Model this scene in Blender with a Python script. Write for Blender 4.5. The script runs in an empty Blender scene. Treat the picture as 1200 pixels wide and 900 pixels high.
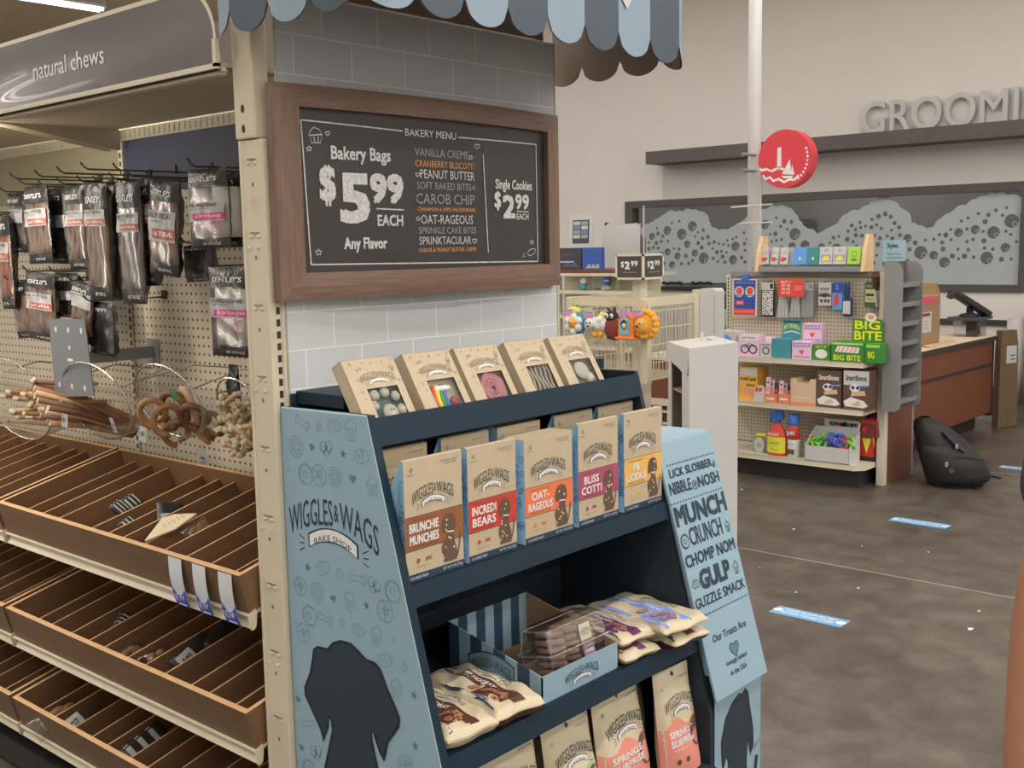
import bpy, math, random
from mathutils import Vector, Matrix
R = math.radians
S = bpy.context.scene
COL = S.collection
rnd = random.Random(7)

# ---------------------------------------------------------------- camera
CAM = Vector((-1.4103, -1.9176, 1.6))
FPX = 1295.17                                   # focal length in pixels of the 1200x900 frame
AX = Vector((0.65974805, -0.75122624, -0.01979023))
AY = Vector((-0.10444305, -0.06558203, -0.99236619))
AZ = Vector((0.74419363, 0.65677861, -0.12172798))
cd = bpy.data.cameras.new('camera'); cam = bpy.data.objects.new('camera', cd); COL.objects.link(cam)
cd.sensor_width = 36; cd.lens = FPX / 1200 * 36; cd.clip_start = .05; cd.clip_end = 100
m = Matrix.Identity(4)
for i in range(3):
    m[i][0] = AX[i]; m[i][1] = -AY[i]; m[i][2] = -AZ[i]; m[i][3] = CAM[i]
cam.matrix_world = m
S.camera = cam

# ---------------------------------------------------------------- light and exposure
S.view_settings.view_transform = 'Standard'; S.view_settings.look = 'None'
S.view_settings.gamma = 1; S.view_settings.use_curve_mapping = False
S.view_settings.exposure = -0.42
LIGHT_COL = (1.0, .915, .85)
ROW_Y = (-7.6, -4.7, -1.9, 1.7, 4.9, 8.1, 11.3, 14.5, 17.5)
LIGHT_Z = 4.6
LIGHT_W = 75.0
CANOPY_W = 15.0
ROW_X = (-4.6, 1.9, 8.4)
w = bpy.data.worlds.new('world'); S.world = w; w.use_nodes = True
w.node_tree.nodes['Background'].inputs[0].default_value = (.9, .82, .75, 1)
w.node_tree.nodes['Background'].inputs[1].default_value = .05
for y in ROW_Y:
    for k in range(1 if y > 12 else 2):  # the two farthest half rows are unseen, added to brighten the back ceiling
        x0, x1 = ROW_X[k] + .05 - (2.35 if y > 11 else 0), ROW_X[k + 1] - .05 - (2.35 if y > 11 else 0)
        l = bpy.data.lights.new('strip_light', 'AREA'); l.shape = 'RECTANGLE'; l.size = x1 - x0; l.size_y = .16
        l.energy = LIGHT_W * ((.85 if y > 0 else 1.25) if k == 0 else (.9 if y > 0 else 1.05)) * {-7.6: 2.0, -4.7: .9, -1.9: 1.35, 11.3: 1.5, 14.5: 2.5, 17.5: 2.5}.get(y, 1); l.color = LIGHT_COL
        o = bpy.data.objects.new('strip_light', l); COL.objects.link(o); o.location = ((x0 + x1) / 2, y, LIGHT_Z - .05)

l = bpy.data.lights.new('canopy_light', 'AREA'); l.shape = 'RECTANGLE'; l.size = 2.38; l.size_y = .025; l.energy = CANOPY_W; l.color = (1, .89, .75)
o = bpy.data.objects.new('canopy_light', l); COL.objects.link(o); o.matrix_world = Matrix.Translation((.0, 1.3, 1.966)) @ Vector((-.62, 0, .78)).to_track_quat('Z', 'X').to_matrix().to_4x4()
def P(x, y, ax, val):
    """the point of the plane axis=val that the photograph shows at pixel x, y"""
    r = AX * ((x - 600) / FPX) + AY * ((y - 450) / FPX) + AZ
    return CAM + r * ((val - CAM[ax]) / r[ax])
def PN(x, y, O, N):
    r = AX * ((x - 600) / FPX) + AY * ((y - 450) / FPX) + AZ
    return CAM + r * ((O - CAM).dot(N) / r.dot(N))

# ---------------------------------------------------------------- materials
def lin1(c):
    c /= 255
    return c / 12.92 if c <= .04045 else ((c + .055) / 1.055) ** 2.4
WHITE = [lin1(c) for c in (190, 178, 170)]
def A(r, g, b, k=1.0):
    """base colour of a thing that looks (r,g,b) under the shop's warm light"""
    return tuple(min(.9, lin1(c) / wv * .78 * k) for c, wv in zip((r, g, b), WHITE))
MATS = {}
def mat(name, col, rough=.6, metal=0., noise=None, bump=None, spec=.5, emit=None, coat=0, alpha=1, trans=0):
    if name in MATS: return MATS[name]
    M = bpy.data.materials.new(name); M.use_nodes = True; MATS[name] = M
    nt = M.node_tree; b = nt.nodes['Principled BSDF']
    b.inputs['Base Color'].default_value = (*col, 1); b.inputs['Roughness'].default_value = rough
    b.inputs['Metallic'].default_value = metal; b.inputs['Specular IOR Level'].default_value = spec
    b.inputs['Coat Weight'].default_value = coat
    if trans: b.inputs['Transmission Weight'].default_value = trans
    if alpha < 1: b.inputs['Alpha'].default_value = alpha
    if emit:
        b.inputs['Emission Color'].default_value = (*emit[:3], 1); b.inputs['Emission Strength'].default_value = emit[3]
    if noise:
        sc, am = noise[0], noise[1]; st = noise[2] if len(noise) > 2 else (1, 1, 1)
        tc = nt.nodes.new('ShaderNodeTexCoord'); mp = nt.nodes.new('ShaderNodeMapping')
        mp.inputs['Scale'].default_value = st
        nz = nt.nodes.new('ShaderNodeTexNoise'); nz.inputs['Scale'].default_value = sc; nz.inputs['Detail'].default_value = 6
        nz.inputs['Roughness'].default_value = .6
        rp = nt.nodes.new('ShaderNodeValToRGB')
        rp.color_ramp.elements[0].position = .3; rp.color_ramp.elements[1].position = .7
        rp.color_ramp.elements[0].color = (*[c * (1 - am) for c in col], 1)
        rp.color_ramp.elements[1].color = (*[min(1, c * (1 + am)) for c in col], 1)
        nt.links.new(tc.outputs['Object'], mp.inputs[0]); nt.links.new(mp.outputs[0], nz.inputs['Vector'])
        nt.links.new(nz.outputs['Fac'], rp.inputs[0]); nt.links.new(rp.outputs[0], b.inputs['Base Color'])
        if bump:
            bp = nt.nodes.new('ShaderNodeBump'); bp.inputs['Strength'].default_value = bump; bp.inputs['Distance'].default_value = .01
            nt.links.new(nz.outputs['Fac'], bp.inputs['Height']); nt.links.new(bp.outputs[0], b.inputs['Normal'])
    return M
def clear(name, tint=(1, 1, 1), amount=.12, rough=.08, haze=0.0, hazecol=(.8, .8, .8)):
    """thin clear plastic or glass: mostly see-through with a glossy skin"""
    if name in MATS: return MATS[name]
    M = bpy.data.materials.new(name); M.use_nodes = True; MATS[name] = M
    nt = M.node_tree; nt.nodes.clear()
    out = nt.nodes.new('ShaderNodeOutputMaterial'); t = nt.nodes.new('ShaderNodeBsdfTransparent'); g = nt.nodes.new('ShaderNodeBsdfGlossy')
    t.inputs[0].default_value = (*tint, 1); g.inputs['Roughness'].default_value = rough
    mx = nt.nodes.new('ShaderNodeMixShader'); lw = nt.nodes.new('ShaderNodeLayerWeight'); lw.inputs['Blend'].default_value = .35
    ma = nt.nodes.new('ShaderNodeMath'); ma.operation = 'MULTIPLY_ADD'; ma.inputs[1].default_value = .5; ma.inputs[2].default_value = amount
    nt.links.new(lw.outputs['Facing'], ma.inputs[0]); nt.links.new(ma.outputs[0], mx.inputs[0])
    nt.links.new(t.outputs[0], mx.inputs[1]); nt.links.new(g.outputs[0], mx.inputs[2])
    last = mx
    if haze:
        d = nt.nodes.new('ShaderNodeBsdfDiffuse'); d.inputs[0].default_value = (*hazecol, 1)
        m2 = nt.nodes.new('ShaderNodeMixShader'); m2.inputs[0].default_value = haze
        nt.links.new(mx.outputs[0], m2.inputs[1]); nt.links.new(d.outputs[0], m2.inputs[2]); last = m2
    nt.links.new(last.outputs[0], out.inputs[0])
    return M
def pegboard(name, col, axes, sp=.0254, dark=.12, r=.17):
    """painted hardboard with a square grid of holes; axes are the two in-plane axes"""
    if name in MATS: return MATS[name]
    M = mat(name, col, .55)
    nt = M.node_tree; b = nt.nodes['Principled BSDF']
    tc = nt.nodes.new('ShaderNodeTexCoord'); sc = nt.nodes.new('ShaderNodeVectorMath'); sc.operation = 'SCALE'; sc.inputs['Scale'].default_value = 1 / sp
    fr = nt.nodes.new('ShaderNodeVectorMath'); fr.operation = 'FRACTION'
    sb = nt.nodes.new('ShaderNodeVectorMath'); sb.operation = 'SUBTRACT'; sb.inputs[1].default_value = (.5, .5, .5)
    ml = nt.nodes.new('ShaderNodeVectorMath'); ml.operation = 'MULTIPLY'; ml.inputs[1].default_value = tuple(1 if i in axes else 0 for i in range(3))
    ln = nt.nodes.new('ShaderNodeVectorMath'); ln.operation = 'LENGTH'
    lt = nt.nodes.new('ShaderNodeMath'); lt.operation = 'LESS_THAN'; lt.inputs[1].default_value = r
    mx = nt.nodes.new('ShaderNodeMix'); mx.data_type = 'RGBA'
    mx.inputs[6].default_value = (*col, 1); mx.inputs[7].default_value = (*[c * dark for c in col], 1)
    L = nt.links.new
    L(tc.outputs['Object'], sc.inputs[0]); L(sc.outputs[0], fr.inputs[0]); L(fr.outputs[0], sb.inputs[0]); L(sb.outputs[0], ml.inputs[0])
    L(ml.outputs[0], ln.inputs[0]); L(ln.outputs['Value'], lt.inputs[0]); L(lt.outputs[0], mx.inputs[0]); L(mx.outputs[2], b.inputs['Base Color'])
    return M

# ---------------------------------------------------------------- mesh helpers
TEXT = {}
def text_geo(s, bold=0.0, res=2):
    k = (s, res)
    if k in TEXT: return TEXT[k]
    cu = bpy.data.curves.new('t', 'FONT'); cu.body = s; cu.resolution_u = res; cu.offset = 0; cu.fill_mode = 'FRONT'
    o = bpy.data.objects.new('t', cu); me = o.to_mesh()
    v = [(p.co.x, p.co.y) for p in me.vertices]; f = [tuple(p.vertices) for p in me.polygons]
    o.to_mesh_clear(); bpy.data.objects.remove(o); bpy.data.curves.remove(cu)
    x0 = min(p[0] for p in v); x1 = max(p[0] for p in v); y0 = min(p[1] for p in v); y1 = max(p[1] for p in v)
    v = [((p[0] - x0) / (x1 - x0), (p[1] - y0) / (y1 - y0)) for p in v]
    TEXT[k] = (v, f, (x1 - x0) / (y1 - y0))
    return TEXT[k]
X_, Y_, Z_ = Vector((1, 0, 0)), Vector((0, 1, 0)), Vector((0, 0, 1))
class Fr:
    """a drawing frame: origin, right, up, and the normal towards the viewer"""
    def __init__(s, O, U=X_, V=Z_, bulge=None):
        s.O = Vector(O); s.U = Vector(U).normalized(); s.V = Vector(V).normalized(); s.N = s.U.cross(s.V).normalized(); s.bulge = bulge
    def pt(s, u, v, n=0):
        if s.bulge: n = n + s.bulge(u, v)
        return s.O + s.U * u + s.V * v + s.N * n
    def uv(s, x, y):
        p = PN(x, y, s.O, s.N) - s.O
        return p.dot(s.U), p.dot(s.V)
class MB:
    def __init__(s): s.v = []; s.f = []; s.m = []
    def add(s, v, f, mi=0):
        o = len(s.v); s.v += [tuple(p) for p in v]; s.f += [tuple(i + o for i in q) for q in f]; s.m += [mi] * len(f); return s
    def box(s, x0, x1, y0, y1, z0, z1, mi=0, M=None):
        v = [Vector((x, y, z)) for x in (x0, x1) for y in (y0, y1) for z in (z0, z1)]
        if M: v = [M @ p for p in v]
        return s.add(v, [(0, 1, 3, 2), (4, 6, 7, 5), (0, 4, 5, 1), (2, 3, 7, 6), (0, 2, 6, 4), (1, 5, 7, 3)], mi)
    def prism(s, poly, fr, n0, n1, mi=0, cap=None):
        k = len(poly)
        v = [fr.pt(u, w_, n0) for u, w_ in poly] + [fr.pt(u, w_, n1) for u, w_ in poly]
        s.add(v, [(i, (i + 1) % k, (i + 1) % k + k, i + k) for i in range(k)], mi)
        s.add(v, [tuple(range(k))[::-1], tuple(range(k, 2 * k))], mi if cap is None else cap); return s
    def flat(s, poly, fr, n=.0008, mi=0):
        return s.add([fr.pt(u, w_, n) for u, w_ in poly], [tuple(range(len(poly)))], mi)
    def patch(s, fr, u0, v0, u1, v1, nu=1, nv=1, n=.0008, mi=0):
        v = [fr.pt(u0 + (u1 - u0) * i / nu, v0 + (v1 - v0) * j / nv, n) for j in range(nv + 1) for i in range(nu + 1)]
        return s.add(v, [(j * (nu + 1) + i, j * (nu + 1) + i + 1, (j + 1) * (nu + 1) + i + 1, (j + 1) * (nu + 1) + i) for j in range(nv) for i in range(nu)], mi)
    def grid(s, fn, nu, nv, mi=0, cu=False, cv=False):
        NU, NV = nu + (0 if cu else 1), nv + (0 if cv else 1)
        v = [fn(i / nu, j / nv) for j in range(NV) for i in range(NU)]
        return s.add(v, [(j * NU + i, j * NU + (i + 1) % NU, ((j + 1) % NV) * NU + (i + 1) % NU, ((j + 1) % NV) * NU + i) for j in range(nv) for i in range(nu)], mi)
    def disc(s, fr, u, v, r, n=.001, mi=0, seg=14, ry=None):
        ry = ry or r
        return s.flat([(u + r * math.cos(a * math.tau / seg), v + ry * math.sin(a * math.tau / seg)) for a in range(seg)], fr, n, mi)
    def stroke(s, pts, fr, wd, n=.001, mi=0, closed=False):
        q = [Vector(p) for p in pts]; k = len(q); L, Rr = [], []
        for i in range(k):
            a = q[(i - 1) % k] if closed or i else q[i]; b = q[(i + 1) % k] if closed or i < k - 1 else q[i]
            d = (b - a); d = d.normalized() if d.length > 1e-9 else Vector((1, 0)); nn = Vector((-d.y, d.x)) * wd / 2
            L.append(q[i] + nn); Rr.append(q[i] - nn)
        v = [fr.pt(*p, n) for p in L] + [fr.pt(*p, n) for p in Rr]
        e = k if closed else k - 1
        return s.add(v, [(i, (i + 1) % k, (i + 1) % k + k, i + k) for i in range(e)], mi)
    def ring(s, fr, u, v, r, wd, n=.001, mi=0, seg=16, ry=None):
        ry = ry or r
        return s.stroke([(u + r * math.cos(a * math.tau / seg), v + ry * math.sin(a * math.tau / seg)) for a in range(seg)], fr, wd, n, mi, True)
    def tube(s, pts, r, n=6, closed=False, mi=0, cap=True):
        q = [Vector(p) for p in pts]; k = len(q); rr = r if isinstance(r, (list, tuple)) else [r] * k
        up = None; v = []
        for i in range(k):
            a = q[(i - 1) % k] if closed or i else q[i]; b = q[(i + 1) % k] if closed or i < k - 1 else q[i]
            d = (b - a).normalized()
            if up is None: up = d.orthogonal().normalized()
            up = (up - d * up.dot(d)); up = up.normalized() if up.length > 1e-6 else d.orthogonal().normalized()
            sd = d.cross(up)
            for j in range(n):
                t = j * math.tau / n; v.append(q[i] + (up * math.cos(t) + sd * math.sin(t)) * rr[i])
        e = k if closed else k - 1
        f = [(i * n + j, i * n + (j + 1) % n, ((i + 1) % k) * n + (j + 1) % n, ((i + 1) % k) * n + j) for i in range(e) for j in range(n)]
        if cap and not closed: f += [tuple(range(n))[::-1], tuple(range((k - 1) * n, k * n))]
        return s.add(v, f, mi)
    def lathe(s, prof, n=20, M=None, mi=0):
        v = [Vector((r * math.cos(a * math.tau / n), r * math.sin(a * math.tau / n), z)) for r, z in prof for a in range(n)]
        if M: v = [M @ p for p in v]
        k = len(prof)
        f = [(i * n + j, i * n + (j + 1) % n, (i + 1) * n + (j + 1) % n, (i + 1) * n + j) for i in range(k - 1) for j in range(n)]
        f += [tuple(range(n))[::-1], tuple(range((k - 1) * n, k * n))]
        return s.add(v, f, mi)
    def ell(s, c, r, n=14, M=None, mi=0):
        c = Vector(c); k = n // 2; r = (r, r, r) if isinstance(r, (int, float)) else r
        v = []
        for i in range(k + 1):
            p = math.pi * i / k
            for j in range(n):
                t = j * math.tau / n
                d = Vector((r[0] * math.sin(p) * math.cos(t), r[1] * math.sin(p) * math.sin(t), r[2] * math.cos(p)))
                v.append(c + (M @ d if M else d))
        return s.add(v, [(i * n + j, i * n + (j + 1) % n, (i + 1) * n + (j + 1) % n, (i + 1) * n + j) for i in range(k) for j in range(n)], mi)
    def text(s, t, fr, u0, v0, u1, v1, mi=0, bold=.0, n=.0012, arc=0, skew=0, tap=0):
        v, f, _ = text_geo(t); d = abs(v1 - v0) * bold * 1.1
        for k, (du, dv) in enumerate([(-d, -d), (d, -d), (-d, d), (d, d)] if bold > .005 else [(0, 0)]):
            o = []
            for a, b in v:
                h = 1 - tap * (1 - 4 * (a - .5) ** 2)
                o.append(fr.pt(u0 + d + (u1 - u0 - 2 * d) * a + skew * b + du, v0 + d + (v1 - v0 - 2 * d) * b * h + arc * (1 - 4 * (a - .5) ** 2) + dv, n + k * .00006))
            s.add(o, f, mi)
        return s
    def textc(s, t, fr, uc, v0, h, mi=0, bold=0, n=.0012, wmax=None, **k):
        """text centred on uc with cap height h, narrowed to wmax"""
        wd = text_geo(t)[2] * h
        if wmax: wd = min(wd, wmax)
        return s.text(t, fr, uc - wd / 2, v0, uc + wd / 2, v0 + h, mi, bold, n, **k)
    def solid(s, t, fr, u0, v0, u1, v1, n0, n1, mi=0, bold=0):
        """raised letters with real thickness"""
        v, f, _ = text_geo(t, 0, 5); k = len(v)
        a = [fr.pt(u0 + (u1 - u0) * p, v0 + (v1 - v0) * q, n1) for p, q in v]; b = [fr.pt(u0 + (u1 - u0) * p, v0 + (v1 - v0) * q, n0) for p, q in v]
        cnt = {}
        for q in f:
            for i in range(len(q)): cnt[(q[i], q[(i + 1) % len(q)])] = 1
        e = [x for x in cnt if (x[1], x[0]) not in cnt]
        s.add(a + b, list(f) + [(i, i + k, j + k, j) for i, j in e], mi); return s
    def build(s, name, mats, parent=None, smooth=False, bevel=0, loc=None):
        me = bpy.data.meshes.new(name); me.from_pydata(s.v, [], s.f)
        for q in (mats if isinstance(mats, (list, tuple)) else [mats]): me.materials.append(q)
        me.polygons.foreach_set('material_index', s.m)
        if smooth: me.polygons.foreach_set('use_smooth', [True] * len(s.f))
        me.update()
        o = bpy.data.objects.new(name, me); COL.objects.link(o)
        if parent: o.parent = parent
        if loc: o.location = loc
        if bevel:
            b = o.modifiers.new('b', 'BEVEL'); b.width = bevel; b.segments = 2; b.limit_method = 'ANGLE'; b.angle_limit = R(40)
        return o
    def split(s, name, mats, parent=None, smooth=False, alt=None):
        """every loose piece becomes an object of its own; alt renames the pieces of material 1"""
        up = list(range(len(s.v)))
        def fd(i):
            while up[i] != i: up[i] = up[up[i]]; i = up[i]
            return i
        for q in s.f:
            for i in q[1:]: up[fd(i)] = fd(q[0])
        g = {}
        for k, q in enumerate(s.f): g.setdefault(fd(q[0]), []).append(k)
        out = []
        for ks in g.values():
            m = MB(); ix = {}
            for k in ks:
                for i in s.f[k]:
                    if i not in ix: ix[i] = len(m.v); m.v.append(s.v[i])
                m.f.append(tuple(ix[i] for i in s.f[k])); m.m.append(s.m[k])
            out.append(m.build(alt if alt and m.m[0] == 1 else name, mats, parent, smooth))
        return out
def tag(o, label, cat, group=None, kind=None):
    o['label'] = label; o['category'] = cat
    if group: o['group'] = group
    if kind: o['kind'] = kind
    return o
def thing(name, label, cat, loc=(0, 0, 0), rot=(0, 0, 0), group=None):
    o = bpy.data.objects.new(name, None); COL.objects.link(o); o.empty_display_size = .05
    o.location = loc; o.rotation_euler = rot
    return tag(o, label, cat, group)
def struct(o):
    o['kind'] = 'structure'; return o
def dup(o, parent=None):
    c = o.copy(); COL.objects.link(c)
    if parent: c.parent = parent
    for ch in list(o.children): dup(ch, c)
    return c
def local(o): return o

# shared colours
CREAM = mat('cream_enamel', A(182, 165, 140), .42, noise=(4, .04))
CREAMW = mat('pale_cream_enamel', A(188, 172, 150), .42, noise=(4, .04))
NAVY = mat('navy_card', A(12, 33, 45), .5, noise=(3, .06), spec=.35)
NAVYD = mat('navy_card_inside', A(30, 39, 45), .6, noise=(3, .06))
SKY = mat('sky_blue_card', A(127, 145, 153), .5, noise=(3, .03))
SKYD = mat('sky_blue_line', A(103, 125, 136), .55)
SKYG = mat('teal_print', A(78, 108, 118), .55)
INK = mat('navy_ink', A(36, 50, 59), .55)
INKD = mat('dark_ink', A(50, 56, 62), .55)
KRAFT = mat('kraft_tan', A(168, 146, 118), .6, noise=(30, .04))
WHT = mat('white_print', A(200, 192, 186), .5)
BLACK = mat('black_plastic', A(34, 32, 32), .4)
WHITEC = mat('white_card', A(176, 167, 160), .5, noise=(3, .02))
GREYM = mat('grey_metal', A(118, 114, 112), .4, noise=(5, .05))
CHROME = mat('bright_wire', (.62, .6, .57), .25, 1.0)
CARDB = mat('brown_cardboard', A(140, 108, 78), .8, noise=(15, .07))
REDW = mat('red_brown_laminate', A(104, 58, 38), .4, noise=(6, .1, (1, 1, 6)))
PINK = mat('magenta_print', A(185, 40, 110), .5)
RED = mat('red_print', A(196, 62, 48), .5)
ORANGE = mat('orange_print', A(208, 104, 60), .5)
YELLOW = mat('yellow_print', A(225, 190, 50), .5)
GREEN = mat('green_print', A(60, 122, 50), .5)
BLUE = mat('blue_print', A(50, 92, 160), .5)
BROWNP = mat('brown_print', A(92, 66, 52), .55)
TEAL = mat('teal_card', A(60, 122, 128), .5)

# ================================================================ the room
WX = 10.1                                        # the salon wall
def concrete():
    M = mat('polished_concrete', A(112, 99, 90), .38)
    nt = M.node_tree; b = nt.nodes['Principled BSDF']; L = nt.links.new
    tc = nt.nodes.new('ShaderNodeTexCoord')
    def nz(scale, det, d=0):
        n = nt.nodes.new('ShaderNodeTexNoise'); n.inputs['Scale'].default_value = scale; n.inputs['Detail'].default_value = det
        n.inputs['Roughness'].default_value = .65; n.inputs['Distortion'].default_value = d; L(tc.outputs['Object'], n.inputs['Vector']); return n
    a, c, d = nz(.9, 8, .6), nz(6, 8, .3), nz(60, 3)
    r1 = nt.nodes.new('ShaderNodeValToRGB'); e = r1.color_ramp.elements
    e[0].position = .32; e[0].color = (*A(62, 53, 46), 1); e[1].position = .7; e[1].color = (*A(92, 80, 70), 1)
    L(a.outputs['Fac'], r1.inputs[0])
    r2 = nt.nodes.new('ShaderNodeValToRGB'); e = r2.color_ramp.elements
    e[0].position = .35; e[0].color = (.68, .67, .66, 1); e[1].position = .68; e[1].color = (1.3, 1.3, 1.3, 1)
    L(c.outputs['Fac'], r2.inputs[0])
    r3 = nt.nodes.new('ShaderNodeValToRGB'); e = r3.color_ramp.elements
    e[0].position = .3; e[0].color = (.9, .9, .9, 1); e[1].position = .7; e[1].color = (1.07, 1.07, 1.07, 1)
    L(d.outputs['Fac'], r3.inputs[0])
    m1 = nt.nodes.new('ShaderNodeMix'); m1.data_type = 'RGBA'; m1.blend_type = 'MULTIPLY'; m1.inputs[0].default_value = 1
    m2 = nt.nodes.new('ShaderNodeMix'); m2.data_type = 'RGBA'; m2.blend_type = 'MULTIPLY'; m2.inputs[0].default_value = 1
    L(r1.outputs[0], m1.inputs[6]); L(r2.outputs[0], m1.inputs[7]); L(m1.outputs[2], m2.inputs[6]); L(r3.outputs[0], m2.inputs[7])
    L(m2.outputs[2], b.inputs['Base Color'])
    rr = nt.nodes.new('ShaderNodeMapRange'); rr.inputs[3].default_value = .28; rr.inputs[4].default_value = .52
    L(c.outputs['Fac'], rr.inputs[0]); L(rr.outputs[0], b.inputs['Roughness'])
    return M
floor = struct(MB().box(-6, WX + .4, -9, 20, -.1, 0).build('floor', concrete()))
jl = MB()
for x in (.9, 3.66, 6.4, 9.2): jl.box(x - .005, x + .005, -8.9, 19.9, 0, .0006)
for y in (-3.2, 5.4, 9.4): jl.box(-5.9, WX - .1, y - .005, y + .005, 0, .0006)
o = jl.build('floor_joint', mat('joint_filler', A(140, 126, 116), .6), floor)
fl = MB()
for (x, y), s in zip([(869, 573.6), (930, 620), (1006, 689), (1137, 737), (933, 694), (1088, 647), (1147, 716), (1010, 640), (890, 665)], (.02, .017, .013, .022, .011, .012, .012, .009, .008)):
    p = P(x, y, 2, 0); a = rnd.random() * 3
    fl.prism([(s * math.cos(a + t) * (1 if k % 2 else .5), s * math.sin(a + t) * .5) for k, t in enumerate((0, 1.1, 2.2, 3.1, 4.4, 5.4))], Fr(p, X_, Y_), 0, .001)
o = fl.build('floor_litter', mat('paper_fleck', A(190, 182, 176), .7)); tag(o, 'tiny white paper flecks scattered on the grey concrete floor', 'litter', kind='stuff')

WALLM = mat('painted_wall', A(196, 182, 172), .85, noise=(2, .015))
struct(MB().box(-6, WX + .4, -9, 20, 5.6, 5.7).build('ceiling', mat('ceiling_paint', A(196, 172, 142), .9, noise=(1.5, .03))))
struct(MB().box(-6.1, -6, -9, 20, 0, 5.6).build('wall_left', WALLM))
struct(MB().box(-6.1, WX + .4, 20, 20.1, 0, 5.6).build('wall_back', mat('tan_wall', A(168, 150, 132), .85, noise=(2, .02))))
struct(MB().box(-6.1, WX + .4, -9.1, -9, 0, 5.6).build('wall_front', WALLM))
# the salon wall with its long window opening
WT = P(733.7, 236.5, 0, WX); WY1 = WT.y; WZ1 = WT.z; WY0 = P(1199.5, 300, 0, WX).y - .02; WZ0 = P(900, 341, 0, WX).z - .02
WZ0 = P(1100, 341.5, 0, WX).z
ww = MB()
ww.box(WX, WX + .15, -9, 20, 0, WZ0).box(WX, WX + .15, -9, 20, WZ1, 5.6).box(WX, WX + .15, -9, WY0, WZ0, WZ1).box(WX, WX + .15, WY1, 20, WZ0, WZ1)
struct(ww.build('wall_right', WALLM))
# painted band above the window, a shade darker than the wall
by = P(777, 215, 0, WX).y
struct(MB().box(WX - .012, WX, -2, by, WZ1, 2.72).build('trim_1', mat('band_paint', A(176, 164, 156), .85)))
# the dark salon room behind the glass
rm = MB(); q = .8
rm.box(WX + 2.6, WX + 2.7, WY0 - 1, WY1 + 1, 0, 3.2).box(WX + .15, WX + 2.7, WY1 + .9, WY1 + 1, 0, 3.2).box(WX + .15, WX + 2.7, WY0 - 1, WY0 - .9, 0, 3.2)
rm.box(WX + .15, WX + 2.7, WY0 - 1, WY1 + 1, 3.2, 3.3)
struct(rm.build('wall_salon', mat('dim_salon_wall', A(150, 146, 142), .8)))
l = bpy.data.lights.new('salon_lamp', 'AREA'); l.size = 1.2; l.energy = 40; l.color = LIGHT_COL; o = bpy.data.objects.new('salon_lamp', l); COL.objects.link(o); o.location = (WX + 1.5, (WY0 + WY1) / 2, 3.15)  # unseen fill added to lift the dark room behind the glass
FRM = mat('window_frame_brown', A(72, 64, 59), .5)
wf = MB()
wf.box(WX - .03, WX + .1, WY0, WY1, WZ1 - .085, WZ1).box(WX - .03, WX + .1, WY0, WY1, WZ0, WZ0 + .07)
wf.box(WX - .03, WX + .1, WY1 - .115, WY1, WZ0 + .07, WZ1 - .085).box(WX - .03, WX + .1, WY0, WY0 + .05, WZ0 + .07, WZ1 - .085)
win = struct(wf.build('window_1', FRM))
gl = MB(); ys = [WY0 + .05, WY0 + 1.45, WY0 + 2.9, WY1 - .115]
for a, b in zip(ys, ys[1:]): gl.box(WX + .04, WX + .05, a + .002, b - .002, WZ0 + .07, WZ1 - .085)
gl.build('glass', clear('salon_glass', (.62, .61, .6), .06, .03), win)
ff = Fr((WX + .036, 0, 0), -Y_, Z_)
FILM = mat('frosted_film', A(150, 150, 146), .55, noise=(3, .03)); HOLE = mat('film_gap', A(84, 83, 81), .4)
top = [(757, 270), (770, 262), (785, 256), (804, 250), (820, 256), (828, 270), (840, 281), (853, 276), (865, 268), (880, 262), (895, 254), (914, 247), (928, 254), (938, 270),
       (955, 282), (972, 276), (985, 268), (1000, 256), (1015, 250), (1034, 240), (1050, 248), (1058, 262), (1075, 274), (1090, 276), (1105, 266), (1120, 256), (1135, 248), (1150, 240), (1170, 234), (1196, 242)]
pt = [ff.uv(*t) for t in top]
fm = MB(); vb = WZ0 + .072
for (u0, v0), (u1, v1) in zip(pt, pt[1:]): fm.flat([(u0, vb), (u1, vb), (u1, v1 - .07), (u0, v0 - .07)], ff, .001, 0)
k = 0
for (u0, v0), (u1, v1) in zip(pt, pt[1:]):
    for t in (.1, .6):
        k += 1; fm.disc(ff, u0 + (u1 - u0) * t, v0 + (v1 - v0) * t - .02, rnd.uniform(.075, .125), .001 + k * .00003, 0, 20)
done = []
for _ in range(2600):
    i = rnd.randrange(len(pt) - 1); t = rnd.random()
    u = pt[i][0] + (pt[i + 1][0] - pt[i][0]) * t; v = pt[i][1] + (pt[i + 1][1] - pt[i][1]) * t
    r = rnd.choice((.016, .018, .022, .026, .045, .055, .062, .068)); v -= r + rnd.uniform(.03, .30 + max(0, v - 1.6) * .75)
    if v < 1.36 or u - r < pt[0][0] or u + r > pt[-1][0] or len(done) > 210: continue
    if any((u - a) ** 2 + (v - b) ** 2 < (r + c + .018) ** 2 for a, b, c in done): continue
    done.append((u, v, r)); fm.disc(ff, u, v, r, .0045, 1, 18)
    if r > .04:
        q = rnd.choice((0, 0, 1)); fm.ring(ff, u + r * .5, v - r * .45, r * .34, r * .12, .0048, 0, 12)
        if q: fm.disc(ff, u + r * .55, v - r * .5, r * .26, .0049, 1, 10)
fm.build('frosted_bubble_film', [FILM, HOLE], win)
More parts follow.
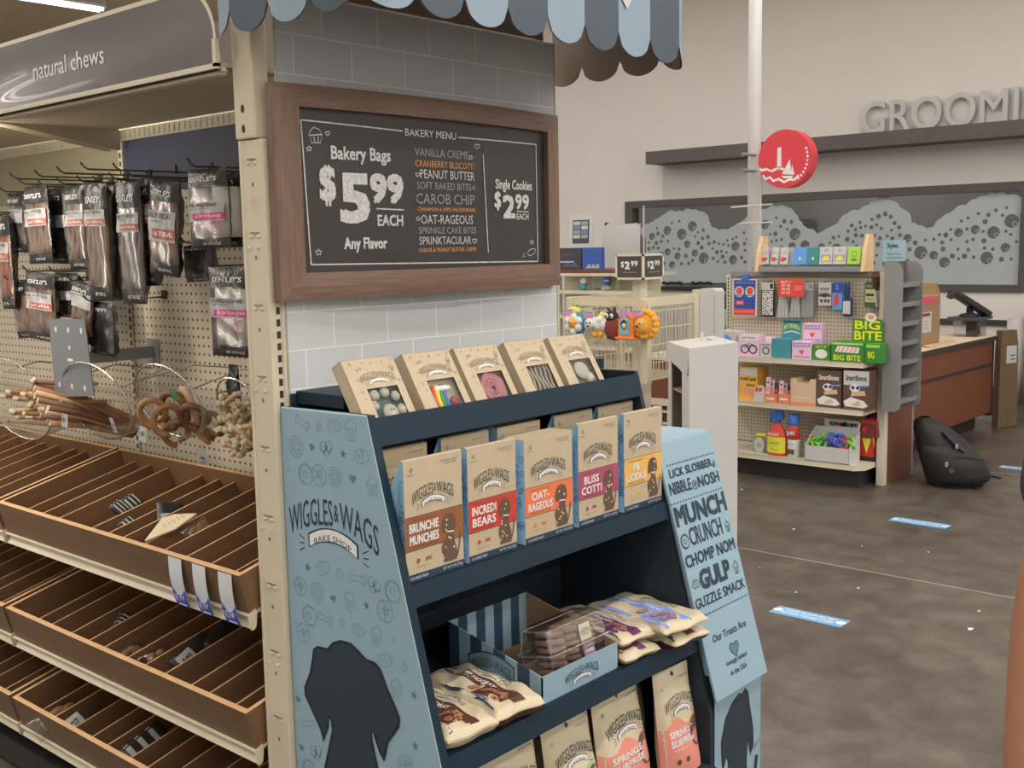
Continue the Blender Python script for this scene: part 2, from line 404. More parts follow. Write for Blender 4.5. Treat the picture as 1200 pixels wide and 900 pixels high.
# small notice on the glass
nf = Fr((WX + .03, 0, 0), -Y_, Z_); (a, b), (c, d) = nf.uv(1034, 307), nf.uv(1062, 281)
nt_ = thing('window_notice', 'pale blue notice with small dark text stuck to the salon window', 'notice', (WX + .03, 0, 0))
nf2 = Fr((0, 0, 0), -Y_, Z_)
MB().prism([(a, b), (c, b), (c, d), (a, d)], nf2, 0, .002).build('sheet', mat('notice_sheet', A(150, 168, 172), .5), nt_)
mb = MB(); mb.text('Styles', nf2, a + .05, d - .1, a + .17, d - .03, 0, .02, .003)
for i, s in enumerate(('Styles from', 'full groomers', 'always')): mb.text(s, nf2, a + .05, d - .16 - i * .04, a + (.2, .22, .14)[i], d - .135 - i * .04, 0, .01, .003)
mb.build('lettering', INKD, nt_)
# ledge with raised letters
LZ0, LZ1 = P(756.6, 192.5, 0, 9.72).z, P(756.6, 178, 0, 9.72).z
LY = P(756.6, 185, 0, 9.72).y
struct(MB().box(9.72, WX, -2, LY, LZ0, LZ1).build('trim_2', mat('ledge_taupe', A(80, 71, 66), .6, noise=(3, .05))))
lf = Fr((10.02, 0, 0), -Y_, Z_)
u0 = lf.uv(1008, 140)[0]; u6 = lf.uv(1191, 140)[0]
frac = text_geo('GROOMI')[2] / text_geo('GROOMING')[2] * .99
lt = thing('grooming_letters', 'large grey raised GROOMING letters on the ledge above the salon window', 'sign', (10.02, 0, 0))
lf0 = Fr((0, 0, 0), -Y_, Z_)
ztop = lf.uv(1100, 110)[1]
lb = MB()
for k, (du, dv) in enumerate(((-.004, 0), (.004, 0), (0, -.004), (0, .004))): lb.solid('GROOMING', lf0, u0 + .012 + du, LZ1 + .012 + dv, u0 + (u6 - u0) / frac - .012 + du, ztop - .01 + dv, -.04, .0004 * k, 0)
lb.build('lettering', mat('letter_grey', A(172, 164, 158), .5), lt)
# black rail along the wall under the window
z0, z1 = P(1150, 381, 0, WX).z, P(1150, 374.5, 0, WX).z
struct(MB().box(WX - .03, WX, P(1182, 378, 0, WX).y, 6.4, z0, z1).build('trim_3', mat('rail_black', A(52, 46, 43), .5)))
struct(MB().box(WX - .015, WX, -8, 19, 0, .12).build('baseboard_right', mat('base_dark', A(60, 54, 50), .6)))

# strip lights hung in rows; the two farthest half rows are unseen additions
TUBE = mat('lit_tube', (.9, .88, .85), .4, emit=(1, .95, .9, 13.0)); HOUS = mat('fixture_housing', A(160, 150, 140), .5)
proto = None
for i, y in enumerate(ROW_Y):
    for k in range(1 if y > 12 else 2):
        x0, x1 = ROW_X[k] + .06 - (2.35 if y > 11 else 0), ROW_X[k + 1] - .06 - (2.35 if y > 11 else 0); L = x1 - x0
        if proto is None:
            proto = t = thing('strip_light_fixture', '', 'ceiling light', group='strip lights under the ceiling')
            MB().prism([(-.11, .1), (-.07, .16), (.07, .16), (.11, .1), (.08, .075), (-.08, .075)], Fr((0, 0, 0), Y_, Z_), -L / 2, L / 2).build('housing', HOUS, t)
            tb = MB()
            for d in (-.045, .045): tb.tube([(-L / 2 + .03, d, .055), (L / 2 - .03, d, .055)], .02, 8)
            tb.split('tube', TUBE, t)
            ch = MB()
            for d in (-2, 2): ch.tube([(d, 0, .16), (d, 0, 1.0)], .006, 5)
            ch.split('suspension_rod', GREYM, t)
        else: t = dup(proto)
        t.location = ((x0 + x1) / 2, y, LIGHT_Z - .0)
        t['label'] = 'lit white strip light hung under the ceiling, seen past the natural chews sign' if (i == 6 and k == 1) else \
            'hanging white strip light of row %s from the front, %s half' % (('one', 'two', 'three', 'four', 'five', 'six', 'seven', 'eight', 'nine')[i], ('aisle', 'salon')[k])

# floor tapes
def tape(x0, y0, y1, wd, lab, ln=True):
    t = thing('floor_decal', lab, 'floor sticker', (x0, (y0 + y1) / 2, 0), group='blue distancing stickers on the floor')
    f = Fr((0, 0, 0), -Y_, X_); L = abs(y1 - y0) / 2
    MB().prism([(-L, -wd / 2), (L, -wd / 2), (L, wd / 2), (-L, wd / 2)], f, 0, .0012).build('strip', mat('tape_blue', A(92, 146, 205), .45), t)
    mb = MB()
    for k, s in enumerate(('PLEASE ALLOW SIX FEET', 'BETWEEN YOU AND OTHERS')):
        mb.text(s, f, -L * .72, wd * (.06 - .36 * k), L * .72, wd * (.32 - .36 * k), 0, .02, .002)
    for u in (-L * .88, L * .88): mb.disc(f, u, 0, wd * .22, .002, 0, 10)
    mb.build('lettering', WHT, t)
a, b = P(908, 713, 2, 0), P(990, 732, 2, 0); tape((a.x + b.x) / 2, a.y, b.y, .1, 'blue floor sticker nearest the treat display, on the concrete')
a, b = P(1045, 608, 2, 0), P(1112, 617.5, 2, 0); tape((a.x + b.x) / 2, a.y, b.y, .1, 'blue floor sticker in front of the black backpack, middle of the three')
a = P(1171, 547.5, 2, 0); tape(a.x + .03, a.y, a.y - .32, .1, 'blue floor sticker beside the backpack strap, farthest of the three')

# ================================================================ the end cap: uprights, brick panel, awning, menu
def upright(name, label, x0, slots=True):
    t = thing(name, label, 'shelving upright', (x0, 0, 0))
    b = MB(); b.box(0, .004, 0, .082, 0, 1.836).box(.031, .035, .012, .07, 0, 1.836).box(.004, .033, .066, .07, 0, 1.836)
    b.box(.004, .031, .002, .01, 0, 1.836).box(.028, .035, -.002, .012, 0, 1.836).box(-.003, .001, 0, .006, 0, 1.836).box(-.003, .001, .074, .082, 0, 1.836)
    b.build('post', CREAM, t, bevel=.0012)
    s = MB()
    z = 1.268
    while z < 1.82: s.box(.0155, .0245, .0008, .003, z, z + .015); z += .0254
    s.build('slot_row', mat('slot_dark', A(46, 40, 34), .7), t)
    k = MB()
    for i in range(12):
        z = 1.795 - i * .1525
        k.box(-.0032, .001, .026, .054, z, z + .0018, 1)
        for d in (.028, .052): k.ell((-.0005, d, z - .007), (.003, .007, .005), 8, mi=0)
        k.box(-.0014, .001, .038, .043, z - .055, z - .047, 1)
        if i % 2: 
            for d in (.03, .062): k.ell((-.0015, d, z - .03), (.004, .004, .005), 8, mi=0)
    k.build('hook_slot', [CREAM, mat('slot_brown', A(104, 92, 76), .7)], t)
    return t
up = upright('shelving_upright', 'cream slotted upright standing left of the menu board', 0)
f = Fr((-.0005, .04, 1.705), -Y_, Z_)
MB().stroke([(-.012, 0), (0, .016), (.012, 0), (0, -.016)], f, .0015, .001, 0, True).text('W', f, -.005, -.006, .005, .006, 0, .0).build('inspection_sticker', mat('faint_red', A(196, 140, 120), .6), up)
upright('shelving_upright', 'cream slotted upright mostly behind the right edge of the grey brick panel', .927)
Ya = P(297.8, 142, 0, -.006).y; Yb = P(274.6, 142, 0, -.006).y; Xb = P(316.5, 142, 1, Ya).x
def post_ext(x0, label):
    t = thing('post_extension', label, 'shelving post', (x0, 0, 1.838))
    b = MB(); b.box(-.006, Xb, Ya, Yb, 0, .36); b.build('sleeve', CREAM, t, bevel=.004)
    h = MB(); yc = Ya + (Yb - Ya) * .55
    for z in (.021, .062): h.prism([(.006 * math.cos(a * .6283), .009 * math.sin(a * .6283)) for a in range(10)], Fr((-.006, yc, z), -Y_, Z_), -.002, .0006)
    h.split('bolt_hole', mat('slot_dark', A(46, 40, 34), .7), t)
post_ext(0, 'cream square sleeve on top of the left upright, under the striped awning')
post_ext(.905, 'cream square sleeve on top of the right upright, behind the brick panel')

def brickpaper():
    M = mat('brick_paper', A(176, 172, 168), .75); nt = M.node_tree; b = nt.nodes['Principled BSDF']; L = nt.links.new
    tc = nt.nodes.new('ShaderNodeTexCoord'); sp = nt.nodes.new('ShaderNodeSeparateXYZ'); cb = nt.nodes.new('ShaderNodeCombineXYZ')
    L(tc.outputs['Object'], sp.inputs[0]); L(sp.outputs['X'], cb.inputs[0]); L(sp.outputs['Z'], cb.inputs[1])
    mp = nt.nodes.new('ShaderNodeMapping'); mp.inputs['Location'].default_value = (.075, -.063, 0); L(cb.outputs[0], mp.inputs[0])
    def brick(c1, c2, mo):
        n = nt.nodes.new('ShaderNodeTexBrick'); n.inputs['Scale'].default_value = 1; n.inputs['Brick Width'].default_value = .16; n.inputs['Row Height'].default_value = .083
        n.inputs['Mortar Size'].default_value = .0022; n.inputs['Mortar Smooth'].default_value = .3; n.inputs['Bias'].default_value = 0
        n.inputs['Color1'].default_value = (*c1, 1); n.inputs['Color2'].default_value = (*c2, 1); n.inputs['Mortar'].default_value = (*mo, 1); L(mp.outputs[0], n.inputs['Vector']); return n
    rid = brick((0, 0, 0), (1, 1, 1), (.5, .5, .5))
    def hatch(ang):
        m2 = nt.nodes.new('ShaderNodeMapping'); m2.inputs['Rotation'].default_value = (0, 0, ang); L(cb.outputs[0], m2.inputs[0])
        wv = nt.nodes.new('ShaderNodeTexWave'); wv.inputs['Scale'].default_value = 38; wv.inputs['Distortion'].default_value = 2.5; wv.inputs['Detail'].default_value = 2; L(m2.outputs[0], wv.inputs[0])
        wv.inputs['Detail Scale'].default_value = .8
        r = nt.nodes.new('ShaderNodeValToRGB'); e = r.color_ramp.elements; e[0].position = .0; e[0].color = (.80, .80, .795, 1); e[1].position = .45; e[1].color = (1, 1, 1, 1); L(wv.outputs['Fac'], r.inputs[0]); return r
    h1, h2 = hatch(R(40)), hatch(R(-40))
    gt = nt.nodes.new('ShaderNodeMath'); gt.operation = 'GREATER_THAN'; gt.inputs[1].default_value = .5; L(rid.outputs['Color'], gt.inputs[0])
    hm = nt.nodes.new('ShaderNodeMix'); hm.data_type = 'RGBA'; L(gt.outputs[0], hm.inputs[0]); L(h1.outputs[0], hm.inputs[6]); L(h2.outputs[0], hm.inputs[7])
    nz = nt.nodes.new('ShaderNodeTexNoise'); nz.inputs['Scale'].default_value = 25; L(tc.outputs['Object'], nz.inputs['Vector'])
    fade = nt.nodes.new('ShaderNodeMix'); fade.data_type = 'RGBA'; fade.inputs[7].default_value = (1, 1, 1, 1); L(nz.outputs['Fac'], fade.inputs[0]); L(hm.outputs[2], fade.inputs[6])
    base = brick(A(174, 168, 164), A(180, 174, 170), (0, 0, 0))
    mu = nt.nodes.new('ShaderNodeMix'); mu.data_type = 'RGBA'; mu.blend_type = 'MULTIPLY'; mu.inputs[0].default_value = 1; L(base.outputs['Color'], mu.inputs[6]); L(fade.outputs[2], mu.inputs[7])
    fin = nt.nodes.new('ShaderNodeMix'); fin.data_type = 'RGBA'; L(base.outputs['Fac'], fin.inputs[0]); L(mu.outputs[2], fin.inputs[6]); fin.inputs[7].default_value = (*A(200, 194, 190), 1)
    L(fin.outputs[2], b.inputs['Base Color']); return M
bp = thing('brick_print_panel', 'grey brick-patterned panel behind the menu board and cookie boxes', 'panel', (0, 0, 0))
MB().box(.036, .955, -.004, -.0012, .12, 2.14).build('panel', brickpaper(), bp)
MB().box(.951, .9545, -.0055, -.004, .12, 2.14).box(.036, .0385, -.0055, -.004, .12, 2.14).build('edge_strip', mat('panel_edge', A(160, 146, 126), .6), bp)

# ---- awning
AWL = mat('awning_pale_blue', A(116, 127, 135), .4, noise=(2, .04)); AWD = mat('awning_slate_blue', A(56, 65, 73), .4, noise=(2, .05)); AWB = mat('awning_brown_inside', A(128, 108, 94), .7)
aw = thing('striped_awning', 'scalloped blue striped card awning above the menu board', 'awning', (0, 0, 2.035))
x0, x1, yf, yb, rc = -.06, 1.012, -.40, .045, .07
path = [(x0, yb)]
for a in range(0, 9): path.append((x0 + rc - rc * math.cos(a * R(90) / 8), yf + rc - rc * math.sin(a * R(90) / 8)))
for a in range(0, 9): path.append((x1 - rc + rc * math.sin(a * R(90) / 8), yf + rc - rc * math.cos(a * R(90) / 8)))
path.append((x1, yb))
pl = [Vector(p) for p in path]; cum = [0]
for a, b in zip(pl, pl[1:]): cum.append(cum[-1] + (b - a).length)
def at(s):
    s = max(0, min(cum[-1], s))
    for i in range(len(pl) - 1):
        if s <= cum[i + 1] + 1e-9:
            t = (s - cum[i]) / max(1e-9, cum[i + 1] - cum[i]); d = (pl[i + 1] - pl[i]).normalized(); p = pl[i].lerp(pl[i + 1], t); return p, Vector((d.y, -d.x))
    return pl[-1], Vector((1, 0))
# arc length of front boundary x=.445
s_front0 = [c for c, p in zip(cum, pl) if p.y <= yf + 1e-6][0]; sx = lambda x: s_front0 + (x - (x0 + rc))
SW = .1262
bnd = []; s = sx(.4455)
while s > 0: s -= SW
while s < cum[-1] + SW: bnd.append(s); s += SW
va = MB(); vi = MB()
for k, (a, b) in enumerate(zip(bnd, bnd[1:])):
    dark = round((a - sx(.4455)) / SW) % 2 == 1
    N = 10; cols = []
    for i in range(N + 1):
        t = i / N; ss = a + (b - a) * t; p, n = at(ss); z = .048 * (1 - math.sqrt(max(0, 1 - (2 * t - 1) ** 2)))
        cols.append((p, n, z))
    if b < 0 or a > cum[-1]: continue
    v = []; u = []
    for p, n, z in cols:
        h = .13
        for zz in (z, h, h + .26):
            back = 0
            q = p + n * .001 - n * back
            v.append((q.x, q.y, zz)); q2 = p - n * .003 - n * back; u.append((q2.x, q2.y, zz))
    f = [(i * 3 + j, (i + 1) * 3 + j, (i + 1) * 3 + j + 1, i * 3 + j + 1) for i in range(N) for j in range(2)]
    va.add(v, f, 1 if dark else 0); vi.add(u, f, 0)
va.build('striped_valance', [AWL, AWD], aw); vi.build('inner_card', AWB, aw)
MB().box(.045, .90, -.0105, -.0045, .106, .385).build('back_card', AWB, aw); MB().box(x0, x1, yf, yb, .386, .39).build('top_card', AWB, aw)  # flat lid added out of view to keep overhead light off the bricks
# small price card hanging on the awning
q = P(733, 3, 1, -.4); t = thing('price_card', 'small white card taped to the awning front, turned on its corner', 'card', (q.x, yf - .003, q.z + .005))
f = Fr((0, 0, 0), X_, Z_)
MB().prism([(0, -.02), (.032, .022), (-.005, .06), (-.036, .018)], f, 0, .002).build('card', WHITEC, t)
MB().stroke([(-.02, .02), (-.003, .045)], f, .003, .0025).stroke([(-.008, .012), (.01, .038)], f, .003, .0025).build('lettering', INKD, t)
# pale hook behind the awning end
q = P(656, 110, 1, .06); t = thing('awning_bracket', 'short cream bracket sticking out behind the right end of the brick panel', 'bracket', (.965, .05, 0))
b = MB(); zt, zb = P(656, 83, 1, .05).z, P(656, 128, 1, .05).z
b.prism([(-.016, zb), (.012, zb), (.012, zb + .006), (.005, zb + .01), (.006, zt - .04), (.006, zt - .012), (.0, zt), (-.016, zt - .02)], Fr((0, 0, 0), X_, Z_), -.01, .01).build('hook_plate', CREAM, t, bevel=.001)

# ---- chalkboard menu
WOODF = mat('walnut_print', A(110, 84, 69), .55, noise=(9, .2, (1.2, 6, 14))); WOODV = mat('walnut_print_upright', A(107, 82, 67), .55, noise=(9, .2, (14, 6, 1.2)))
BOARD = mat('chalkboard', A(52, 46, 44), .45, noise=(6, .06))
CHALK = mat('white_chalk', A(190, 184, 178), .9, noise=(160, .32)); CHALKO = mat('orange_chalk', A(190, 132, 84), .9, noise=(160, .25)); CHALKD = mat('dim_chalk', A(140, 136, 132), .9, noise=(160, .25))
FX0, FX1, FZ0, FZ1 = .008, .935, 1.499, 1.948
bw = lambda u, v: .034 * (1 - ((u - FX0) / (FX1 - FX0) * 2 - 1) ** 2)
mf = Fr((0, -.018, 0), X_, Z_, bw)
def uvb(fr, x, y):
    n = 0
    for _ in range(4):
        p = PN(x, y, fr.O + fr.N * n, fr.N) - fr.O; u, v = p.dot(fr.U), p.dot(fr.V); n = fr.bulge(u, v) if fr.bulge else 0
    return u, v
t = mn = thing('menu_board', 'walnut framed black chalkboard reading Bakery Menu on the brick panel', 'menu board', (0, 0, 0))
OX0, OX1, OZ0, OZ1 = .068, .882, 1.557, 1.902
MB().patch(mf, OX0 - .01, OZ0 - .01, OX1 + .01, OZ1 + .01, 24, 2, -.004).patch(mf, OX0 - .01, OZ0 - .01, OX1 + .01, OZ1 + .01, 24, 2, -.010).build('chalkboard', BOARD, t)
def fboard(quad, mt):
    b = MB(); n = 24; lo, hi = quad   # two edges, each a pair of (u,v)
    def fn(nn): return lambda i, j: mf.pt(*[(lo[0][k] + (lo[1][k] - lo[0][k]) * i) * (1 - j) + (hi[0][k] + (hi[1][k] - hi[0][k]) * i) * j for k in (0, 1)], nn(j))
    prof = lambda j: .012 + .004 * math.sin(j * math.pi)
    b.grid(fn(prof), n, 4); b.grid(fn(lambda j: -.013), n, 1)
    for j in (0, 1):
        b.grid(lambda i, k: mf.pt(*[(lo if j == 0 else hi)[0][c] + ((lo if j == 0 else hi)[1][c] - (lo if j == 0 else hi)[0][c]) * i for c in (0, 1)], -.013 + .025 * k), n, 1)
    for i in (0, 1):
        b.grid(lambda jj, k: mf.pt(*[lo[i][c] * (1 - jj) + hi[i][c] * jj for c in (0, 1)], -.013 + .025 * k), 2, 1)
    b.build('frame_board', mt, t)
A0, A1, A2, A3 = (FX0, FZ0), (FX1, FZ0), (FX1, FZ1), (FX0, FZ1); B0, B1, B2, B3 = (OX0, OZ0), (OX1, OZ0), (OX1, OZ1), (OX0, OZ1)
e = .0008
fboard(((A0, A1), (B0, B1)), WOODF); fboard(((A3, A2), (B3, B2)), WOODF); fboard(((A0, A3), (B0, B3)), WOODV); fboard(((A1, A2), (B1, B2)), WOODV)
c = MB(); cf = mf
bx = lambda x, y: (300 + x / 3.1027, 70 + y / 3.1027)
def ctext(s, x0, x1, y0, y1, h, mi=0, bold=.02):
    a = uvb(cf, *bx(x0, y0)); b = uvb(cf, *bx(x1, y1)); tt = uvb(cf, *bx(x0, y0 - h)); v0 = (a[1] + b[1]) / 2
    c.text(s, cf, a[0], v0 - (.012 if any(g in s for g in 'gyp') and s != 'OAT' and s.lower() != s.upper() and s != s.upper() else 0), b[0], v0 + tt[1] - a[1], mi, bold, -.002)
def cline(pts, wd=.0025, mi=0):
    q = [uvb(cf, *bx(*p)) for p in pts]
    for a, b in zip(q, q[1:]): c.stroke([(a[0] + (b[0] - a[0]) * i / 16, a[1] + (b[1] - a[1]) * i / 16) for i in range(17)], cf, wd, -.002, mi)
ctext('BAKERY MENU', 545, 730, 275, 292, 27, 0, .01)
ctext('Bakery Bags', 275, 492, 352, 370, 44, 0, .02); ctext('$', 236, 295, 532, 532, 150, 0, .045); ctext('5', 310, 420, 600, 592, 186, 0, .05)
ctext('99', 418, 540, 524, 524, 112, 0, .05); cline([(440, 541), (540, 546)], .003); ctext('EACH', 445, 538, 605, 605, 42, 0, .03); ctext('Any Flavor', 323, 480, 682, 680, 36, 0, .025)
ys = [348, 388, 432, 470, 524, 548, 597, 632, 670, 698]; yr = [362, 400, 438, 475, 527, 555, 597, 632, 672, 697]; hs = [29, 24, 32, 26, 38, 14, 33, 24, 29, 15]
xs = [(580, 775), (582, 795), (600, 797), (588, 785), (585, 797), (590, 800), (603, 792), (595, 803), (597, 785), (595, 803)]
ws = ['VANILLA CREME', 'CRANBERRY BLISCOTTI', 'PEANUT BUTTER', 'SOFT BAKED BITES', 'CAROB CHIP', 'CINNAMON & APPLE INCREDIBEARS', 'OAT-RAGEOUS', 'SPRINKLE CAKE BITES', 'SPRINKTACULAR', 'CAROB & PEANUT BUTTER CREME']
for s_, (a, b), y0, y1, h in zip(ws, xs, ys, yr, hs):
    ctext(s_, a, b, y0, y1, h, 1 if ('CRAN' in s_ or '&' in s_) else (0 if s_ in ('OAT-RAGEOUS', 'SPRINKTACULAR', 'PEANUT BUTTER') else 2), .0 if h > 20 else .01)
ctext('Single Cookies', 873, 1005, 462, 470, 30, 0, .02); ctext('$', 870, 894, 548, 548, 70, 0, .03); ctext('2', 900, 945, 577, 577, 86, 0, .045); ctext('99', 945, 995, 545, 545, 56, 0, .04)
cline([(950, 551), (994, 553)]); ctext('EACH', 950, 993, 581, 581, 22, 0, .02)
cline([(828, 343), (847, 700)], .003)
cline([(535, 259), (165, 218), (203, 745), (1027, 733), (1020, 308), (738, 282)], .003)
def cicon(pts, cl=True, wd=.0018): c.stroke([uvb(cf, *bx(*p)) for p in pts], cf, wd, -.002, 0, cl)
def star_(x, y, r): cicon([(x + r * (1 if k % 2 == 0 else .45) * math.sin(k * math.pi / 5), y - r * (1 if k % 2 == 0 else .45) * math.cos(k * math.pi / 5)) for k in range(10)])
def heart_(x, y, r): cicon([(x + r * .062 * 16 * math.sin(a * .449) ** 3, y - r * .062 * (13 * math.cos(a * .449) - 5 * math.cos(2 * a * .449) - 2 * math.cos(3 * a * .449))) for a in range(14)])
star_(195, 323, 11); star_(230, 700, 13); star_(1005, 663, 9); star_(592, 578, 9); star_(783, 355, 9); heart_(263, 267, 9); heart_(806, 314, 10); heart_(797, 658, 9); heart_(590, 417, 8)
cicon([(197, 275), (205, 302), (236, 302), (243, 272)]); cicon([(193, 274), (200, 258), (212, 245), (230, 252), (243, 270)]); cicon([(212, 278), (216, 300)], False); cicon([(228, 277), (228, 300)], False)
cicon([(990, 700), (996, 692), (1012, 686), (1019, 690), (1016, 703), (1000, 712), (992, 711)]); cicon([(970, 718), (978, 702), (981, 715)]); cicon([(788, 468), (795, 458), (799, 472)])
c.build('chalk_lettering', [CHALK, CHALKO, CHALKD], t)

# ================================================================ the cardboard treat display
D = thing('treat_display', 'blue cardboard stepped treat display under the menu board', 'display stand', (0, 0, 0))
fy = lambda z: -.275 - .262 * (1.275 - z)                       # the slanted front of the display
yp = lambda z: fy(z) - .012
side = [(-.003, .02), (-.003, 1.274), (-.279, 1.278), (yp(.40) , .40), (yp(.40), .02)]
def sidepanel(xa, xb, n, fac):
    b = MB(); b.prism([(-y, z) for y, z in side], Fr((0, 0, 0), -Y_, Z_), -xb, -xa)
    o = b.build(n, fac, D); return o
fL = Fr((.012, 0, 0), -Y_, Z_)
b = MB(); pol = [(-y, z) for y, z in side]
b.flat(pol, fL, 0, 0); b.flat(pol[::-1], fL, -.022, 1)
k = len(pol); v = [fL.pt(u, w_, 0) for u, w_ in pol] + [fL.pt(u, w_, -.022) for u, w_ in pol]
b.add(v, [(i, (i + 1) % k, (i + 1) % k + k, i + k) for i in range(k)], 1)
o = b.build('side_panel', [SKY, NAVY], D)
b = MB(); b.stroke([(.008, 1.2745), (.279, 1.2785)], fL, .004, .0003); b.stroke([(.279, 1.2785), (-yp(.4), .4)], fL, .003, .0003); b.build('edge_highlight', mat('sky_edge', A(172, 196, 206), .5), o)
b = MB(); b.prism([(.008, .02), (.008, 1.274), (.268, 1.277), (-fy(.4) - .006, .4), (-fy(.4) - .006, .02)], Fr((0, 0, 0), -Y_, Z_), -.955, -.940); b.build('side_panel', [NAVYD], D)
# icons
def ic(mb, fr, kind, u, v, r, mi=0, wd=.0016, rot=0):
    cs, sn = math.cos(rot), math.sin(rot); T = lambda p: (u + r * (p[0] * cs - p[1] * sn), v + r * (p[0] * sn + p[1] * cs))
    st = lambda pts, cl=False: mb.stroke([T(p) for p in pts], fr, wd, .0008, mi, cl)
    ci = lambda cx, cy, q, a0=0, a1=math.tau, n=14: st([(cx + q * math.cos(a0 + (a1 - a0) * i / n), cy + q * math.sin(a0 + (a1 - a0) * i / n)) for i in range(n + (0 if a1 - a0 > 6.2 else 1))], a1 - a0 > 6.2)
    if kind == 'donut': ci(0, 0, 1); ci(0, 0, .3); ci(.05, 0, .85, .5, 5)
    elif kind == 'spiral': ci(0, 0, 1); ci(0, 0, .66); ci(0, 0, .36)
    elif kind == 'bone': st([(-.6, .25), (-.95, .5), (-1.1, .2), (-1, 0), (-1.1, -.3), (-.85, -.5), (-.6, -.25), (.6, -.25), (.9, -.5), (1.1, -.2), (1, 0), (1.1, .3), (.85, .5), (.6, .25)], True)
    elif kind == 'cupcake': st([(-.7, 0), (-.5, -1), (.5, -1), (.7, 0)], True); st([(-.75, 0), (-.7, .45), (-.3, .7), (0, 1.1), (.35, .7), (.7, .45), (.75, 0)]); st([(-.2, -.1), (-.15, -.9)]); st([(.2, -.1), (.15, -.9)])
    elif kind == 'pretzel': ci(-.42, .2, .5); ci(.42, .2, .5); st([(-.9, .1), (0, -.85), (.9, .1)]); st([(-.5, -.5), (.3, .3)]); st([(.5, -.5), (-.3, .3)])
    elif kind == 'roll': ci(0, 0, 1); st([(-.6, .75), (0, .1), (-.9, -.2)]); st([(.7, .6), (0, .1), (.3, -.9)]); ci(.1, .1, .35)
    elif kind == 'loaf': st([(-1, -.2), (-.7, .5), (0, .65), (.8, .4), (1, -.1), (.7, -.5), (-.4, -.6)], True); st([(-.4, .4), (-.2, -.3)]); st([(.1, .5), (.3, -.3)])
    elif kind == 'drop': st([(0, .7), (-.4, 0), (-.2, -.5), (.3, -.45), (.4, .1)], True)
    elif kind in ('star', 'ostar'):
        q = [T(((1 if i % 2 == 0 else .42) * math.sin(i * math.pi / 5), (1 if i % 2 == 0 else .42) * math.cos(i * math.pi / 5))) for i in range(10)]
        mb.flat(q, fr, .0008, 1) if kind == 'star' else mb.stroke(q, fr, wd, .0008, mi, True)
    elif kind == 'heart': mb.flat([T((.062 * 16 * math.sin(a * .449) ** 3, .062 * (13 * math.cos(a * .449) - 5 * math.cos(2 * a * .449) - 2 * math.cos(3 * a * .449)))) for a in range(14)], fr, .0008, 1)
KINDS = ['donut', 'star', 'bone', 'roll', 'ostar', 'spiral', 'loaf', 'heart', 'cupcake', 'pretzel', 'drop', 'star', 'donut', 'loaf', 'roll', 'ostar', 'spiral', 'bone', 'heart', 'pretzel', 'cupcake']
SIZES = dict(star=.011, ostar=.012, heart=.010, drop=.011)
DOG = [(220, 900), (245, 780), (268, 670), (262, 610), (240, 570), (238, 640), (208, 728), (195, 660), (150, 560), (100, 450), (95, 400), (130, 310), (145, 220), (150, 165), (175, 150), (205, 156), (235, 165), (270, 125), (320, 113), (380, 130), (430, 180), (475, 230), (530, 250), (555, 280), (575, 325), (600, 400), (640, 490), (680, 590), (675, 640), (640, 690), (605, 740), (595, 800), (585, 850), (560, 800), (535, 720), (520, 665), (505, 680), (510, 740), (545, 900)]
dog = [fL.uv(340 + x / 5.294, 730 + y / 5.294) for x, y in DOG]
u0 = dog[0][0]; u1 = dog[-1][0]; ub = dog[0][1]
dogpoly = dog + [(u1 + .012, ub - .12), (u1 + .03, ub - .22), (u1 + .02, ub - .33), (u0 - .03, ub - .33), (u0 - .035, ub - .22), (u0 - .012, ub - .12)]
def inpoly(p, q):
    r = False
    for i in range(len(q)):
        a, b = q[i], q[i - 1]
        if (a[1] > p[1]) != (b[1] > p[1]) and p[0] < (b[0] - a[0]) * (p[1] - a[1]) / (b[1] - a[1]) + a[0]: r = not r
    return r
pb = MB(); i = 0; rr = random.Random(3)
lg = (fL.uv(340, 655), fL.uv(446, 585))
for row in range(18):
    v = 1.246 - row * .0515
    for cc in range(9):
        u = .022 + (cc + (.5 if row % 2 else 0)) * .0525 + rr.uniform(-.004, .004); vv = v + rr.uniform(-.006, .006)
        kd = KINDS[(row * 5 + cc * 2) % len(KINDS)]; r = SIZES.get(kd, .022) * rr.uniform(.9, 1.08)
        if any(not inpoly((u + du * r * 1.15, vv + dv * r * 1.15), pol) for du, dv in ((1, 0), (-1, 0), (0, 1), (0, -1))): continue
        if any(inpoly((u + du * r * 1.2, vv + dv * r * 1.2), dogpoly) for du, dv in ((1, 0), (-1, 0), (0, 1), (0, -1), (.7, .7), (-.7, .7), (.7, -.7))): continue
        if fL.uv(335, 650)[0] - .03 < u < fL.uv(448, 650)[0] + .02 and fL.uv(390, 662)[1] < vv < fL.uv(390, 572)[1]: continue
        ic(pb, fL, kd, u, vv, r, 0, .0019, rr.uniform(-.4, .4))
pb.build('bakery_pattern', [SKYD, SKYG], o)
b = MB(); b.flat(dogpoly, fL, .0012, 0); b.stroke(dog, fL, .006, .0016, 1); b.build('dog_silhouette', [mat('dog_slate', A(36, 46, 53), .55), mat('dog_outline', A(22, 30, 37), .55)], o)
def arcband(mb, fr, u0, u1, v0, v1, arc, n, mi, N=10):
    up = [(u0 + (u1 - u0) * i / N, v1 + arc * (1 - 4 * (i / N - .5) ** 2)) for i in range(N + 1)]; dn = [(u0 + (u1 - u0) * i / N, v0 + arc * (1 - 4 * (i / N - .5) ** 2)) for i in range(N + 1)]
    mb.add([fr.pt(*p, n) for p in up + dn], [(i, i + 1, i + N + 2, i + N + 1) for i in range(N)], mi)
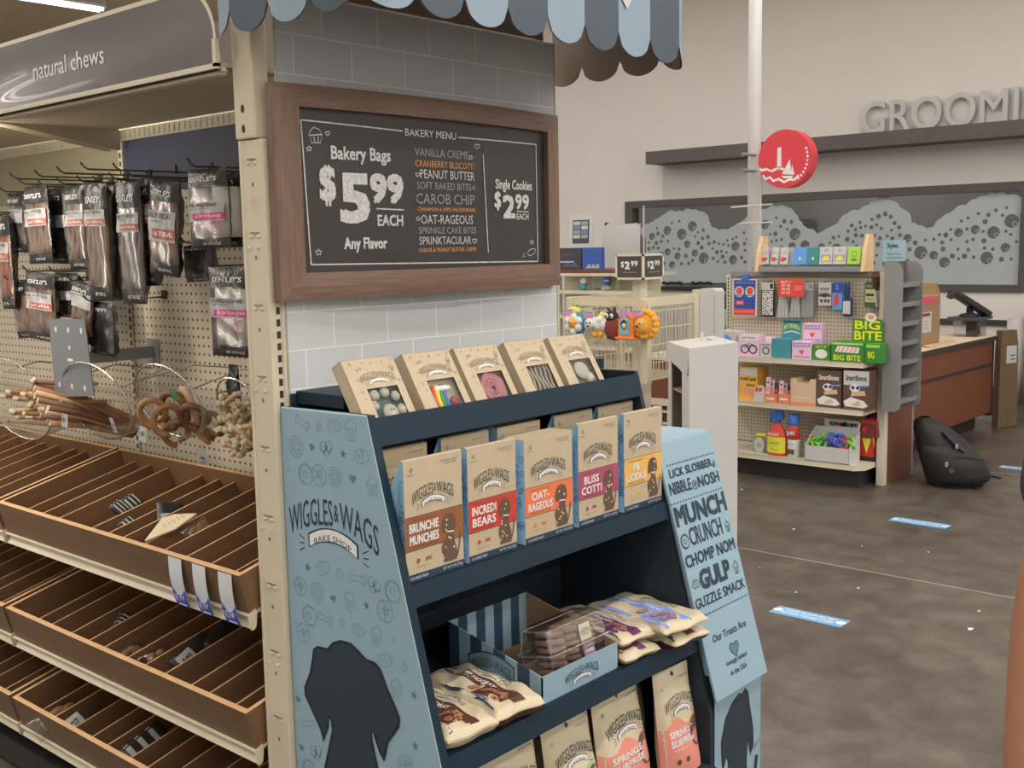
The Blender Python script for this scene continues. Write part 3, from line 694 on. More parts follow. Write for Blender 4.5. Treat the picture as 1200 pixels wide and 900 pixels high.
def logo(mb, fr, u0, v0, u1, v1, ink=0, wht=1, small=None, n=.0012, banner=True):
    W, H = u1 - u0, v1 - v0; arc = H * .28
    mb.text('WIGGLES', fr, u0, v0 + H * .30, u0 + W * .50, v0 + H * .72, ink, .012, n, skew=-W * .0) if False else None
    for s, a, b_, h in (('WIGGLES', 0, .51, .52), ('&', .525, .575, .34), ('WAGS', .59, 1.0, .52)):
        g, f, _ = text_geo(s); q = []
        for x, y in g:
            t = a + (b_ - a) * x; e = 1 - 4 * (t - .5) ** 2
            q.append(fr.pt(u0 + W * t, v0 + H * (.10 + (.1 if s == '&' else 0)) + H * .36 * e + y * H * h * (.9 + .12 * abs(2 * t - 1)), n))
        mb.add(q, f, ink)
    if banner:
        arcband(mb, fr, u0 + W * .22, u0 + W * .78, v0 - H * .02, v0 + H * .24, H * .18, n, ink); arcband(mb, fr, u0 + W * .235, u0 + W * .765, v0 + H * .005, v0 + H * .215, H * .18, n + .0004, wht)
        mb.text('BAKE SHOP', fr, u0 + W * .29, v0 + H * .06, u0 + W * .71, v0 + H * .165, ink, .0, n + .0008, arc=H * .13)
        for sgn in (-1, 1):
            for q in range(3):
                a = (-.5, 0, .5)[q]; cx = u0 + W * (.5 + sgn * .33); cy = v0 + H * .03
                mb.stroke([(cx, cy + a * H * .16), (cx + sgn * W * .06, cy + a * H * .3)], fr, W * .008, n, ink)
# logo on the side panel
b = MB(); a, c_ = fL.uv(341, 637), fL.uv(443, 600)
logo(b, fL, a[0], fL.uv(395, 648)[1], c_[0], fL.uv(395, 583)[1] , 0, 1); b.build('logo', [INK, WHT], o)
# back, shelves, fascias, riser, base
MB().box(.034, .94, -.012, -.007, .03, 1.30).build('back_panel', NAVYD, D)
MB().prism([(-.17, 1.279), (-.17, 1.306), (-.015, 1.306), (-.015, 1.279)], Fr((0, 0, 0), Y_, Z_), .046, .94).build('riser', NAVY, D)
SLOPE = 0.0; FAS = [(1.275, 1.215, -.268), (.948, .901, -.357), (.618, .568, -.448)]
for zt, zb, y in FAS:
    zs = zb - .002 if zt > 1 else zt - .004; dz = SLOPE * (-.013 - fy(zt) - .005) if .7 < zt < 1 else 0
    sh = MB().prism([(-.013, zs - dz), (fy(zt) + .005, zs), (fy(zt) + .005, zs - .006), (-.013, zs - dz - .006)], Fr((0, 0, 0), Y_, Z_), .034, .94).build('shelf', NAVYD, D)
    fr = Fr((0, fy(zt), zt), X_, Vector((0, .262, 1)))
    MB().prism([(.034, -(zt - zb) * 1.03), (.938, -(zt - zb) * 1.03), (.938, -.004), (.034, -.004)], fr, -.004, .004).build('fascia', NAVY, sh, bevel=.0015)
MB().box(.034, .94, yp(.4) + .004, -.013, .26, .272).build('shelf', NAVYD, D)
b = MB().box(.034, .94, yp(.4), yp(.4) + .01, .02, .27).build('base_front', NAVY, D)
MB().box(.34, .36, -.0135, -.0125, .63, .9).build('seam', mat('seam_light', A(90, 98, 104), .6), D)
# slanted wing with the words
wg = thing('word_panel', 'slanted pale blue panel printed Munch Crunch Chomp Nom Gulp, right of the treat display', 'display panel', (0, 0, 0))
Ot, Ob = Vector((0, -.335, 1.092)), Vector((0, -.517, .444)); Vd = (Ot - Ob)
wf = Fr(Vector((.94, Ob.y, Ob.z)), X_, Vd); WL = Vd.length; WWd = .262
b = MB(); q = [(0, 0), (WWd, 0), (WWd, WL), (0, WL)]
b.prism(q, wf, -.006, 0, 0)
b.build('slanted_panel', SKY, wg)
b = MB(); b.prism([(-.185, 1.092), (-.335, 1.092), (-.339, 1.08), (-.185, 1.08)], Fr((0, 0, 0), Y_, Z_), .958, 1.2); b.build('top_flap', SKY, wg)
b = MB(); b.prism([(-.185, .02), (-.185, 1.079), (-.337, 1.079), (-.50, .50), (-.50, .02)], Fr((0, 0, 0), Y_, Z_), .957, 1.197); cc = b.build('column_box', SKY, wg)
b = MB(); b.box(.9562, .9568, -.5, -.2, .02, .5).build('column_side', NAVY, wg)
b = MB()
def wtext(s, x0, yb0, x1, yb1, h, bold=.02, mi=0, arc=0):
    a = wf.uv(x0, yb0); c_ = wf.uv(x1, yb1); tt = wf.uv(x0, yb0 - h); v0 = (a[1] + c_[1]) / 2
    b.text(s, wf, a[0], v0, c_[0], v0 + tt[1] - a[1], mi, bold, .0012, arc=arc)
px = lambda x, y: (640 + x / 2.25, 500 + y / 2.25)
for s, a, c_, h, bo in (('LICK SLOBBER', (326, 135), (438, 106), 24, .03), ('NIBBLE', (328, 183), (385, 165), 34, .022), ('NOSH', (403, 160), (458, 145), 32, .03), ('MUNCH', (345, 265), (478, 222), 58, .045),
                        ('CRUNCH', (383, 316), (467, 283), 52, .012), ('CHOMP NOM', (370, 372), (500, 325), 36, .03), ('GULP', (410, 430), (490, 400), 58, .05), ('GUZZLE SMACK', (396, 482), (525, 425), 30, .02)):
    x, y = px(*a), px(*c_); wtext(s, x[0], x[1], y[0], y[1], h / 2.25, bo)
for s, a, c_, h in (('Our Treats Are', (440, 568), (528, 528), 22), ('lovingly baked', (476, 632), (530, 610), 18), ('in the USA', (488, 655), (530, 635), 16)):
    x, y = px(*a), px(*c_); wtext(s, x[0], x[1], y[0], y[1], h / 2.25, .01)
for (a, c_) in (((318, 100), (440, 72)), ((322, 205), (462, 165)), ((418, 493), (530, 447))):
    p0, p1 = wf.uv(*px(*a)), wf.uv(*px(*c_)); v = (p0[1] + p1[1]) / 2
    for k in range(20): b.disc(wf, p0[0] + (p1[0] - p0[0]) * k / 19, v, .0028, .001, 0, 8)
for kd, p, r in (('donut', (366, 303), .019), ('roll', (392, 153), .012), ('cupcake', (478, 262), .014), ('loaf', (394, 415), .017), ('cupcake', (500, 370), .017), ('cupcake', (441, 97), .009)):
    u, v = wf.uv(*px(*p)); ic(b, wf, kd, u, v, r, 0, .0022)
u, v = wf.uv(*px(496, 583)); hp = [(u + .022 * .062 * 16 * math.sin(a * .2244) ** 3, v + .022 * .062 * (13 * math.cos(a * .2244) - 5 * math.cos(2 * a * .2244) - 2 * math.cos(3 * a * .2244))) for a in range(28)]
b.flat(hp, wf, .0009, 1); b.stroke(hp, wf, .0025, .0012, 0, True)
b.build('printed_words', [INK, SKYG], wg)
# dog on the column box
cfm = Fr((0, -.50, 0), X_, Z_); b = MB()
DG = [(525, 110), (480, 200), (468, 290), (475, 340), (480, 355), (482, 320), (492, 300), (500, 330)]
du0, dv1 = cfm.uv(846, 850)[0], cfm.uv(867, 810)[1]; du1 = cfm.uv(890, 850)[0]
DG2 = [(.2, -.9), (.22, -.2), (.17, .28), (.1, .36), (.02, .2), (.0, .35), (-.02, .55), (.1, .8), (.28, .92), (.45, .98), (.55, .95), (.62, 1.), (.7, .93), (.75, .75), (.84, .5), (.86, .28), (.78, .2), (.72, .38), (.68, .3), (.66, .1), (.8, -.3), (.85, -.9)]
hh = .24
dogc = [(du0 + (du1 - du0) * x * .95, dv1 - hh + hh * y) for x, y in DG2]
b.flat(dogc, cfm, .0012, 0); b.stroke(dogc, cfm, .004, .0016, 1, True)
tu = du1 - .022
b.stroke([(tu - .035, dv1 - .44), (tu - .018, dv1 - .36), (tu - .012, dv1 - .28), (tu + .0, dv1 - .24), (tu + .006, dv1 - .21)], cfm, .016, .0012, 0)
for k in range(3): b.stroke([(tu - .03 + k * .02, dv1 - .2 + .012 * k), (tu - .015 + k * .02, dv1 - .18 + .006 * k)], cfm, .0025, .001, 1)
b.build('dog_silhouette', [mat('dog_slate', A(36, 46, 53), .55), mat('dog_outline', A(22, 30, 37), .55)], wg)

# ================================================================ products on the treat display
BAGBLUE = mat('bag_side_blue', A(138, 164, 180), .45); BAGDOT = mat('bag_side_print', A(56, 86, 108), .5)
NAVYP = mat('navy_print', A(36, 54, 70), .5); CREAMP = mat('cream_print', A(208, 190, 160), .55)
SITDOG = [(.12, 0), (.08, .05), (.2, .09), (.05, .2), (.02, .34), (.12, .44), (.26, .5), (.27, .62), (.1, .6), (.02, .7), (.06, .86), (.2, .97), (.4, 1), (.62, .96), (.72, .84), (.74, .68), (.64, .6), (.62, .5), (.66, .38), (.74, .24), (.78, .12), (.74, .04), (.76, 0)]
SW2 = {}
def treat_box(x, y, z, title, band, label, w=.163, h=.236, d=.068, tilt=8, opened=False, group='tan treat boxes on the upper shelf', sub='NATURAL DOG TREATS', back=False, yaw=0):
    t = thing('treat_box', label, 'treat box', (x, y, z), (R(-tilt), 0, R(yaw)), group)
    prof = [(0, 0), (0, h), (d * .95, h), (d, h * .8), (d, 0)] if opened else [(0, 0), (0, h), (d * .12, h + .002), (d * .75, h * .68), (d, h * .5), (d, 0)]
    b = MB(); k = len(prof)
    L = [(0, p, q) for p, q in prof]; Rr = [(w, p, q) for p, q in prof]
    b.add(L + Rr, [(0, k, k + 1, 1)], 0)
    b.add(L + Rr, [(i, (i + 1) % k, (i + 1) % k + k, i + k) for i in range(1, k)], 0)
    # gusset sides are pinched inwards at the top
    def gus(xs, s):
        c = (xs + s * .012, prof[-1][0] * .5, h * .72) if not opened else (xs, d * .5, h * .7)
        q = [(xs, p, r) for p, r in prof]
        b.add(q + [c], [(i, (i + 1) % k, k) for i in range(k)], 1)
    gus(0, 1); gus(w, -1)
    b.build('box_body', [KRAFT, BAGBLUE], t)
    f = Fr((0, 0, 0), X_, Z_); a = MB()
    if not back:
        a.patch(f, 0, .0005, w, h * .062, mi=2).patch(f, 0, h * .26, w, h * .535, mi=3)
        a.stroke([(0, h * .537), (w, h * .537)], f, .001, .001, 2); a.stroke([(0, h * .26), (w, h * .26)], f, .001, .001, 2)
        a.text('U.S.A. BAKED TREATS', f, w * .05, h * .02, w * .36, h * .042, 1).text('NET WT 14 OZ (397g)', f, w * .62, h * .018, w * .97, h * .046, 1)
        th = h * .078
        for i, s in enumerate(title):
            wd = min(w * .5, text_geo(s)[2] * th * 1.0); a.text(s, f, w * .31 - wd / 2, h * (.405 - .1 * i), w * .31 + wd / 2, h * (.405 - .1 * i) + th, 1, .03, .0016)
        a.text('CRUNCHY & DELICIOUS', f, w * .12, h * .497, w * .5, h * .513, 4); a.text(sub, f, w * .1, h * .275, w * .52, h * .293, 4)
        dx, dy, dw, dh = w * .60, h * .085, w * .36, h * .41
        a.flat([(dx + dw * p, dy + dh * q) for p, q in SITDOG], f, .0014, 4)
        a.stroke([(dx + dw * .76, dy + dh * .05), (dx + dw * .9, dy + dh * .3), (dx + dw * .95, dy + dh * .52)], f, w * .022, .0014, 4)
        rr = random.Random(len(title[0]))
        for _ in range(9): a.disc(f, dx + dw * rr.uniform(.18, .62), dy + dh * rr.uniform(.1, .9), w * .014, .0018, 5, 8)
        a.stroke([(dx + dw * .28, dy + dh * .62), (dx + dw * .62, dy + dh * .6)], f, w * .018, .0018, 1)
        for q in (.2, .38): ic(a, f, 'star' if q < .3 else 'bone', w * q, h * .165, w * .045, 3, w * .012)
        a.disc(f, w * .2, h * .165, w * .035, .0011, 3, 8); a.disc(f, w * .38, h * .165, w * .022, .0011, 3, 6)
        a.text('apple & oats', f, w * .17, h * .105, w * .42, h * .118, 4)
        a.ring(f, w * .12, h * .92, w * .022, w * .008, .001, 0, 10).text('MADE IN USA', f, w * .06, h * .875, w * .19, h * .886, 0)
        a.text('EXCELLENT & TASTY', f, w * .64, h * .94, w * .93, h * .952, 0).text('FUN TO SHARE', f, w * .7, h * .918, w * .9, h * .93, 0)
    else:
        a.patch(f, 0, h * .26, w, h * .535, mi=3)
        a.ring(f, w * .12, h * .92, w * .022, w * .008, .001, 0, 10).text('MADE IN USA', f, w * .06, h * .875, w * .19, h * .886, 0)
        a.text('EXCELLENT & TASTY', f, w * .64, h * .94, w * .93, h * .952, 0)
    logo(a, f, w * .12, h * .60, w * .84, h * .80, 0, 1, n=.0012)
    sf = Fr((-.0002, 0, 0), -Y_, Z_, lambda u, v: -.0005)
    if not back:
        rr = random.Random(int(x * 1000))
        for _ in range(60):
            u, v = -rr.uniform(.004, d - .004), rr.uniform(.006, h * .92)
            lim = d if v < h * .5 else d * max(.05, 1 - .93 * (v - h * .5) / (h * .5))
            if opened: lim = d
            if -u > lim - .006: continue
            nn = .0008 - (.0 if v < .02 else .012 * max(0, min(v / (h * .72), (h - v) / (h * .28)) * min(1, min(-u, d - -u) / (d * .5))) * (0 if opened else 1)) + .0006
            fr2 = Fr((-nn, 0, 0), -Y_, Z_)
            if rr.random() < .35: a.disc(fr2, u, v, .0022, .0004, 6, 6)
            else: a.ring(fr2, u, v, rr.uniform(.004, .007), .0011, .0004, 6, 8)
    a.build('printed_art', [INKD, WHT, NAVYP, band, BROWNP, CREAMP, BAGDOT], t)
    return t
BANDS = [(('BRUNCHIE', 'MUNCHIES'), mat('band_brown', A(132, 78, 46), .5), 'brown banded Brunchie Munchies treat box, leftmost front box on the display', 'TURKEY & WAFFLE RECIPE'),
         (('INCREDI', 'BEARS'), mat('band_red', A(172, 56, 46), .5), 'red banded Incredi Bears treat box, second from left in the front row', 'APPLE & CINNAMON'),
         (('OAT-', 'RAGEOUS'), mat('band_orange', A(202, 104, 64), .5), 'orange banded Oat-Rageous treat box with flat open top, middle of the front row', 'PEANUT BUTTER'),
         (('BLISS', 'COTTI'), mat('band_plum', A(152, 66, 86), .5), 'plum banded Bliss Cotti treat box, fourth in the front row', 'CRANBERRY & ORANGE'),
         (('PB', 'LICIOUS'), mat('band_amber', A(226, 152, 76), .5), 'amber banded PB Licious treat box, rightmost of the front row', 'PEANUT BUTTER')]
XS = (.036, .216, .397, .590, .772)
ZSH = .948 - .0035
for i, (tt, bm, lab, sub) in enumerate(BANDS):
    treat_box(XS[i], fy(.948) + .007, ZSH + .001, tt, bm, lab, opened=(i == 2), sub=sub, h=(.245, .244, .236, .245, .246)[i], w=(.163, .152, .17, .156, .164)[i], tilt=0, d=.066)
for i, (tt, bm, lab, sub) in enumerate(BANDS):
    treat_box(XS[i] - (.0, -.012, -.01, -.02, -.012)[i], fy(.948) + .094, ZSH + .001, tt, bm, 'tan treat box peeking up behind the %s box' % ' '.join(tt).replace('- ', '-').title(), opened=(i in (2,)), back=True, group='tan treat boxes in the back row', tilt=0, h=.254, d=.062, w=.15)

# ---- cookie boxes on the top step
FILMC = clear('pack_film', (.97, .97, .97), .0, .18)
def cookie_box(x, kind, label, w=.143, h=.172, d=.032, tilt=31):
    t = thing('cookie_box', label, 'cookie box', (x, -.262, 1.2315), (R(-tilt), 0, 0), 'windowed cookie boxes on the top step')
    f = Fr((0, 0, 0), X_, Z_); a, c, e, g = w * .27, w * .86, h * .14, h * .60
    b = MB()
    b.box(0, w, d - .001, d, 0, h).box(0, w, 0, d, 0, .001).box(0, w, 0, d, h - .001, h).box(0, .001, 0, d, 0, h).box(w - .001, w, 0, d, 0, h)
    b.box(0, a, 0, .001, 0, h).box(c, w, 0, .001, 0, h).box(a, c, 0, .001, 0, e).box(a, c, 0, .001, g, h)
    b.build('carton', KRAFT, t)
    p = MB(); p.patch(f, a - .002, e - .002, c + .002, g + .002, n=-.0025).build('window_film', FILMC, t)
    m = MB(); f2 = Fr((0, d * .4, 0), X_, Z_); ms = []
    cx, cy, r = (a + c) / 2, (e + g) / 2, (c - a) / 2
    if kind == 'faces':
        ms = [mat('tray_green', A(32, 68, 62), .5), mat('icing_white', A(158, 148, 130), .5), BROWNP]
        m.patch(f2, a - .01, .004, c + .01, g + .01, n=-.004, mi=0)
        for u, v, q in ((.25, .85, .2), (.6, .9, .19), (.9, .75, .18), (.12, .55, .19), (.55, .3, .32), (.95, .35, .2)):
            uu, vv = a + (c - a) * u, e + (g - e) * v; m.ell(f2.pt(uu, vv, .003), (r * q * 1.5, .008, r * q * 1.5), 14, mi=1)
            for s in (-.3, .3): m.disc(f2, uu + s * r * q, vv + r * q * .3, r * q * .16, .012, 2, 8)
    elif kind == 'rainbow':
        ms = [mat('icing_cream', A(152, 140, 122), .5), RED, YELLOW, GREEN, BLUE, WHT, mat('heart_red', A(125, 29, 39), .4)]
        m.patch(f2, a - .01, .004, c + .01, g + .01, n=-.004, mi=0)
        for k, mi in enumerate((1, 2, 3, 4)): m.tube([f2.pt(a + (c - a) * (.08 + .14 * k), e - .01, .002), f2.pt(a + (c - a) * (.1 + .13 * k), e + (g - e) * .45, .004), f2.pt(a + (c - a) * (.22 + .12 * k), e + (g - e) * .85, .002)], .0065, 6, mi=mi)
        m.ell(f2.pt(a + (c - a) * .78, e + (g - e) * .32, .004), (.013, .005, .013), 12, mi=6); m.ell(f2.pt(a + (c - a) * .5, e + (g - e) * .75, .004), (.03, .006, .008), 12, mi=5)
    elif kind == 'pink':
        ms = [mat('cookie_brown', A(111, 82, 62), .7), mat('icing_pink', A(152, 91, 94), .4)]
        m.patch(f2, a - .01, .004, c + .01, g + .01, n=-.004, mi=0)
        rr = random.Random(2)
        for q in (.3, .55, .8, 1.0): m.tube([f2.pt(cx + r * q * .8 * math.cos(k * .45), cy + r * q * .9 * math.sin(k * .45), .004 + .003 * math.sin(k * 1.7)) for k in range(14)], .0052, 6, True, 1)
    elif kind == 'zebra':
        ms = [mat('cookie_dark', A(72, 57, 48), .6), mat('icing_tan', A(145, 130, 111), .5)]
        m.patch(f2, a - .01, .004, c + .01, g + .01, n=-.004, mi=0)
        for k in range(7): m.tube([f2.pt(a + (c - a) * (.02 + .16 * k) + .004 * math.sin(j * 1.3 + k), .004 + (g) * j / 8, .003) for j in range(9)], .0032, 6, mi=1)
    else:
        ms = [mat('bag_green', A(88, 97, 68), .5), mat('icing_white', A(158, 148, 130), .5), BROWNP]
        m.patch(f2, a - .01, .004, c + .01, g + .01, n=-.004, mi=0)
        m.ell(f2.pt(cx + .004, cy + .012, .002), (r * .66, .008, r * .6), 14, mi=1); m.ell(f2.pt(cx + r * .5, cy - .012, .004), (r * .4, .008, r * .42), 14, mi=1)
        m.disc(f2, cx + r * .5, cy - .02, .003, .013, 2, 8)
    m.build('cookies', ms, t, smooth=True)
    k = MB(); logo(k, f, w * .20, h * .645, w * .88, h * .83, 0, 1, n=.0012, banner=True)
    rr = random.Random(int(x * 100))
    for kd, u, v, q in (('bone', .26, .86, .05), ('cupcake', .88, .84, .055), ('drop', .53, .93, .04), ('ostar', .14, .94, .022), ('drop', .36, .94, .02), ('ostar', .74, .93, .022), ('drop', .16, .72, .022), ('ostar', .17, .56, .026), ('drop', .18, .47, .026), ('ostar', .93, .66, .022), ('drop', .93, .52, .022), ('ostar', .93, .95, .02)):
        ic(k, f, kd, w * u, h * v, w * q, 0, .0011, .3 if kd == 'bone' else 0)
    k.patch(f, .002, h * .11, w * .24, h * .135, mi=2)
    k.build('printed_art', [mat('kraft_ink', A(112, 96, 78), .6), WHT, SKY], t)
for x, kd, lab in ((.038, 'faces', 'tan cookie box with white faced cookies on green in its window'), (.208, 'rainbow', 'tan cookie box with a rainbow cookie and red heart in its window'),
                   (.366, 'pink', 'tan cookie box with pink iced cookies in its window'), (.537, 'zebra', 'tan cookie box with brown and cream striped cookies in its window'), (.702, 'green', 'tan cookie box with a white cookie on pale green in its window')):
    cookie_box(x, kd, lab)

# ---- flat treat bags, lying on the middle shelf
BAGCREAM = mat('bag_cream_foil', A(186, 166, 136), .34, noise=(20, .05), bump=.25)
def soft_bag(name, label, loc, w, l, tk, rotz, art, group, side=None, tilt=(0, 0), seed=1):
    """a filled pillow bag lying on its back: text runs along local x, up is local y"""
    t = thing(name, label, 'treat bag', loc, (tilt[0], tilt[1], rotz), group)
    rr = random.Random(seed); ph = [rr.uniform(0, 6) for _ in range(6)]
    def hgt(u, v):
        a, c = u / l, v / w
        e = max(0, 1 - (2 * a - 1) ** 8) ** .55 * max(0, 1 - (2 * c - 1) ** 10) ** .45
        return tk * (.5 + .5 * e) + e * tk * (.07 * math.sin(a * 9 + ph[0]) * math.sin(c * 7 + ph[1]) + .05 * math.sin(a * 21 + ph[2] + c * 9)) - (1 - e) * tk * .12 * math.sin(a * 30 + ph[3])
    def low(u, v):
        a, c = u / l, v / w; e = max(0, 1 - (2 * a - 1) ** 8) ** .55 * max(0, 1 - (2 * c - 1) ** 10) ** .45
        return tk * .5 * (1 - e)
    b = MB(); nu, nv = 36, 24
    wob = lambda u, v: (u - l / 2 + .004 * math.sin(v * 60 + ph[4]), v - w / 2 + .003 * math.sin(u * 50 + ph[5]))
    b.grid(lambda i, j: (*wob(l * i, w * j), hgt(l * i, w * j)), nu, nv, 0); b.grid(lambda i, j: (*wob(l * i, w * j), low(l * i, w * j)), nu, nv, 1)
    b.grid(lambda i, j: (*wob(l * i, 0), low(l * i, 0) + (hgt(l * i, 0) - low(l * i, 0)) * j), nu, 1, 1); b.grid(lambda i, j: (*wob(l * i, w), low(l * i, w) + (hgt(l * i, w) - low(l * i, w)) * j), nu, 1, 1)
    for e in (0, l): b.grid(lambda i, j: (*wob(e, w * i), low(e, w * i) + (hgt(e, w * i) - low(e, w * i)) * j), nv, 1, 0)
    b.build('bag_body', [BAGCREAM, side or BAGCREAM], t, smooth=True)
    f = Fr((-l / 2, -w / 2, 0), X_, Y_, hgt); a = MB(); mats = art(a, f, l, w)
    a.build('printed_art', mats, t)
    return t
CHOC = mat('choc_print', A(84, 52, 38), .4); BISC = mat('biscuit_print', A(152, 104, 70), .5); PURP = mat('purple_print', A(92, 48, 84), .4); PERI = mat('periwinkle_print', A(120, 132, 186), .4)
def art_bag(title, col, col2):
    def art(a, f, l, w):
        a.patch(f, l * .03, w * .42, l * .97, w * .66, 20, 4, .0006, 2)
        a.patch(f, l * .03, w * .05, l * .97, w * .12, 20, 1, .0006, 3)
        a.text(title, f, l * .1, w * .50, l * .68, w * .585, 1, .03, .0014)
        logo(a, f, l * .3, w * .70, l * .72, w * .92, 0, 1, n=.0012)
        rr = random.Random(5)
        a.patch(f, l * .62, w * .14, l * .9, w * .46, 8, 6, .0009, 2)
        for k in range(9):
            u, v = l * rr.uniform(.56, .88), w * rr.uniform(.2, .52); a.disc(f, u, v, w * .07, .0016 + k * .0002, 4, 10)
            a.disc(f, u, v, w * .03, .0018 + k * .0002, 2, 8)
        a.text('OVEN BAKED DOG COOKIES', f, l * .1, w * .455, l * .42, w * .475, 1); a.text('NET WT 12 OZ', f, l * .7, w * .07, l * .9, w * .1, 1)
        ic(a, f, 'ostar', l * .16, w * .3, w * .05, 2, .002)
        return [INKD, WHT, col, col2, BISC]
    return art
zs = .618 - .004 + .0008
G = 'flat cream treat bags on the middle shelf'
soft_bag('treat_bag', 'cream and brown Chip Chip Hooray bag at the left end, nearest the side panel', (.122, -.325, zs), .132, .27, .05, R(-95), art_bag('CHIP CHIP HOORAY', CHOC, NAVYP), G, side=BAGCREAM, seed=2)
soft_bag('treat_bag', 'cream and brown Chip Chip Hooray bag lying against the striped tray', (.258, -.330, zs), .135, .275, .055, R(-97), art_bag('CHIP CHIP HOORAY', CHOC, NAVYP), G, side=CHOC, seed=4)
soft_bag('treat_bag', 'cream and purple treat bag under the others beside the striped tray', (.706, -.335, zs), .125, .26, .034, R(-96), art_bag('CAROB CHIP', PURP, NAVYP), G, side=BAGCREAM, seed=6)
soft_bag('treat_bag', 'cream and purple treat bag on top of the other purple one', (.712, -.315, zs + .036), .125, .27, .034, R(-98), art_bag('VIOLET SWIRL', PURP, NAVYP), G, side=BAGCREAM, seed=8)
soft_bag('treat_bag', 'clear-sided bag of brown treats at the bottom of the right stack', (.852, -.380, zs), .14, .25, .040, R(-94), art_bag('COCOA TWIST', CHOC, NAVYP), G, side=mat('dark_treats', A(60, 48, 42), .4, noise=(40, .4)), seed=9)
soft_bag('treat_bag', 'cream and periwinkle treat bag topmost at the right end of the shelf', (.835, -.372, zs + .046), .165, .275, .032, R(-96), art_bag('BLUEBERRY STICKS', PERI, PERI), G, seed=11, tilt=(R(0), 0))

# ---- striped display tray with the clear cookie pack
T = thing('display_tray', 'blue striped open card tray on the middle shelf holding a clear cookie pack', 'display tray', (.346, -.4375, zs))
W, DD, hb, hf = .280, .284, .128, .062
tf = MB(); tf.box(0, W, 0, .003, 0, hf); fp = tf.build('front_panel', SKY, T)
k = MB(); ff_ = Fr((0, 0, 0), X_, Z_); logo(k, ff_, W * .28, hf * .2, W * .72, hf * .85, 0, 1); k.build('logo', [INK, WHT], fp)
STN = mat('stripe_navy', A(40, 60, 76), .5)
def tside(x, inner):
    n = 8; b = MB()
    for i in range(n):
        y0, y1 = DD * i / n, DD * (i + 1) / n; zz = lambda y: hf + (hb - hf) * (y / DD)
        b.prism([(-y1, 0), (-y0, 0), (-y0, zz(y0)), (-y1, zz(y1))], Fr((x, 0, 0), -Y_, Z_), -.003, 0, (i % 2) if not inner else 2)
    return b.build('tray_side', [SKY, STN, CARDB], T)
ls = tside(0, False)
k = MB(); lf_ = Fr((-.0004, 0, 0), -Y_, Z_)
arcband(k, lf_, -DD * .78, -DD * .28, hf * .25, hf * 1.05, hf * .3, .0003, 0); arcband(k, lf_, -DD * .77, -DD * .29, hf * .3, hf * 1.0, hf * .3, .0006, 1); logo(k, lf_, -DD * .75, hf * .45, -DD * .31, hf * 1.15, 0, 1, n=.0012, banner=False); k.build('logo', [INK, SKYD], ls)
b = MB(); b.prism([(-y, z) for y, z in ((0, 0), (DD, 0), (DD, hb), (0, hf))], Fr((W - .003, 0, 0), -Y_, Z_), -.003, 0, 0); b.build('tray_side', [CARDB], T)
b = MB()
for i in range(9): b.box(W * i / 9, W * (i + 1) / 9, DD - .003, DD, 0, hb, i % 2)
b.build('back_panel', [SKY, STN], T)
MB().box(.003, W - .003, .003, DD - .003, 0, .003).build('tray_floor', CARDB, T)
c = thing('cookie_pack', 'clear plastic hinged pack of brown cookies in the striped tray', 'cookie pack', (.346 + .060, -.4375 + .0105, zs + .026), (R(-12), 0, 0))
w_, d_, h_ = .215, .10, .122
def frust(x, y, z): return lambda i, j: None
sh = MB(); N = 28
def rrect(w, d, r, k):
    out = []
    for cx, cy, a0 in ((w - r, r, -90), (w - r, d - r, 0), (r, d - r, 90), (r, r, 180)):
        for i in range(5): out.append((cx + r * math.cos(R(a0 + i * 22.5)), cy + r * math.sin(R(a0 + i * 22.5))))
    return out
rings = []
for z, s in ((0, .012), (.004, .008), (.058, .002), (.06, -.005), (.064, -.005), (.066, .002), (.112, .010), (.122, .020)):
    rings.append([(s + x * (w_ - 2 * s) / w_, s + y * (d_ - 2 * s) / d_, z) for x, y in rrect(w_, d_, .014, 5)])
v = [p for r_ in rings for p in r_]; n = len(rings[0])
sh.add(v, [(i * n + j, i * n + (j + 1) % n, (i + 1) * n + (j + 1) % n, (i + 1) * n + j) for i in range(len(rings) - 1) for j in range(n)] + [tuple(range(n)), tuple(range((len(rings) - 1) * n, len(rings) * n))])
sh.build('clear_shell', clear('clamshell_plastic', (.93, .93, .93), .13, .12), c)
for k_ in (3, 6): MB().tube([(x, y, z) for x, y, z in rings[k_]], .0016, 5, True).build('shell_rim', clear('clamshell_edge', (.85, .85, .85), .35, .2, haze=.25, hazecol=(.7, .68, .66)), c)  # whitish tubes added as painted highlights along the shell rims
for k_ in (2, 7, 12, 17): MB().tube([rings[q_][k_] for q_ in (1, 2, 5, 6)], .0012, 5).build('shell_edge', clear('clamshell_edge', (.85, .85, .85), .35, .2), c)  # the same painted highlight carried up the shell corners
ck = MB(); rr = random.Random(4)
for sx in (.058, .11, .162):
    for i in range(6):
        z = .012 + i * .0165; q = .043 - .004 * rr.random(); ox, oy = rr.uniform(-.003, .003), rr.uniform(-.003, .003)
        ck.lathe([(q * .6, -.006), (q * .95, -.005), (q, 0), (q * .93, .005), (q * .5, .007)], 14, Matrix.Translation((sx + ox, .05 + oy, z)) @ Matrix.Diagonal((.58, 1, 1, 1)))
ck.split('cookie', mat('cookie_baked', A(136, 104, 84), .8, noise=(60, .25)), c, smooth=True)
k = MB(); kf = Fr((0, .0035, 0), X_, Vector((0, .0045, .06)).normalized())
k.patch(kf, .118, .008, .158, .100, n=.002, mi=2).patch(kf, .118, .012, .158, .062, n=.0024, mi=3); logo(k, kf, .121, .072, .155, .092, 0, 1, n=.003); k.text('SPRINKLE', kf, .122, .045, .154, .052, 1, .02, .003).text('COOKIES', kf, .124, .034, .152, .041, 1, .02, .003).text('for dogs', kf, .128, .022, .148, .028, 1, 0, .003)
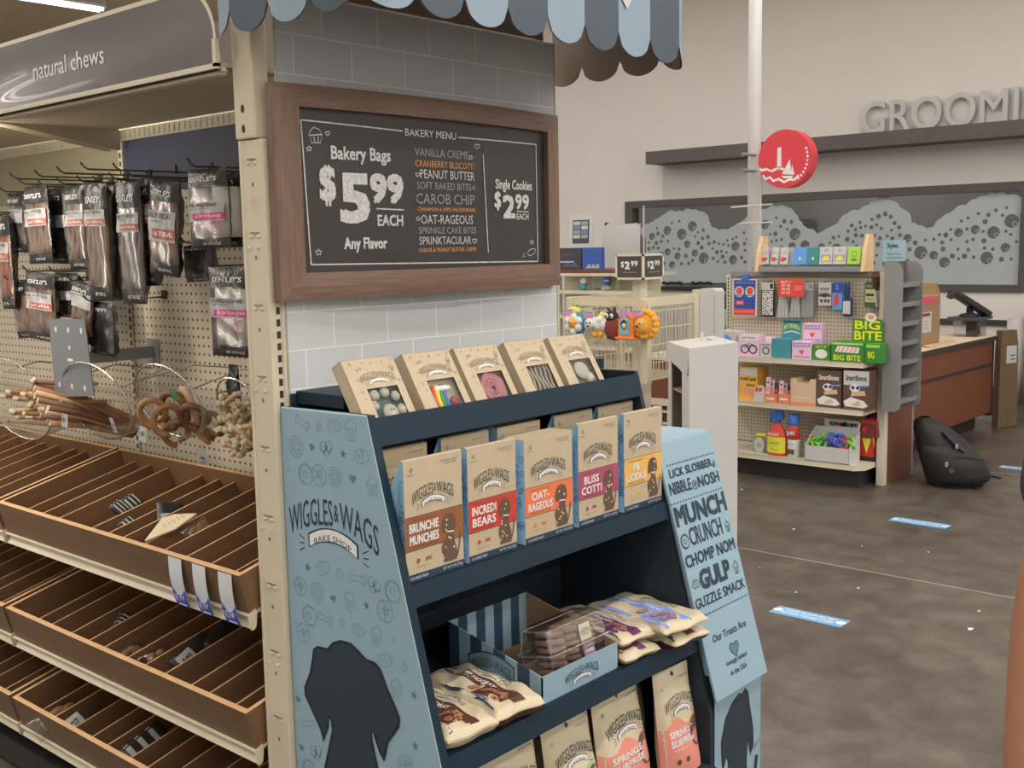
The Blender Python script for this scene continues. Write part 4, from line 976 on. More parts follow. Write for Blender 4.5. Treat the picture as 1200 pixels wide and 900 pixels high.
k.build('label', [INKD, WHT, CREAMP, mat('label_mauve', A(140, 100, 122), .5)], c)

# ---- standing pouches on the lower shelf
def pouch(x, y, z, w, h, d, label, title, col, tilt, seed, yaw=0, back=False, grp='standing cream treat pouches on the lower shelf'):
    t = thing('treat_pouch', label, 'treat pouch', (x, y, z), (R(-tilt), 0, R(yaw)), grp)
    rr = random.Random(seed); ph = [rr.uniform(0, 6) for _ in range(4)]
    def bul(u, v):
        a, c = max(0, min(1, u / w)), max(0, min(1, v / h)); e = max(0, 1 - (2 * a - 1) ** 4) ** .7
        return d * .5 * e * (1 - c ** 2.2) + e * .003 * math.sin(c * 12 + ph[0] + a * 4) * (1 - c)
    b = MB(); f = Fr((0, d * .5, 0), X_, Z_, bul); nu, nv = 16, 18
    b.grid(lambda i, j: f.pt(w * i, h * j, 0), nu, nv)
    f2 = Fr((0, d * .5, 0), X_, Z_, lambda u, v: -bul(u, v) * .9 - .001)
    b.grid(lambda i, j: f2.pt(w * i, h * j, 0), nu, nv)
    b.grid(lambda i, j: f.pt(w * i, 0, 0) * (1 - j) + f2.pt(w * i, 0, 0) * j, nu, 2)
    b.build('pouch_body', BAGCREAM, t, smooth=True)
    a = MB()
    top = [(w * i / 14, h * (.50 + .05 * math.sin(i * .75 + ph[1]))) for i in range(15)]
    NV = 8
    a.add([f.pt(u, v0 * j / NV + .002, .0008) for j in range(NV + 1) for u, v0 in top], [(j * 15 + i, j * 15 + i + 1, (j + 1) * 15 + i + 1, (j + 1) * 15 + i) for j in range(NV) for i in range(14)], 2) if col else None
    logo(a, f, w * .12, h * .57, w * .9, h * .78, 0, 1, n=.0018)
    a.disc(f, w * .5, h * .945, .006, .0008, 3, 12)
    a.ring(f, w * .14, h * .84, w * .02, w * .007, .001, 0, 10).text('NATURALLY GOOD', f, w * .66, h * .885, w * .92, h * .9, 0)
    if col:
        for i, s in enumerate(title): a.text(s, f, w * .12, h * (.375 - .085 * i), w * .72, h * (.375 - .085 * i) + h * .065, 1, .04, .0022)
        a.text('HAPPY TREATS FOR DOGS', f, w * .15, h * .25, w * .62, h * .268, 1, 0, .002)
        a.flat([(w * .80 + w * .16 * math.cos(i * .5), h * .36 + h * .15 * math.sin(i * .5)) for i in range(12)], f, .0022, 4)
        for u in (.24, .46): a.disc(f, w * u, h * .14, w * .05, .002, 4, 9)
    a.build('printed_art', [INKD, WHT, col or KRAFT, BLACK, BROWNP], t)
CORAL = mat('coral_print', A(212, 122, 104), .45)
z4 = .283; y4 = yp(.4) + .075
pouch(.200, y4, z4, .185, .255, .07, 'cream treat pouch at the left end of the lower shelf, mostly below the frame', ('PUPPY', 'BITES'), CORAL, 8, 1)
pouch(.400, y4 - .01, z4, .172, .245, .07, 'cream treat pouch with wide tear notch, second from left on the lower shelf', ('CAKE', 'BITES'), mat('sage_print', A(150, 160, 130), .45), 8, 2)
pouch(.578, y4 - .02, z4, .205, .255, .075, 'cream Sprinkle Surprise pouch with coral wave, third on the lower shelf', ('SPRINKLE', 'SURPRISE'), CORAL, 7, 3, yaw=4)
pouch(.782, y4 - .045, z4, .147, .262, .07, 'cream Sprinkle Surprise pouch at the right end of the lower shelf', ('SPRINKLE', 'SURPRISE'), CORAL, 6, 5, yaw=-3)
for i, (x, w0, s) in enumerate(((.43, .16, 'second'), (.61, .16, 'third'), (.765, .15, 'rightmost'))):
    pouch(x, y4 + .10, z4, w0, .27, .06, 'cream treat pouch standing behind the %s pouch of the lower shelf' % s, ('PUPPY', 'BITES'), None, 5, 20 + i, grp='cream pouches in the back row')

# ================================================================ the chew aisle shelving on the left
XB = .42; TA = R(14)
PEG = pegboard('cream_pegboard', A(184, 166, 142), (1, 2))
G_ = thing('gondola_shelving', 'cream aisle shelving unit with pegboard back holding the chews', 'shelving', (0, 0, 0))
SECT = ((.088, 1.298), (1.302, 2.512), (2.516, 3.726))
for i, (a, b) in enumerate(SECT):
    MB().box(XB, XB + .006, a + .012, b - .012, .12, 1.93).build('pegboard', PEG, G_)
    MB().box(XB - .0008, XB - .0002, a + .014, b - .014, 1.79, 1.952).build('header_panel', mat('navy_panel', A(62, 62, 78), .6) if i == 0 else mat('olive_panel', A(150, 136, 106), .6), G_)
    r = MB().box(XB - .014, XB + .004, a, b, 1.952, 1.985)
    for k in range(44): r.box(XB - .0165, XB - .014, a + .01 + k * .0272, a + .022 + k * .0272, 1.957, 1.981)
    r.build('slotted_top_rail', CREAM, G_)
    MB().box(.02, .42, a, b, .02, .1).build('base_deck', mat('base_black', A(40, 36, 33), .6), G_)
for y in (.094, 1.30, 2.514):
    b = MB().box(XB - .004, XB + .03, y - .012, y + .012, 0, 2.02); s = MB()
    for k in range(70): s.box(XB - .0055, XB - .0035, y - .004, y + .004, .15 + k * .0254, .165 + k * .0254)
    u = b.build('rear_upright', CREAM, G_, bevel=.001); s.build('slot_row', mat('slot_dark', A(46, 40, 34), .7), u)
MB().box(XB + .031, XB + .05, .09, 3.7, .1, 2.0).build('rear_sheet', CREAM, G_)

# canopy and its sign
cz = 1.984
CP = thing('shelf_canopy', 'cream canopy shelf roofing the chew aisle, above the hanging bags', 'canopy', (0, 0, 0))
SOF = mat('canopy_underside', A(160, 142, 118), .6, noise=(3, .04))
for a, b in SECT[:2] + SECT[2:]:
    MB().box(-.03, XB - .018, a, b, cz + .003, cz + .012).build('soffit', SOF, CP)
    MB().box(-.036, -.018, a, b, cz - .006, cz + .004).box(-.036, -.031, a, b, cz - .006, cz + .03).build('front_lip', CREAM, CP, bevel=.001)
for y in (.12, 1.27, 1.33, 2.48):
    MB().prism([(-XB + .018, cz + .002), (-XB + .018, cz - .06), (-XB + .04, cz - .06), (-.05, cz - .004), (-.0, cz - .0)], Fr((0, 0, 0), -X_, Z_), y - .0015, y + .0015).build('bracket', SOF, CP)
MB().prism([(-.032, 1.983), (-.032, 1.972), (-.012, 1.972), (-.004, 1.985), (-.004, cz + .0025)], Fr((0, 0, 0), X_, Z_), -2.49, -.10).build('light_housing', CREAM, CP)
HS = thing('header_sign', 'dark glossy aisle sign reading natural chews with rounded corner', 'sign', (-.042, 0, 0))
hf_ = Fr((0, 0, 0), -Y_, Z_); y0, y1, z0, z1, rc = .092, 2.5, cz + .006, 2.152, .11
cor = [(-y0 - rc + rc * math.cos(R(90 - a * 9)), z1 - rc + rc * math.sin(R(90 - a * 9))) for a in range(11)]
po = [(-y1, z0), (-y1, z1)] + cor + [(-y0, z0)]
def gloss():
    M = mat('sign_gloss_taupe', A(74, 67, 63), .27, coat=.2); nt = M.node_tree; b = nt.nodes['Principled BSDF']
    tc = nt.nodes.new('ShaderNodeTexCoord'); n = nt.nodes.new('ShaderNodeTexNoise'); n.inputs['Scale'].default_value = 3; n.inputs['Detail'].default_value = 0
    bp_ = nt.nodes.new('ShaderNodeBump'); bp_.inputs['Strength'].default_value = .6; bp_.inputs['Distance'].default_value = .05
    mp = nt.nodes.new('ShaderNodeMapping'); mp.inputs['Scale'].default_value = (1, .45, 2.2); mp.inputs['Rotation'].default_value = (R(12), 0, 0); nt.links.new(tc.outputs['Object'], mp.inputs[0]); nt.links.new(mp.outputs[0], n.inputs['Vector']); nt.links.new(n.outputs['Fac'], bp_.inputs['Height']); nt.links.new(bp_.outputs[0], b.inputs['Normal']); nt.links.new(bp_.outputs[0], b.inputs['Coat Normal']); return M
MB().prism(po, hf_, -.004, 0).build('sign_panel', gloss(), HS)
b = MB(); out = [(u + (0), v) for u, v in po]
b.stroke([(-y1, z1 + .003)] + [(u + .003 * (u + y0 + rc) / rc, v + .003) for u, v in cor] + [(-y0 + .003, z0)], hf_, .010, .001)
b.prism([(-y0 - .004, z0 - .004), (-y0 + .008, z0 - .004), (-y0 + .008, z1 - rc), (-y0 - .004, z1 - rc)], hf_, -.006, .004)
b.prism([(-y1, z0 - .008), (-y0 + .008, z0 - .008), (-y0 + .008, z0 + .003), (-y1, z0 + .003)], hf_, -.006, .004)
b.build('trim', CREAM, HS)
b = MB(); q0 = Fr((-.042, 0, 0), -Y_, Z_); A0_ = q0.uv(40, 93.5); A1_ = q0.uv(122.5, 75); A2_ = q0.uv(80, 65); A3_ = q0.uv(80, 86.5)
b.text('natural chews', hf_, A0_[0], (A0_[1] + A1_[1]) / 2, A1_[0], (A0_[1] + A1_[1]) / 2 + (A2_[1] - A3_[1]), 0, .008, .001); b.build('lettering', WHT, HS)

# wooden trays on sloping shelves
WIN = mat('tray_brown', A(108, 76, 51), .5, noise=(8, .12, (1, 10, 10))); WFR = mat('tray_brown_front', A(97, 70, 48), .5, noise=(8, .12, (10, 1, 10)))
WEDGE = mat('raw_wood_edge', A(182, 140, 98), .6, noise=(12, .08))
TH = .095; TDp = .40
def wbox(x0, x1, y0, y1, z0, z1, mside):
    b = MB(); b.box(x0, x1, y0, y1, z0, z1 - .0004, 0); b.box(x0, x1, y0, y1, z1 - .0004, z1, 1); return b
def tray(ya, yb, z0, divs, label, loc_x=-.022):
    t = thing('wooden_tray', label, 'wooden tray', (loc_x, ya, z0), (0, -TA, 0), 'slanted wooden divider trays in the chew aisle'); L = yb - ya
    wbox(0, .014, 0, L, 0, TH, 0).build('front_board', [WFR, WEDGE], t); wbox(TDp, TDp + .012, 0, L, 0, TH + .0, 0).build('back_board', [WIN, WEDGE], t)
    for y in (0, L - .012): wbox(.0142, TDp - .0002, y, y + .012, 0, TH, 0).build('end_board', [WIN, WEDGE], t)
    MB().box(.0142, TDp - .0002, .0122, L - .0122, 0, .006).build('tray_floor', WIN, t)
    for y in divs:
        if .02 < y < L - .02: wbox(.0144, TDp - .0004, y - .0025, y + .0025, .0062, .066, 0).build('divider', [WIN, WEDGE], t)
    return t
def shelf(ya, yb, z0):
    M = Matrix.Translation((-.022, 0, z0)) @ Matrix.Rotation(-TA, 4, 'Y')
    b = MB(); b.box(-.004, .42, ya, yb, -.006, -.0006, 0, M); s = b.build('shelf', CREAM, G_)
    pr = [(.002, -.001), (-.007, -.001), (-.007, -.004), (.001, -.008), (.005, -.016), (.002, -.024), (-.006, -.030), (-.008, -.033), (-.003, -.035), (.006, -.030), (.010, -.018), (.008, -.007)]
    f = Fr(M @ Vector((0, 0, 0)), (M.to_3x3() @ X_), (M.to_3x3() @ Z_))
    MB().prism(pr, f, -yb + .003, -ya - .003).build('price_rail', CREAM, s)
    ec = [(-.008, .0), (.016, .006), (.016, -.008), (.012, -.02), (.006, -.034), (-.001, -.039), (-.009, -.036), (-.008, -.02)]
    MB().prism(ec, f, -ya - .003, -ya - .0005).build('rail_end', CREAM, s)
    bb = MB()
    for y in (ya + .02, yb - .02): bb.prism([(.02, -.008), (.43, -.008), (.43, -.10), (.38, -.10), (.05, -.03)], f, -y - .0015, -y + .0015)
    bb.split('bracket', CREAM, s)
DV1 = [P(x, y, 0, -.045).y - .097 for x, y in ((253, 662), (224, 650), (196, 643), (170, 636), (147, 630), (122, 624), (105, 619), (86, 614), (48, 603), (29, 598), (12, 593))]
DV2 = [.09 + .098 * k + .012 * math.sin(k * 2.3) for k in range(11)]
LEV = [(.806, 'upper'), (.490, 'middle'), (.215, 'lower')]
for i, (z, nm) in enumerate(LEV):
    for k, (a, b) in enumerate(SECT[:2]):
        shelf(a + .006, b - .002, z)
        nmS = ('by the cream upright', 'at the left edge of the photo')[k]
        tray(a + .0105, b - .0065, z, (DV1 if i == 0 and k == 0 else [d + .01 * i for d in DV2]), '%s slanted brown wooden tray %s' % (nm, nmS))
# NEW! tags
def newtag(px0, px1, py, lab):
    a, b = P(px0, py, 0, -.046), P(px1, py, 0, -.046); w_ = abs(a.y - b.y)
    t = thing('shelf_tag', lab, 'shelf tag', (0, a.y, 0), group='blue NEW tags on the upper tray'); n = 14
    M0 = Vector((-.022, 0, .806)); ux = Vector((math.cos(TA), 0, math.sin(TA))); uz = Vector((-math.sin(TA), 0, math.cos(TA)))
    def pt(u, s, n_=0):   # s runs down the tag
        bow = .012 * math.sin(min(1, s / .115) * math.pi * .8)
        q = M0 + uz * (.093 - s) - ux * (.0015 + bow + n_ + .004 * max(0, min(1, (s - .08) / .02))); return Vector((q.x, -u * w_, q.z))
    b = MB(); b.grid(lambda u, s: pt(u, s * .122), 4, 28, 0)
    wh = MB()
    b.build('strip', mat('tag_white', A(186, 180, 178), .4), t)
    c = MB(); c.grid(lambda u, s: pt(u, (.072 + .020 * math.sin(u * math.pi) ) * (1 - s) + .1215 * s, .0016), 8, 14, 0)
    class TF:
        def pt(self, u, v, n_=0): return pt(u, .1205 - v, .0048)
    c.text('NEW!', TF(), .1, .016, .92, .034, 1, 0); c.add([pt(u, s, .0048) for u, s in ((.35, .112), (.95, .112), (.95, .117), (.35, .117))], [(0, 1, 2, 3)], 1)
    c.build('blue_print', [mat('tag_blue', A(52, 66, 150), .4), WHT], t)
newtag(197, 212, 655, 'blue and white NEW tag on the tray front, leftmost of the three')
newtag(225, 240, 663, 'blue and white NEW tag on the tray front, middle of the three')
newtag(255, 271, 671, 'blue and white NEW tag on the tray front, nearest the upright')

# ---- hooks and hanging bags
HOOK = mat('dark_hook', A(70, 62, 54), .35, metal=.6)
BAGK = mat('black_bag', A(40, 36, 35), .22, noise=(30, .2), bump=.5); BAGB = mat('brown_black_bag', A(58, 48, 44), .25, noise=(30, .25), bump=.5)
LABW = mat('label_white', A(150, 142, 136), .4); STK = mat('chew_brown', A(112, 80, 60), .5, noise=(25, .25)); STKR = mat('chew_red', A(132, 72, 54), .5, noise=(25, .25)); BONEW = mat('rawhide_white', A(186, 172, 156), .6, noise=(12, .06)); STKD = mat('chew_grey', A(96, 82, 78), .5, noise=(25, .25))
HAZE = clear('crinkled_film', (.9, .9, .9), .04, .22)
def hook(y, z, tip, lab):
    t = thing('peg_hook', lab, 'peg hook', (XB, y, z), group='dark wire peg hooks')
    MB().tube([(-.0065, 0, 0), (tip - XB, 0, -.002), (tip - XB - .012, 0, .004), (tip - XB - .022, 0, .016)], .0024, 6).build('wire', HOOK, t); MB().box(-.0065, -.001, -.012, .012, -.006, .02).build('plate', HOOK, t)
def bag(px, X, style, label, lab_rows, cat='pack of dog chews', rot=0, hk=True, dark=.22, foot=.12, seed=1):
    x0, y0, x1, y1 = px; m = ((x0 + x1) / 2, (y0 + y1) / 2)
    a, b = P(x0, m[1], 0, X), P(x1, m[1], 0, X); zt, zb = P(m[0], y0, 0, X).z, P(m[0], y1, 0, X).z
    w, h = a.y - b.y, zt - zb; yc = (a.y + b.y) / 2
    t = thing('chew_bag', label, cat, (X, yc, zt), (rot, 0, 0), 'hanging bags of dog chews')
    rr = random.Random(seed); ph = rr.uniform(0, 6); d = .012
    def bul(u, v):
        a_, c = (u + w / 2) / w, -v / h; e = max(0, 1 - (2 * a_ - 1) ** 4) ** .6 * max(0, 1 - (2 * c - 1) ** 8) ** .7
        return d * e + e * (.0022 * math.sin(u * 160 + ph + v * 40) + .0018 * math.sin(v * 120 + ph * 2 + u * 50))
    f = Fr((0, 0, 0), -Y_, Z_, bul); bk = Fr((.001, 0, 0), -Y_, Z_, lambda u, v: -bul(u, v) * 1.2 - .012 * min(1, bul(u, v) / .01))
    wob = [rr.uniform(-1, 1) * .003 for _ in range(20)]
    B1 = MB(); B1.grid(lambda i, j: bk.pt(-w / 2 + w * i, -h * j, 0), 8, 14)
    for lo, hi in ((0, dark), (1 - foot, 1)): B1.grid(lambda i, j: f.pt((-w / 2 + w * i) * (1 + wob[int(j * 9)]), -h * (lo + (hi - lo) * j), 0), 10, 6)
    B1.build('bag_body', BAGK if style != 'dark2' else BAGB, t, smooth=True)
    if style in ('dark', 'dark2'):
        k = MB(); k.grid(lambda i, j: f.pt((-w / 2 + w * i), -h * (dark + (1 - foot - dark) * j), 0), 10, 10); k.build('front', BAGK if style == 'dark' else BAGB, t, smooth=True)
    else:
        k = MB(); k.grid(lambda i, j: f.pt((-w / 2 + w * i), -h * (dark + (1 - foot - dark) * j), 0), 10, 10); k.build('clear_front', HAZE, t, smooth=True)
        c = MB()
        if style == 'bones':
            for u in (-.24, .24): c.tube([(w * .2 - .009, -u * w, -h * (1 - foot) + .003), (w * .2 - .009, -u * w, -h * (dark + .02))], [w * .2, w * .2], 12)
            c.split('rawhide_roll', BONEW, t, smooth=True)
        else:
            n = 5
            for q in range(n):
                u = (-.36 + .72 * q / (n - 1)) * w; z1 = -h * (dark + .01); z0 = -h * (1 - foot) + .004
                c.tube([(.002 * rr.uniform(-1, 1) + w * .075 - .007, -(u + .006 * math.sin(s * 1.6 + q * 2)), z0 + (z1 - z0) * s / 6) for s in range(7)], w * .075 * rr.uniform(.8, 1.15), 7)
            c.split('chew_stick', {'sticks': STK, 'red': STKR, 'grey': STKD}[style], t, smooth=True)
    k = MB()
    if lab_rows:
        v0, v1, ban = lab_rows
        k.patch(f, -w * .44, -h * v1, w * .46, -h * v0, 10, 8, .0022, 0)
        if ban: k.patch(f, -w * .28, -h * (v0 + (v1 - v0) * .92), w * .46, -h * (v0 + (v1 - v0) * .58), 10, 4, .0030, 1)
        s1 = 'STUFFED BONES' if style == 'bones' else 'BULLY STICKS'
        k.text(s1, f, -w * .40, -h * (v0 + (v1 - v0) * .24), w * .36, -h * (v0 + (v1 - v0) * .07), 2, .02, .0034)
        k.text('natural dog chews', f, -w * .34, -h * (v0 + (v1 - v0) * .40), w * .1, -h * (v0 + (v1 - v0) * .30), 2, 0, .0034)
        if ban: k.text('ASSORTED FLAVORS' if style == 'bones' else 'NATURAL', f, -w * .22, -h * (v0 + (v1 - v0) * .83), w * .42, -h * (v0 + (v1 - v0) * .67), 3, .02, .0042)
        if style == 'bones': k.ring(f, w * .28, -h * (v1 + .1), w * .09, w * .014, .0034, 1, 12)
    k.text('DENTLEY\'S', f, -w * .34, -h * (dark * .75), w * .34, -h * (dark * .48), 3, .02, .0016)
    k.text('NET WT 8 OZ', f, -w * .1, -h * (1 - foot * .35), w * .34, -h * (1 - foot * .6), 3, 0, .0016)
    k.build('printed_label', [LABW, {'bones': PINK}.get(style, mat('rust_print', A(150, 74, 56), .5)), INKD, WHT], t)
    if hk: hook(yc, zt + .0055, X - .03, 'dark wire hook carrying the %s' % label[:1] .lower() + label[1:] if False else 'dark peg hook above the ' + ' '.join(label.split()[:11]))
BG = [((0, 250, 14, 362), .16, 'red', 'reddish chew bag cut off by the left photo edge', (.3, .5, 1)),
      ((11, 226, 31, 296), .20, 'grey', 'small grey chew bag second from the left edge, upper row', (.28, .5, 0)),
      ((31, 217, 58, 309), .17, 'sticks', 'clear bag of brown chew sticks with white label, upper row left', (.30, .52, 1)),
      ((56, 220, 80, 309), .22, 'dark', 'dark chew bag behind the left stick bag, upper row', (.36, .52, 0)),
      ((79, 217, 102, 316), .18, 'sticks', 'brown chew bag with white curl drawing, upper row third', (.30, .48, 1)),
      ((103, 215, 129, 352), .16, 'sticks', 'long tan chew stick bag, upper row middle', (.22, .36, 1)),
      ((127, 216, 141, 350), .21, 'dark2', 'dark narrow chew bag edge on beside the long tan bag', None),
      ((140, 212, 168, 356), .16, 'grey', 'long grey chew stick bag, longest on the pegboard', (.26, .41, 1)),
      ((161, 208, 182, 335), .19, 'red', 'narrow reddish jerky bag behind the long grey bag', (.25, .42, 1)),
      ((179, 211, 213, 323), .15, 'sticks', 'tilted clear chew bag with orange banner label, upper row', (.32, .64, 1)),
      ((222, 197, 268, 291), .13, 'bones', 'white stuffed bones bag with magenta banner, upper row near the upright', (.42, .66, 1)),
      ((262, 202, 282, 290), .19, 'bones', 'stuffed bones bag half hidden beside the upright, upper row', (.42, .7, 1)),
      ((216, 286, 250, 330), .21, 'dark', 'dark pouch hanging just under the upper stuffed bones bag', None),
      ((247, 313, 297, 418), .11, 'bones', 'large stuffed bones bag hanging low against the upright', (.34, .56, 1)),
      ((33, 319, 66, 399), .17, 'sticks', 'brown chew bag with red foot strip, lower row left', (.30, .54, 1)),
      ((66, 320, 92, 372), .22, 'dark', 'dark chew bag behind the grey mounting plate, lower row', (.4, .6, 0)),
      ((88, 330, 112, 402), .19, 'sticks', 'tilted chew bag with pale label, lower row middle', (.18, .42, 0)),
      ((106, 354, 134, 416), .21, 'dark', 'black chew bag at the right end of the lower row', None),
      ((17, 330, 36, 396), .19, 'sticks', 'yellowish chew bag at the left end of the lower row', None)]
for i, (p, X, st, lab, lr) in enumerate(BG): bag(p, X, st, lab, lr, rot=R((0, 2, -1, 1, 0, 1, 0, 0, -2, 6, 0, 0, -3, 0, 3, 0, 9, 3, -4)[i]), seed=i + 3)
for i, (x, y) in enumerate(((12, 203), (41, 200), (67, 196), (95, 191), (133, 192))):
    q = P(x, y, 0, .13); hook(q.y, q.z - .014, .15, 'empty dark peg hook %s over the upper bags' % ('first', 'second', 'third', 'fourth', 'fifth')[i])

# ---- grey mounting plate on an arm
q = P(181, 412, 0, XB); xp = P(84, 418, 1, q.y).x
t = thing('mounting_plate', 'grey steel mounting plate held out from the pegboard on an arm', 'bracket', (xp, q.y, q.z))
c0, c1, c2, c3 = [P(x, y, 0, xp) - Vector((xp, q.y, q.z)) for x, y in ((57, 374), (99, 374), (110, 464), (65, 465))]
f = Fr((0, 0, 0), -Y_, Z_)
MB().prism([(-c0.y, c0.z), (-c3.y, c3.z), (-c2.y, c2.z), (-c1.y, c1.z)][::1], f, -.003, .0).build('plate', mat('plate_grey', A(92, 90, 90), .45), t, bevel=.001)
b = MB(); ctr = (-(c0.y + c1.y + c2.y + c3.y) / 4, (c0.z + c1.z + c2.z + c3.z) / 4); hw = (c0.y - c1.y) / 2; hh_ = (c0.z - c3.z) / 2
b.box(.004, XB - xp - .007, -.006, .006, -.018, .018).build('arm', GREYM, t)
MB().box(XB - xp - .006, XB - xp - .002, -.032, .032, -.04, .04).build('wall_plate', GREYM, t)
b = MB()
for su in (-.7, 0, .7):
    for sv in (-.72, .7):
        b.disc(f, ctr[0] + hw * su, ctr[1] + hh_ * sv, .006, .0006, 0, 10, .009)
b.flat([(ctr[0] - .016, ctr[1] - .01), (ctr[0] + .016, ctr[1] - .01), (ctr[0] + .016, ctr[1] - .002), (ctr[0] - .016, ctr[1] - .002)], f, .0006)
b.disc(f, ctr[0], ctr[1] + .03, .006, .0006); b.build('screw_hole', mat('hole_light', A(176, 168, 160), .4), t)

# ---- clear scoop holders with loose chews
SCOOP = clear('scoop_plastic', (.95, .94, .92), .05, .1, haze=.10, hazecol=(.6, .55, .5))
def scoop(px, X, lab, tagpx=None):
    cx, cy, rx, ry = px; c = P(cx, cy, 0, X); r = abs(P(cx, cy - ry, 0, X).z - c.z) ; ryy = abs(P(cx - rx, cy, 0, X).y - c.y)
    t = thing('scoop_holder', lab, 'bulk holder', tuple(c), group='clear scoop holders with wire rims')
    rim = [Vector((-.03 * math.sin(a), ryy * math.cos(a), r * math.sin(a))) for a in [k * math.tau / 28 for k in range(28)]]
    MB().tube(rim, .0028, 6, True).build('wire_rim', CHROME, t)
    dx = XB - X - .012
    back = [Vector((dx, p.y * .55, p.z * .35 - r * .25)) for p in rim]
    b = MB(); b.add(rim + back, [(i, (i + 1) % 28, (i + 1) % 28 + 28, i + 28) for i in range(11, 32 - 1) if 12 <= i <= 29 or True])
    b2 = MB(); idx = [i % 28 for i in range(13, 31)]
    b2.add([rim[i] for i in idx] + [back[i] for i in idx], [(j, j + 1, j + 1 + len(idx), j + len(idx)) for j in range(len(idx) - 1)])
    b2.build('clear_scoop', SCOOP, t, smooth=True)
    w_ = MB()
    for a in (2, 12): w_.tube([rim[a], Vector((dx * .6, rim[a].y * .8, r * .75)), Vector((dx, rim[a].y * .5, r * .6))], .0022, 5)
    w_.split('support_wire', CHROME, t)
    if tagpx:
        q = P(*tagpx, 0, X - .03) - c; k = MB(); f = Fr(q, -Y_, Z_); k.prism([(-.018, -.02), (.016, -.022), (.02, .016), (-.014, .02)], f, 0, .002, 0); k.text('$3', f, -.008, -.008, .008, .006, 1, .02, .003); k.build('price_tag', [LABW, INKD], t)
    return c, r
scoop((18, 468, 36, 48), .14, 'clear scoop holder with wire rim at the left photo edge', (76, 492))
scoop((112, 470, 36, 46), .17, 'clear scoop holder with wire rim holding the long brown sticks')
scoop((197, 470, 36, 44), .15, 'clear scoop holder with wire rim holding the coiled chews', (168, 508))
scoop((284, 480, 26, 38), .17, 'clear scoop holder half hidden by the cream upright')
CB = [mat('chew_mid', A(136, 96, 62), .5, noise=(30, .25)), mat('chew_dark', A(96, 64, 44), .5, noise=(30, .25)), mat('chew_tan', A(168, 130, 92), .55, noise=(30, .2)), mat('chew_rose', A(122, 80, 58), .5, noise=(30, .2))]
CEND = mat('chew_cut_end', A(170, 150, 122), .7)
rr = random.Random(12)
def stick(pts, r, mi, name, lab, group, knot=False):
    o = Vector(pts[0]); t = MB(); q = [Vector(p) - o for p in pts]; t.tube(q, r, 8)
    ob = t.build(name, [mi], None, smooth=True, loc=o); tag(ob, lab, 'dog chew', group)
    e = MB(); d = (q[0] - q[1]).normalized()
    if knot:
        for p, s in ((q[0], 1), (q[-1], 1)):
            sd = d.cross(Z_).normalized()
            for k in (-1, 1): e.ell(p + sd * r * .9 * k, r * 1.15, 8)
        e.split('knot_end', CEND, ob, smooth=True)
    else: e.tube([q[0], q[0] + d * .0015], r * .98, 8); e.build('cut_end', CEND, ob)
# knotted chews at the left edge
for k in range(22):
    x, y = rr.uniform(2, 72), rr.uniform(446, 490); y += (36 - x) * .12
    a = P(x, y, 0, rr.uniform(.10, .2)); d = Vector((.13, rr.uniform(-.06, .05), rr.uniform(-.05, .0)))
    stick([a, a + d * .5, a + d], rr.uniform(.006, .0085), rr.choice(CB), 'knotted_chew', 'knotted brown chew with pale ends piled in the leftmost scoop holder', 'knotted chews in the left holder', True)
# long sticks through the second rim
for k in range(12):
    t_ = k / 11; a = P(36 + 26 * t_ * rr.uniform(.4, 1.3), 446 + 50 * t_, 0, .07 + .05 * rr.random()); b = P(150 + 16 * rr.random(), 494 + 16 * t_, 0, .34)
    stick([a, a.lerp(b, .4) + Vector((0, 0, .008)), b], rr.uniform(.0075, .0105), rr.choice(CB), 'chew_stick', 'long brown chew stick lying through the second scoop holder', 'long chew sticks')
# coils
CO = [((178, 486), 20, .8), ((200, 482), 24, .2), ((216, 478), 25, -.4), ((196, 494), 22, 1.1), ((226, 492), 22, .5), ((232, 508), 20, -.2), ((206, 510), 20, .9), ((246, 500), 18, .3), ((186, 500), 17, -.6)]
for k, ((x, y), r, an) in enumerate(CO):
    c = P(x, y, 0, .13 + .035 * (k % 3) + .012 * k); R0 = r * .0016; pts = []
    M = Matrix.Rotation(an, 3, 'Z') @ Matrix.Rotation(R(60) + .3 * math.sin(k), 3, 'Y')
    for i in range(16): a_ = i * math.tau / 15.2; pts.append(M @ Vector((R0 * math.cos(a_) * 1.25, R0 * math.sin(a_), .004 * i * .4)))
    ob = MB().tube(pts, R0 * .27, 8).build('coiled_chew', [CB[k % 3]], None, smooth=True, loc=c)
    tag(ob, 'coiled brown chew ring in the scoop holder left of the bone twists', 'dog chew', 'coiled chews')
for k in range(30):
    x, y = rr.uniform(258, 301), rr.uniform(466, 530); c = P(x, y, 0, .11 + .08 * rr.random()); d = Vector((rr.uniform(-.3, .5), rr.uniform(-1, 1), rr.uniform(-.8, .8))).normalized() * .02
    stick([c - d, c + d * .1 + Vector((.004, 0, .004)), c + d], rr.uniform(.0055, .008), rr.choice((CB[2], CB[0], CB[2])), 'knotted_bone_chew', 'small tan knotted bone chew with white ends piled beside the upright', 'bone twists by the upright', True)
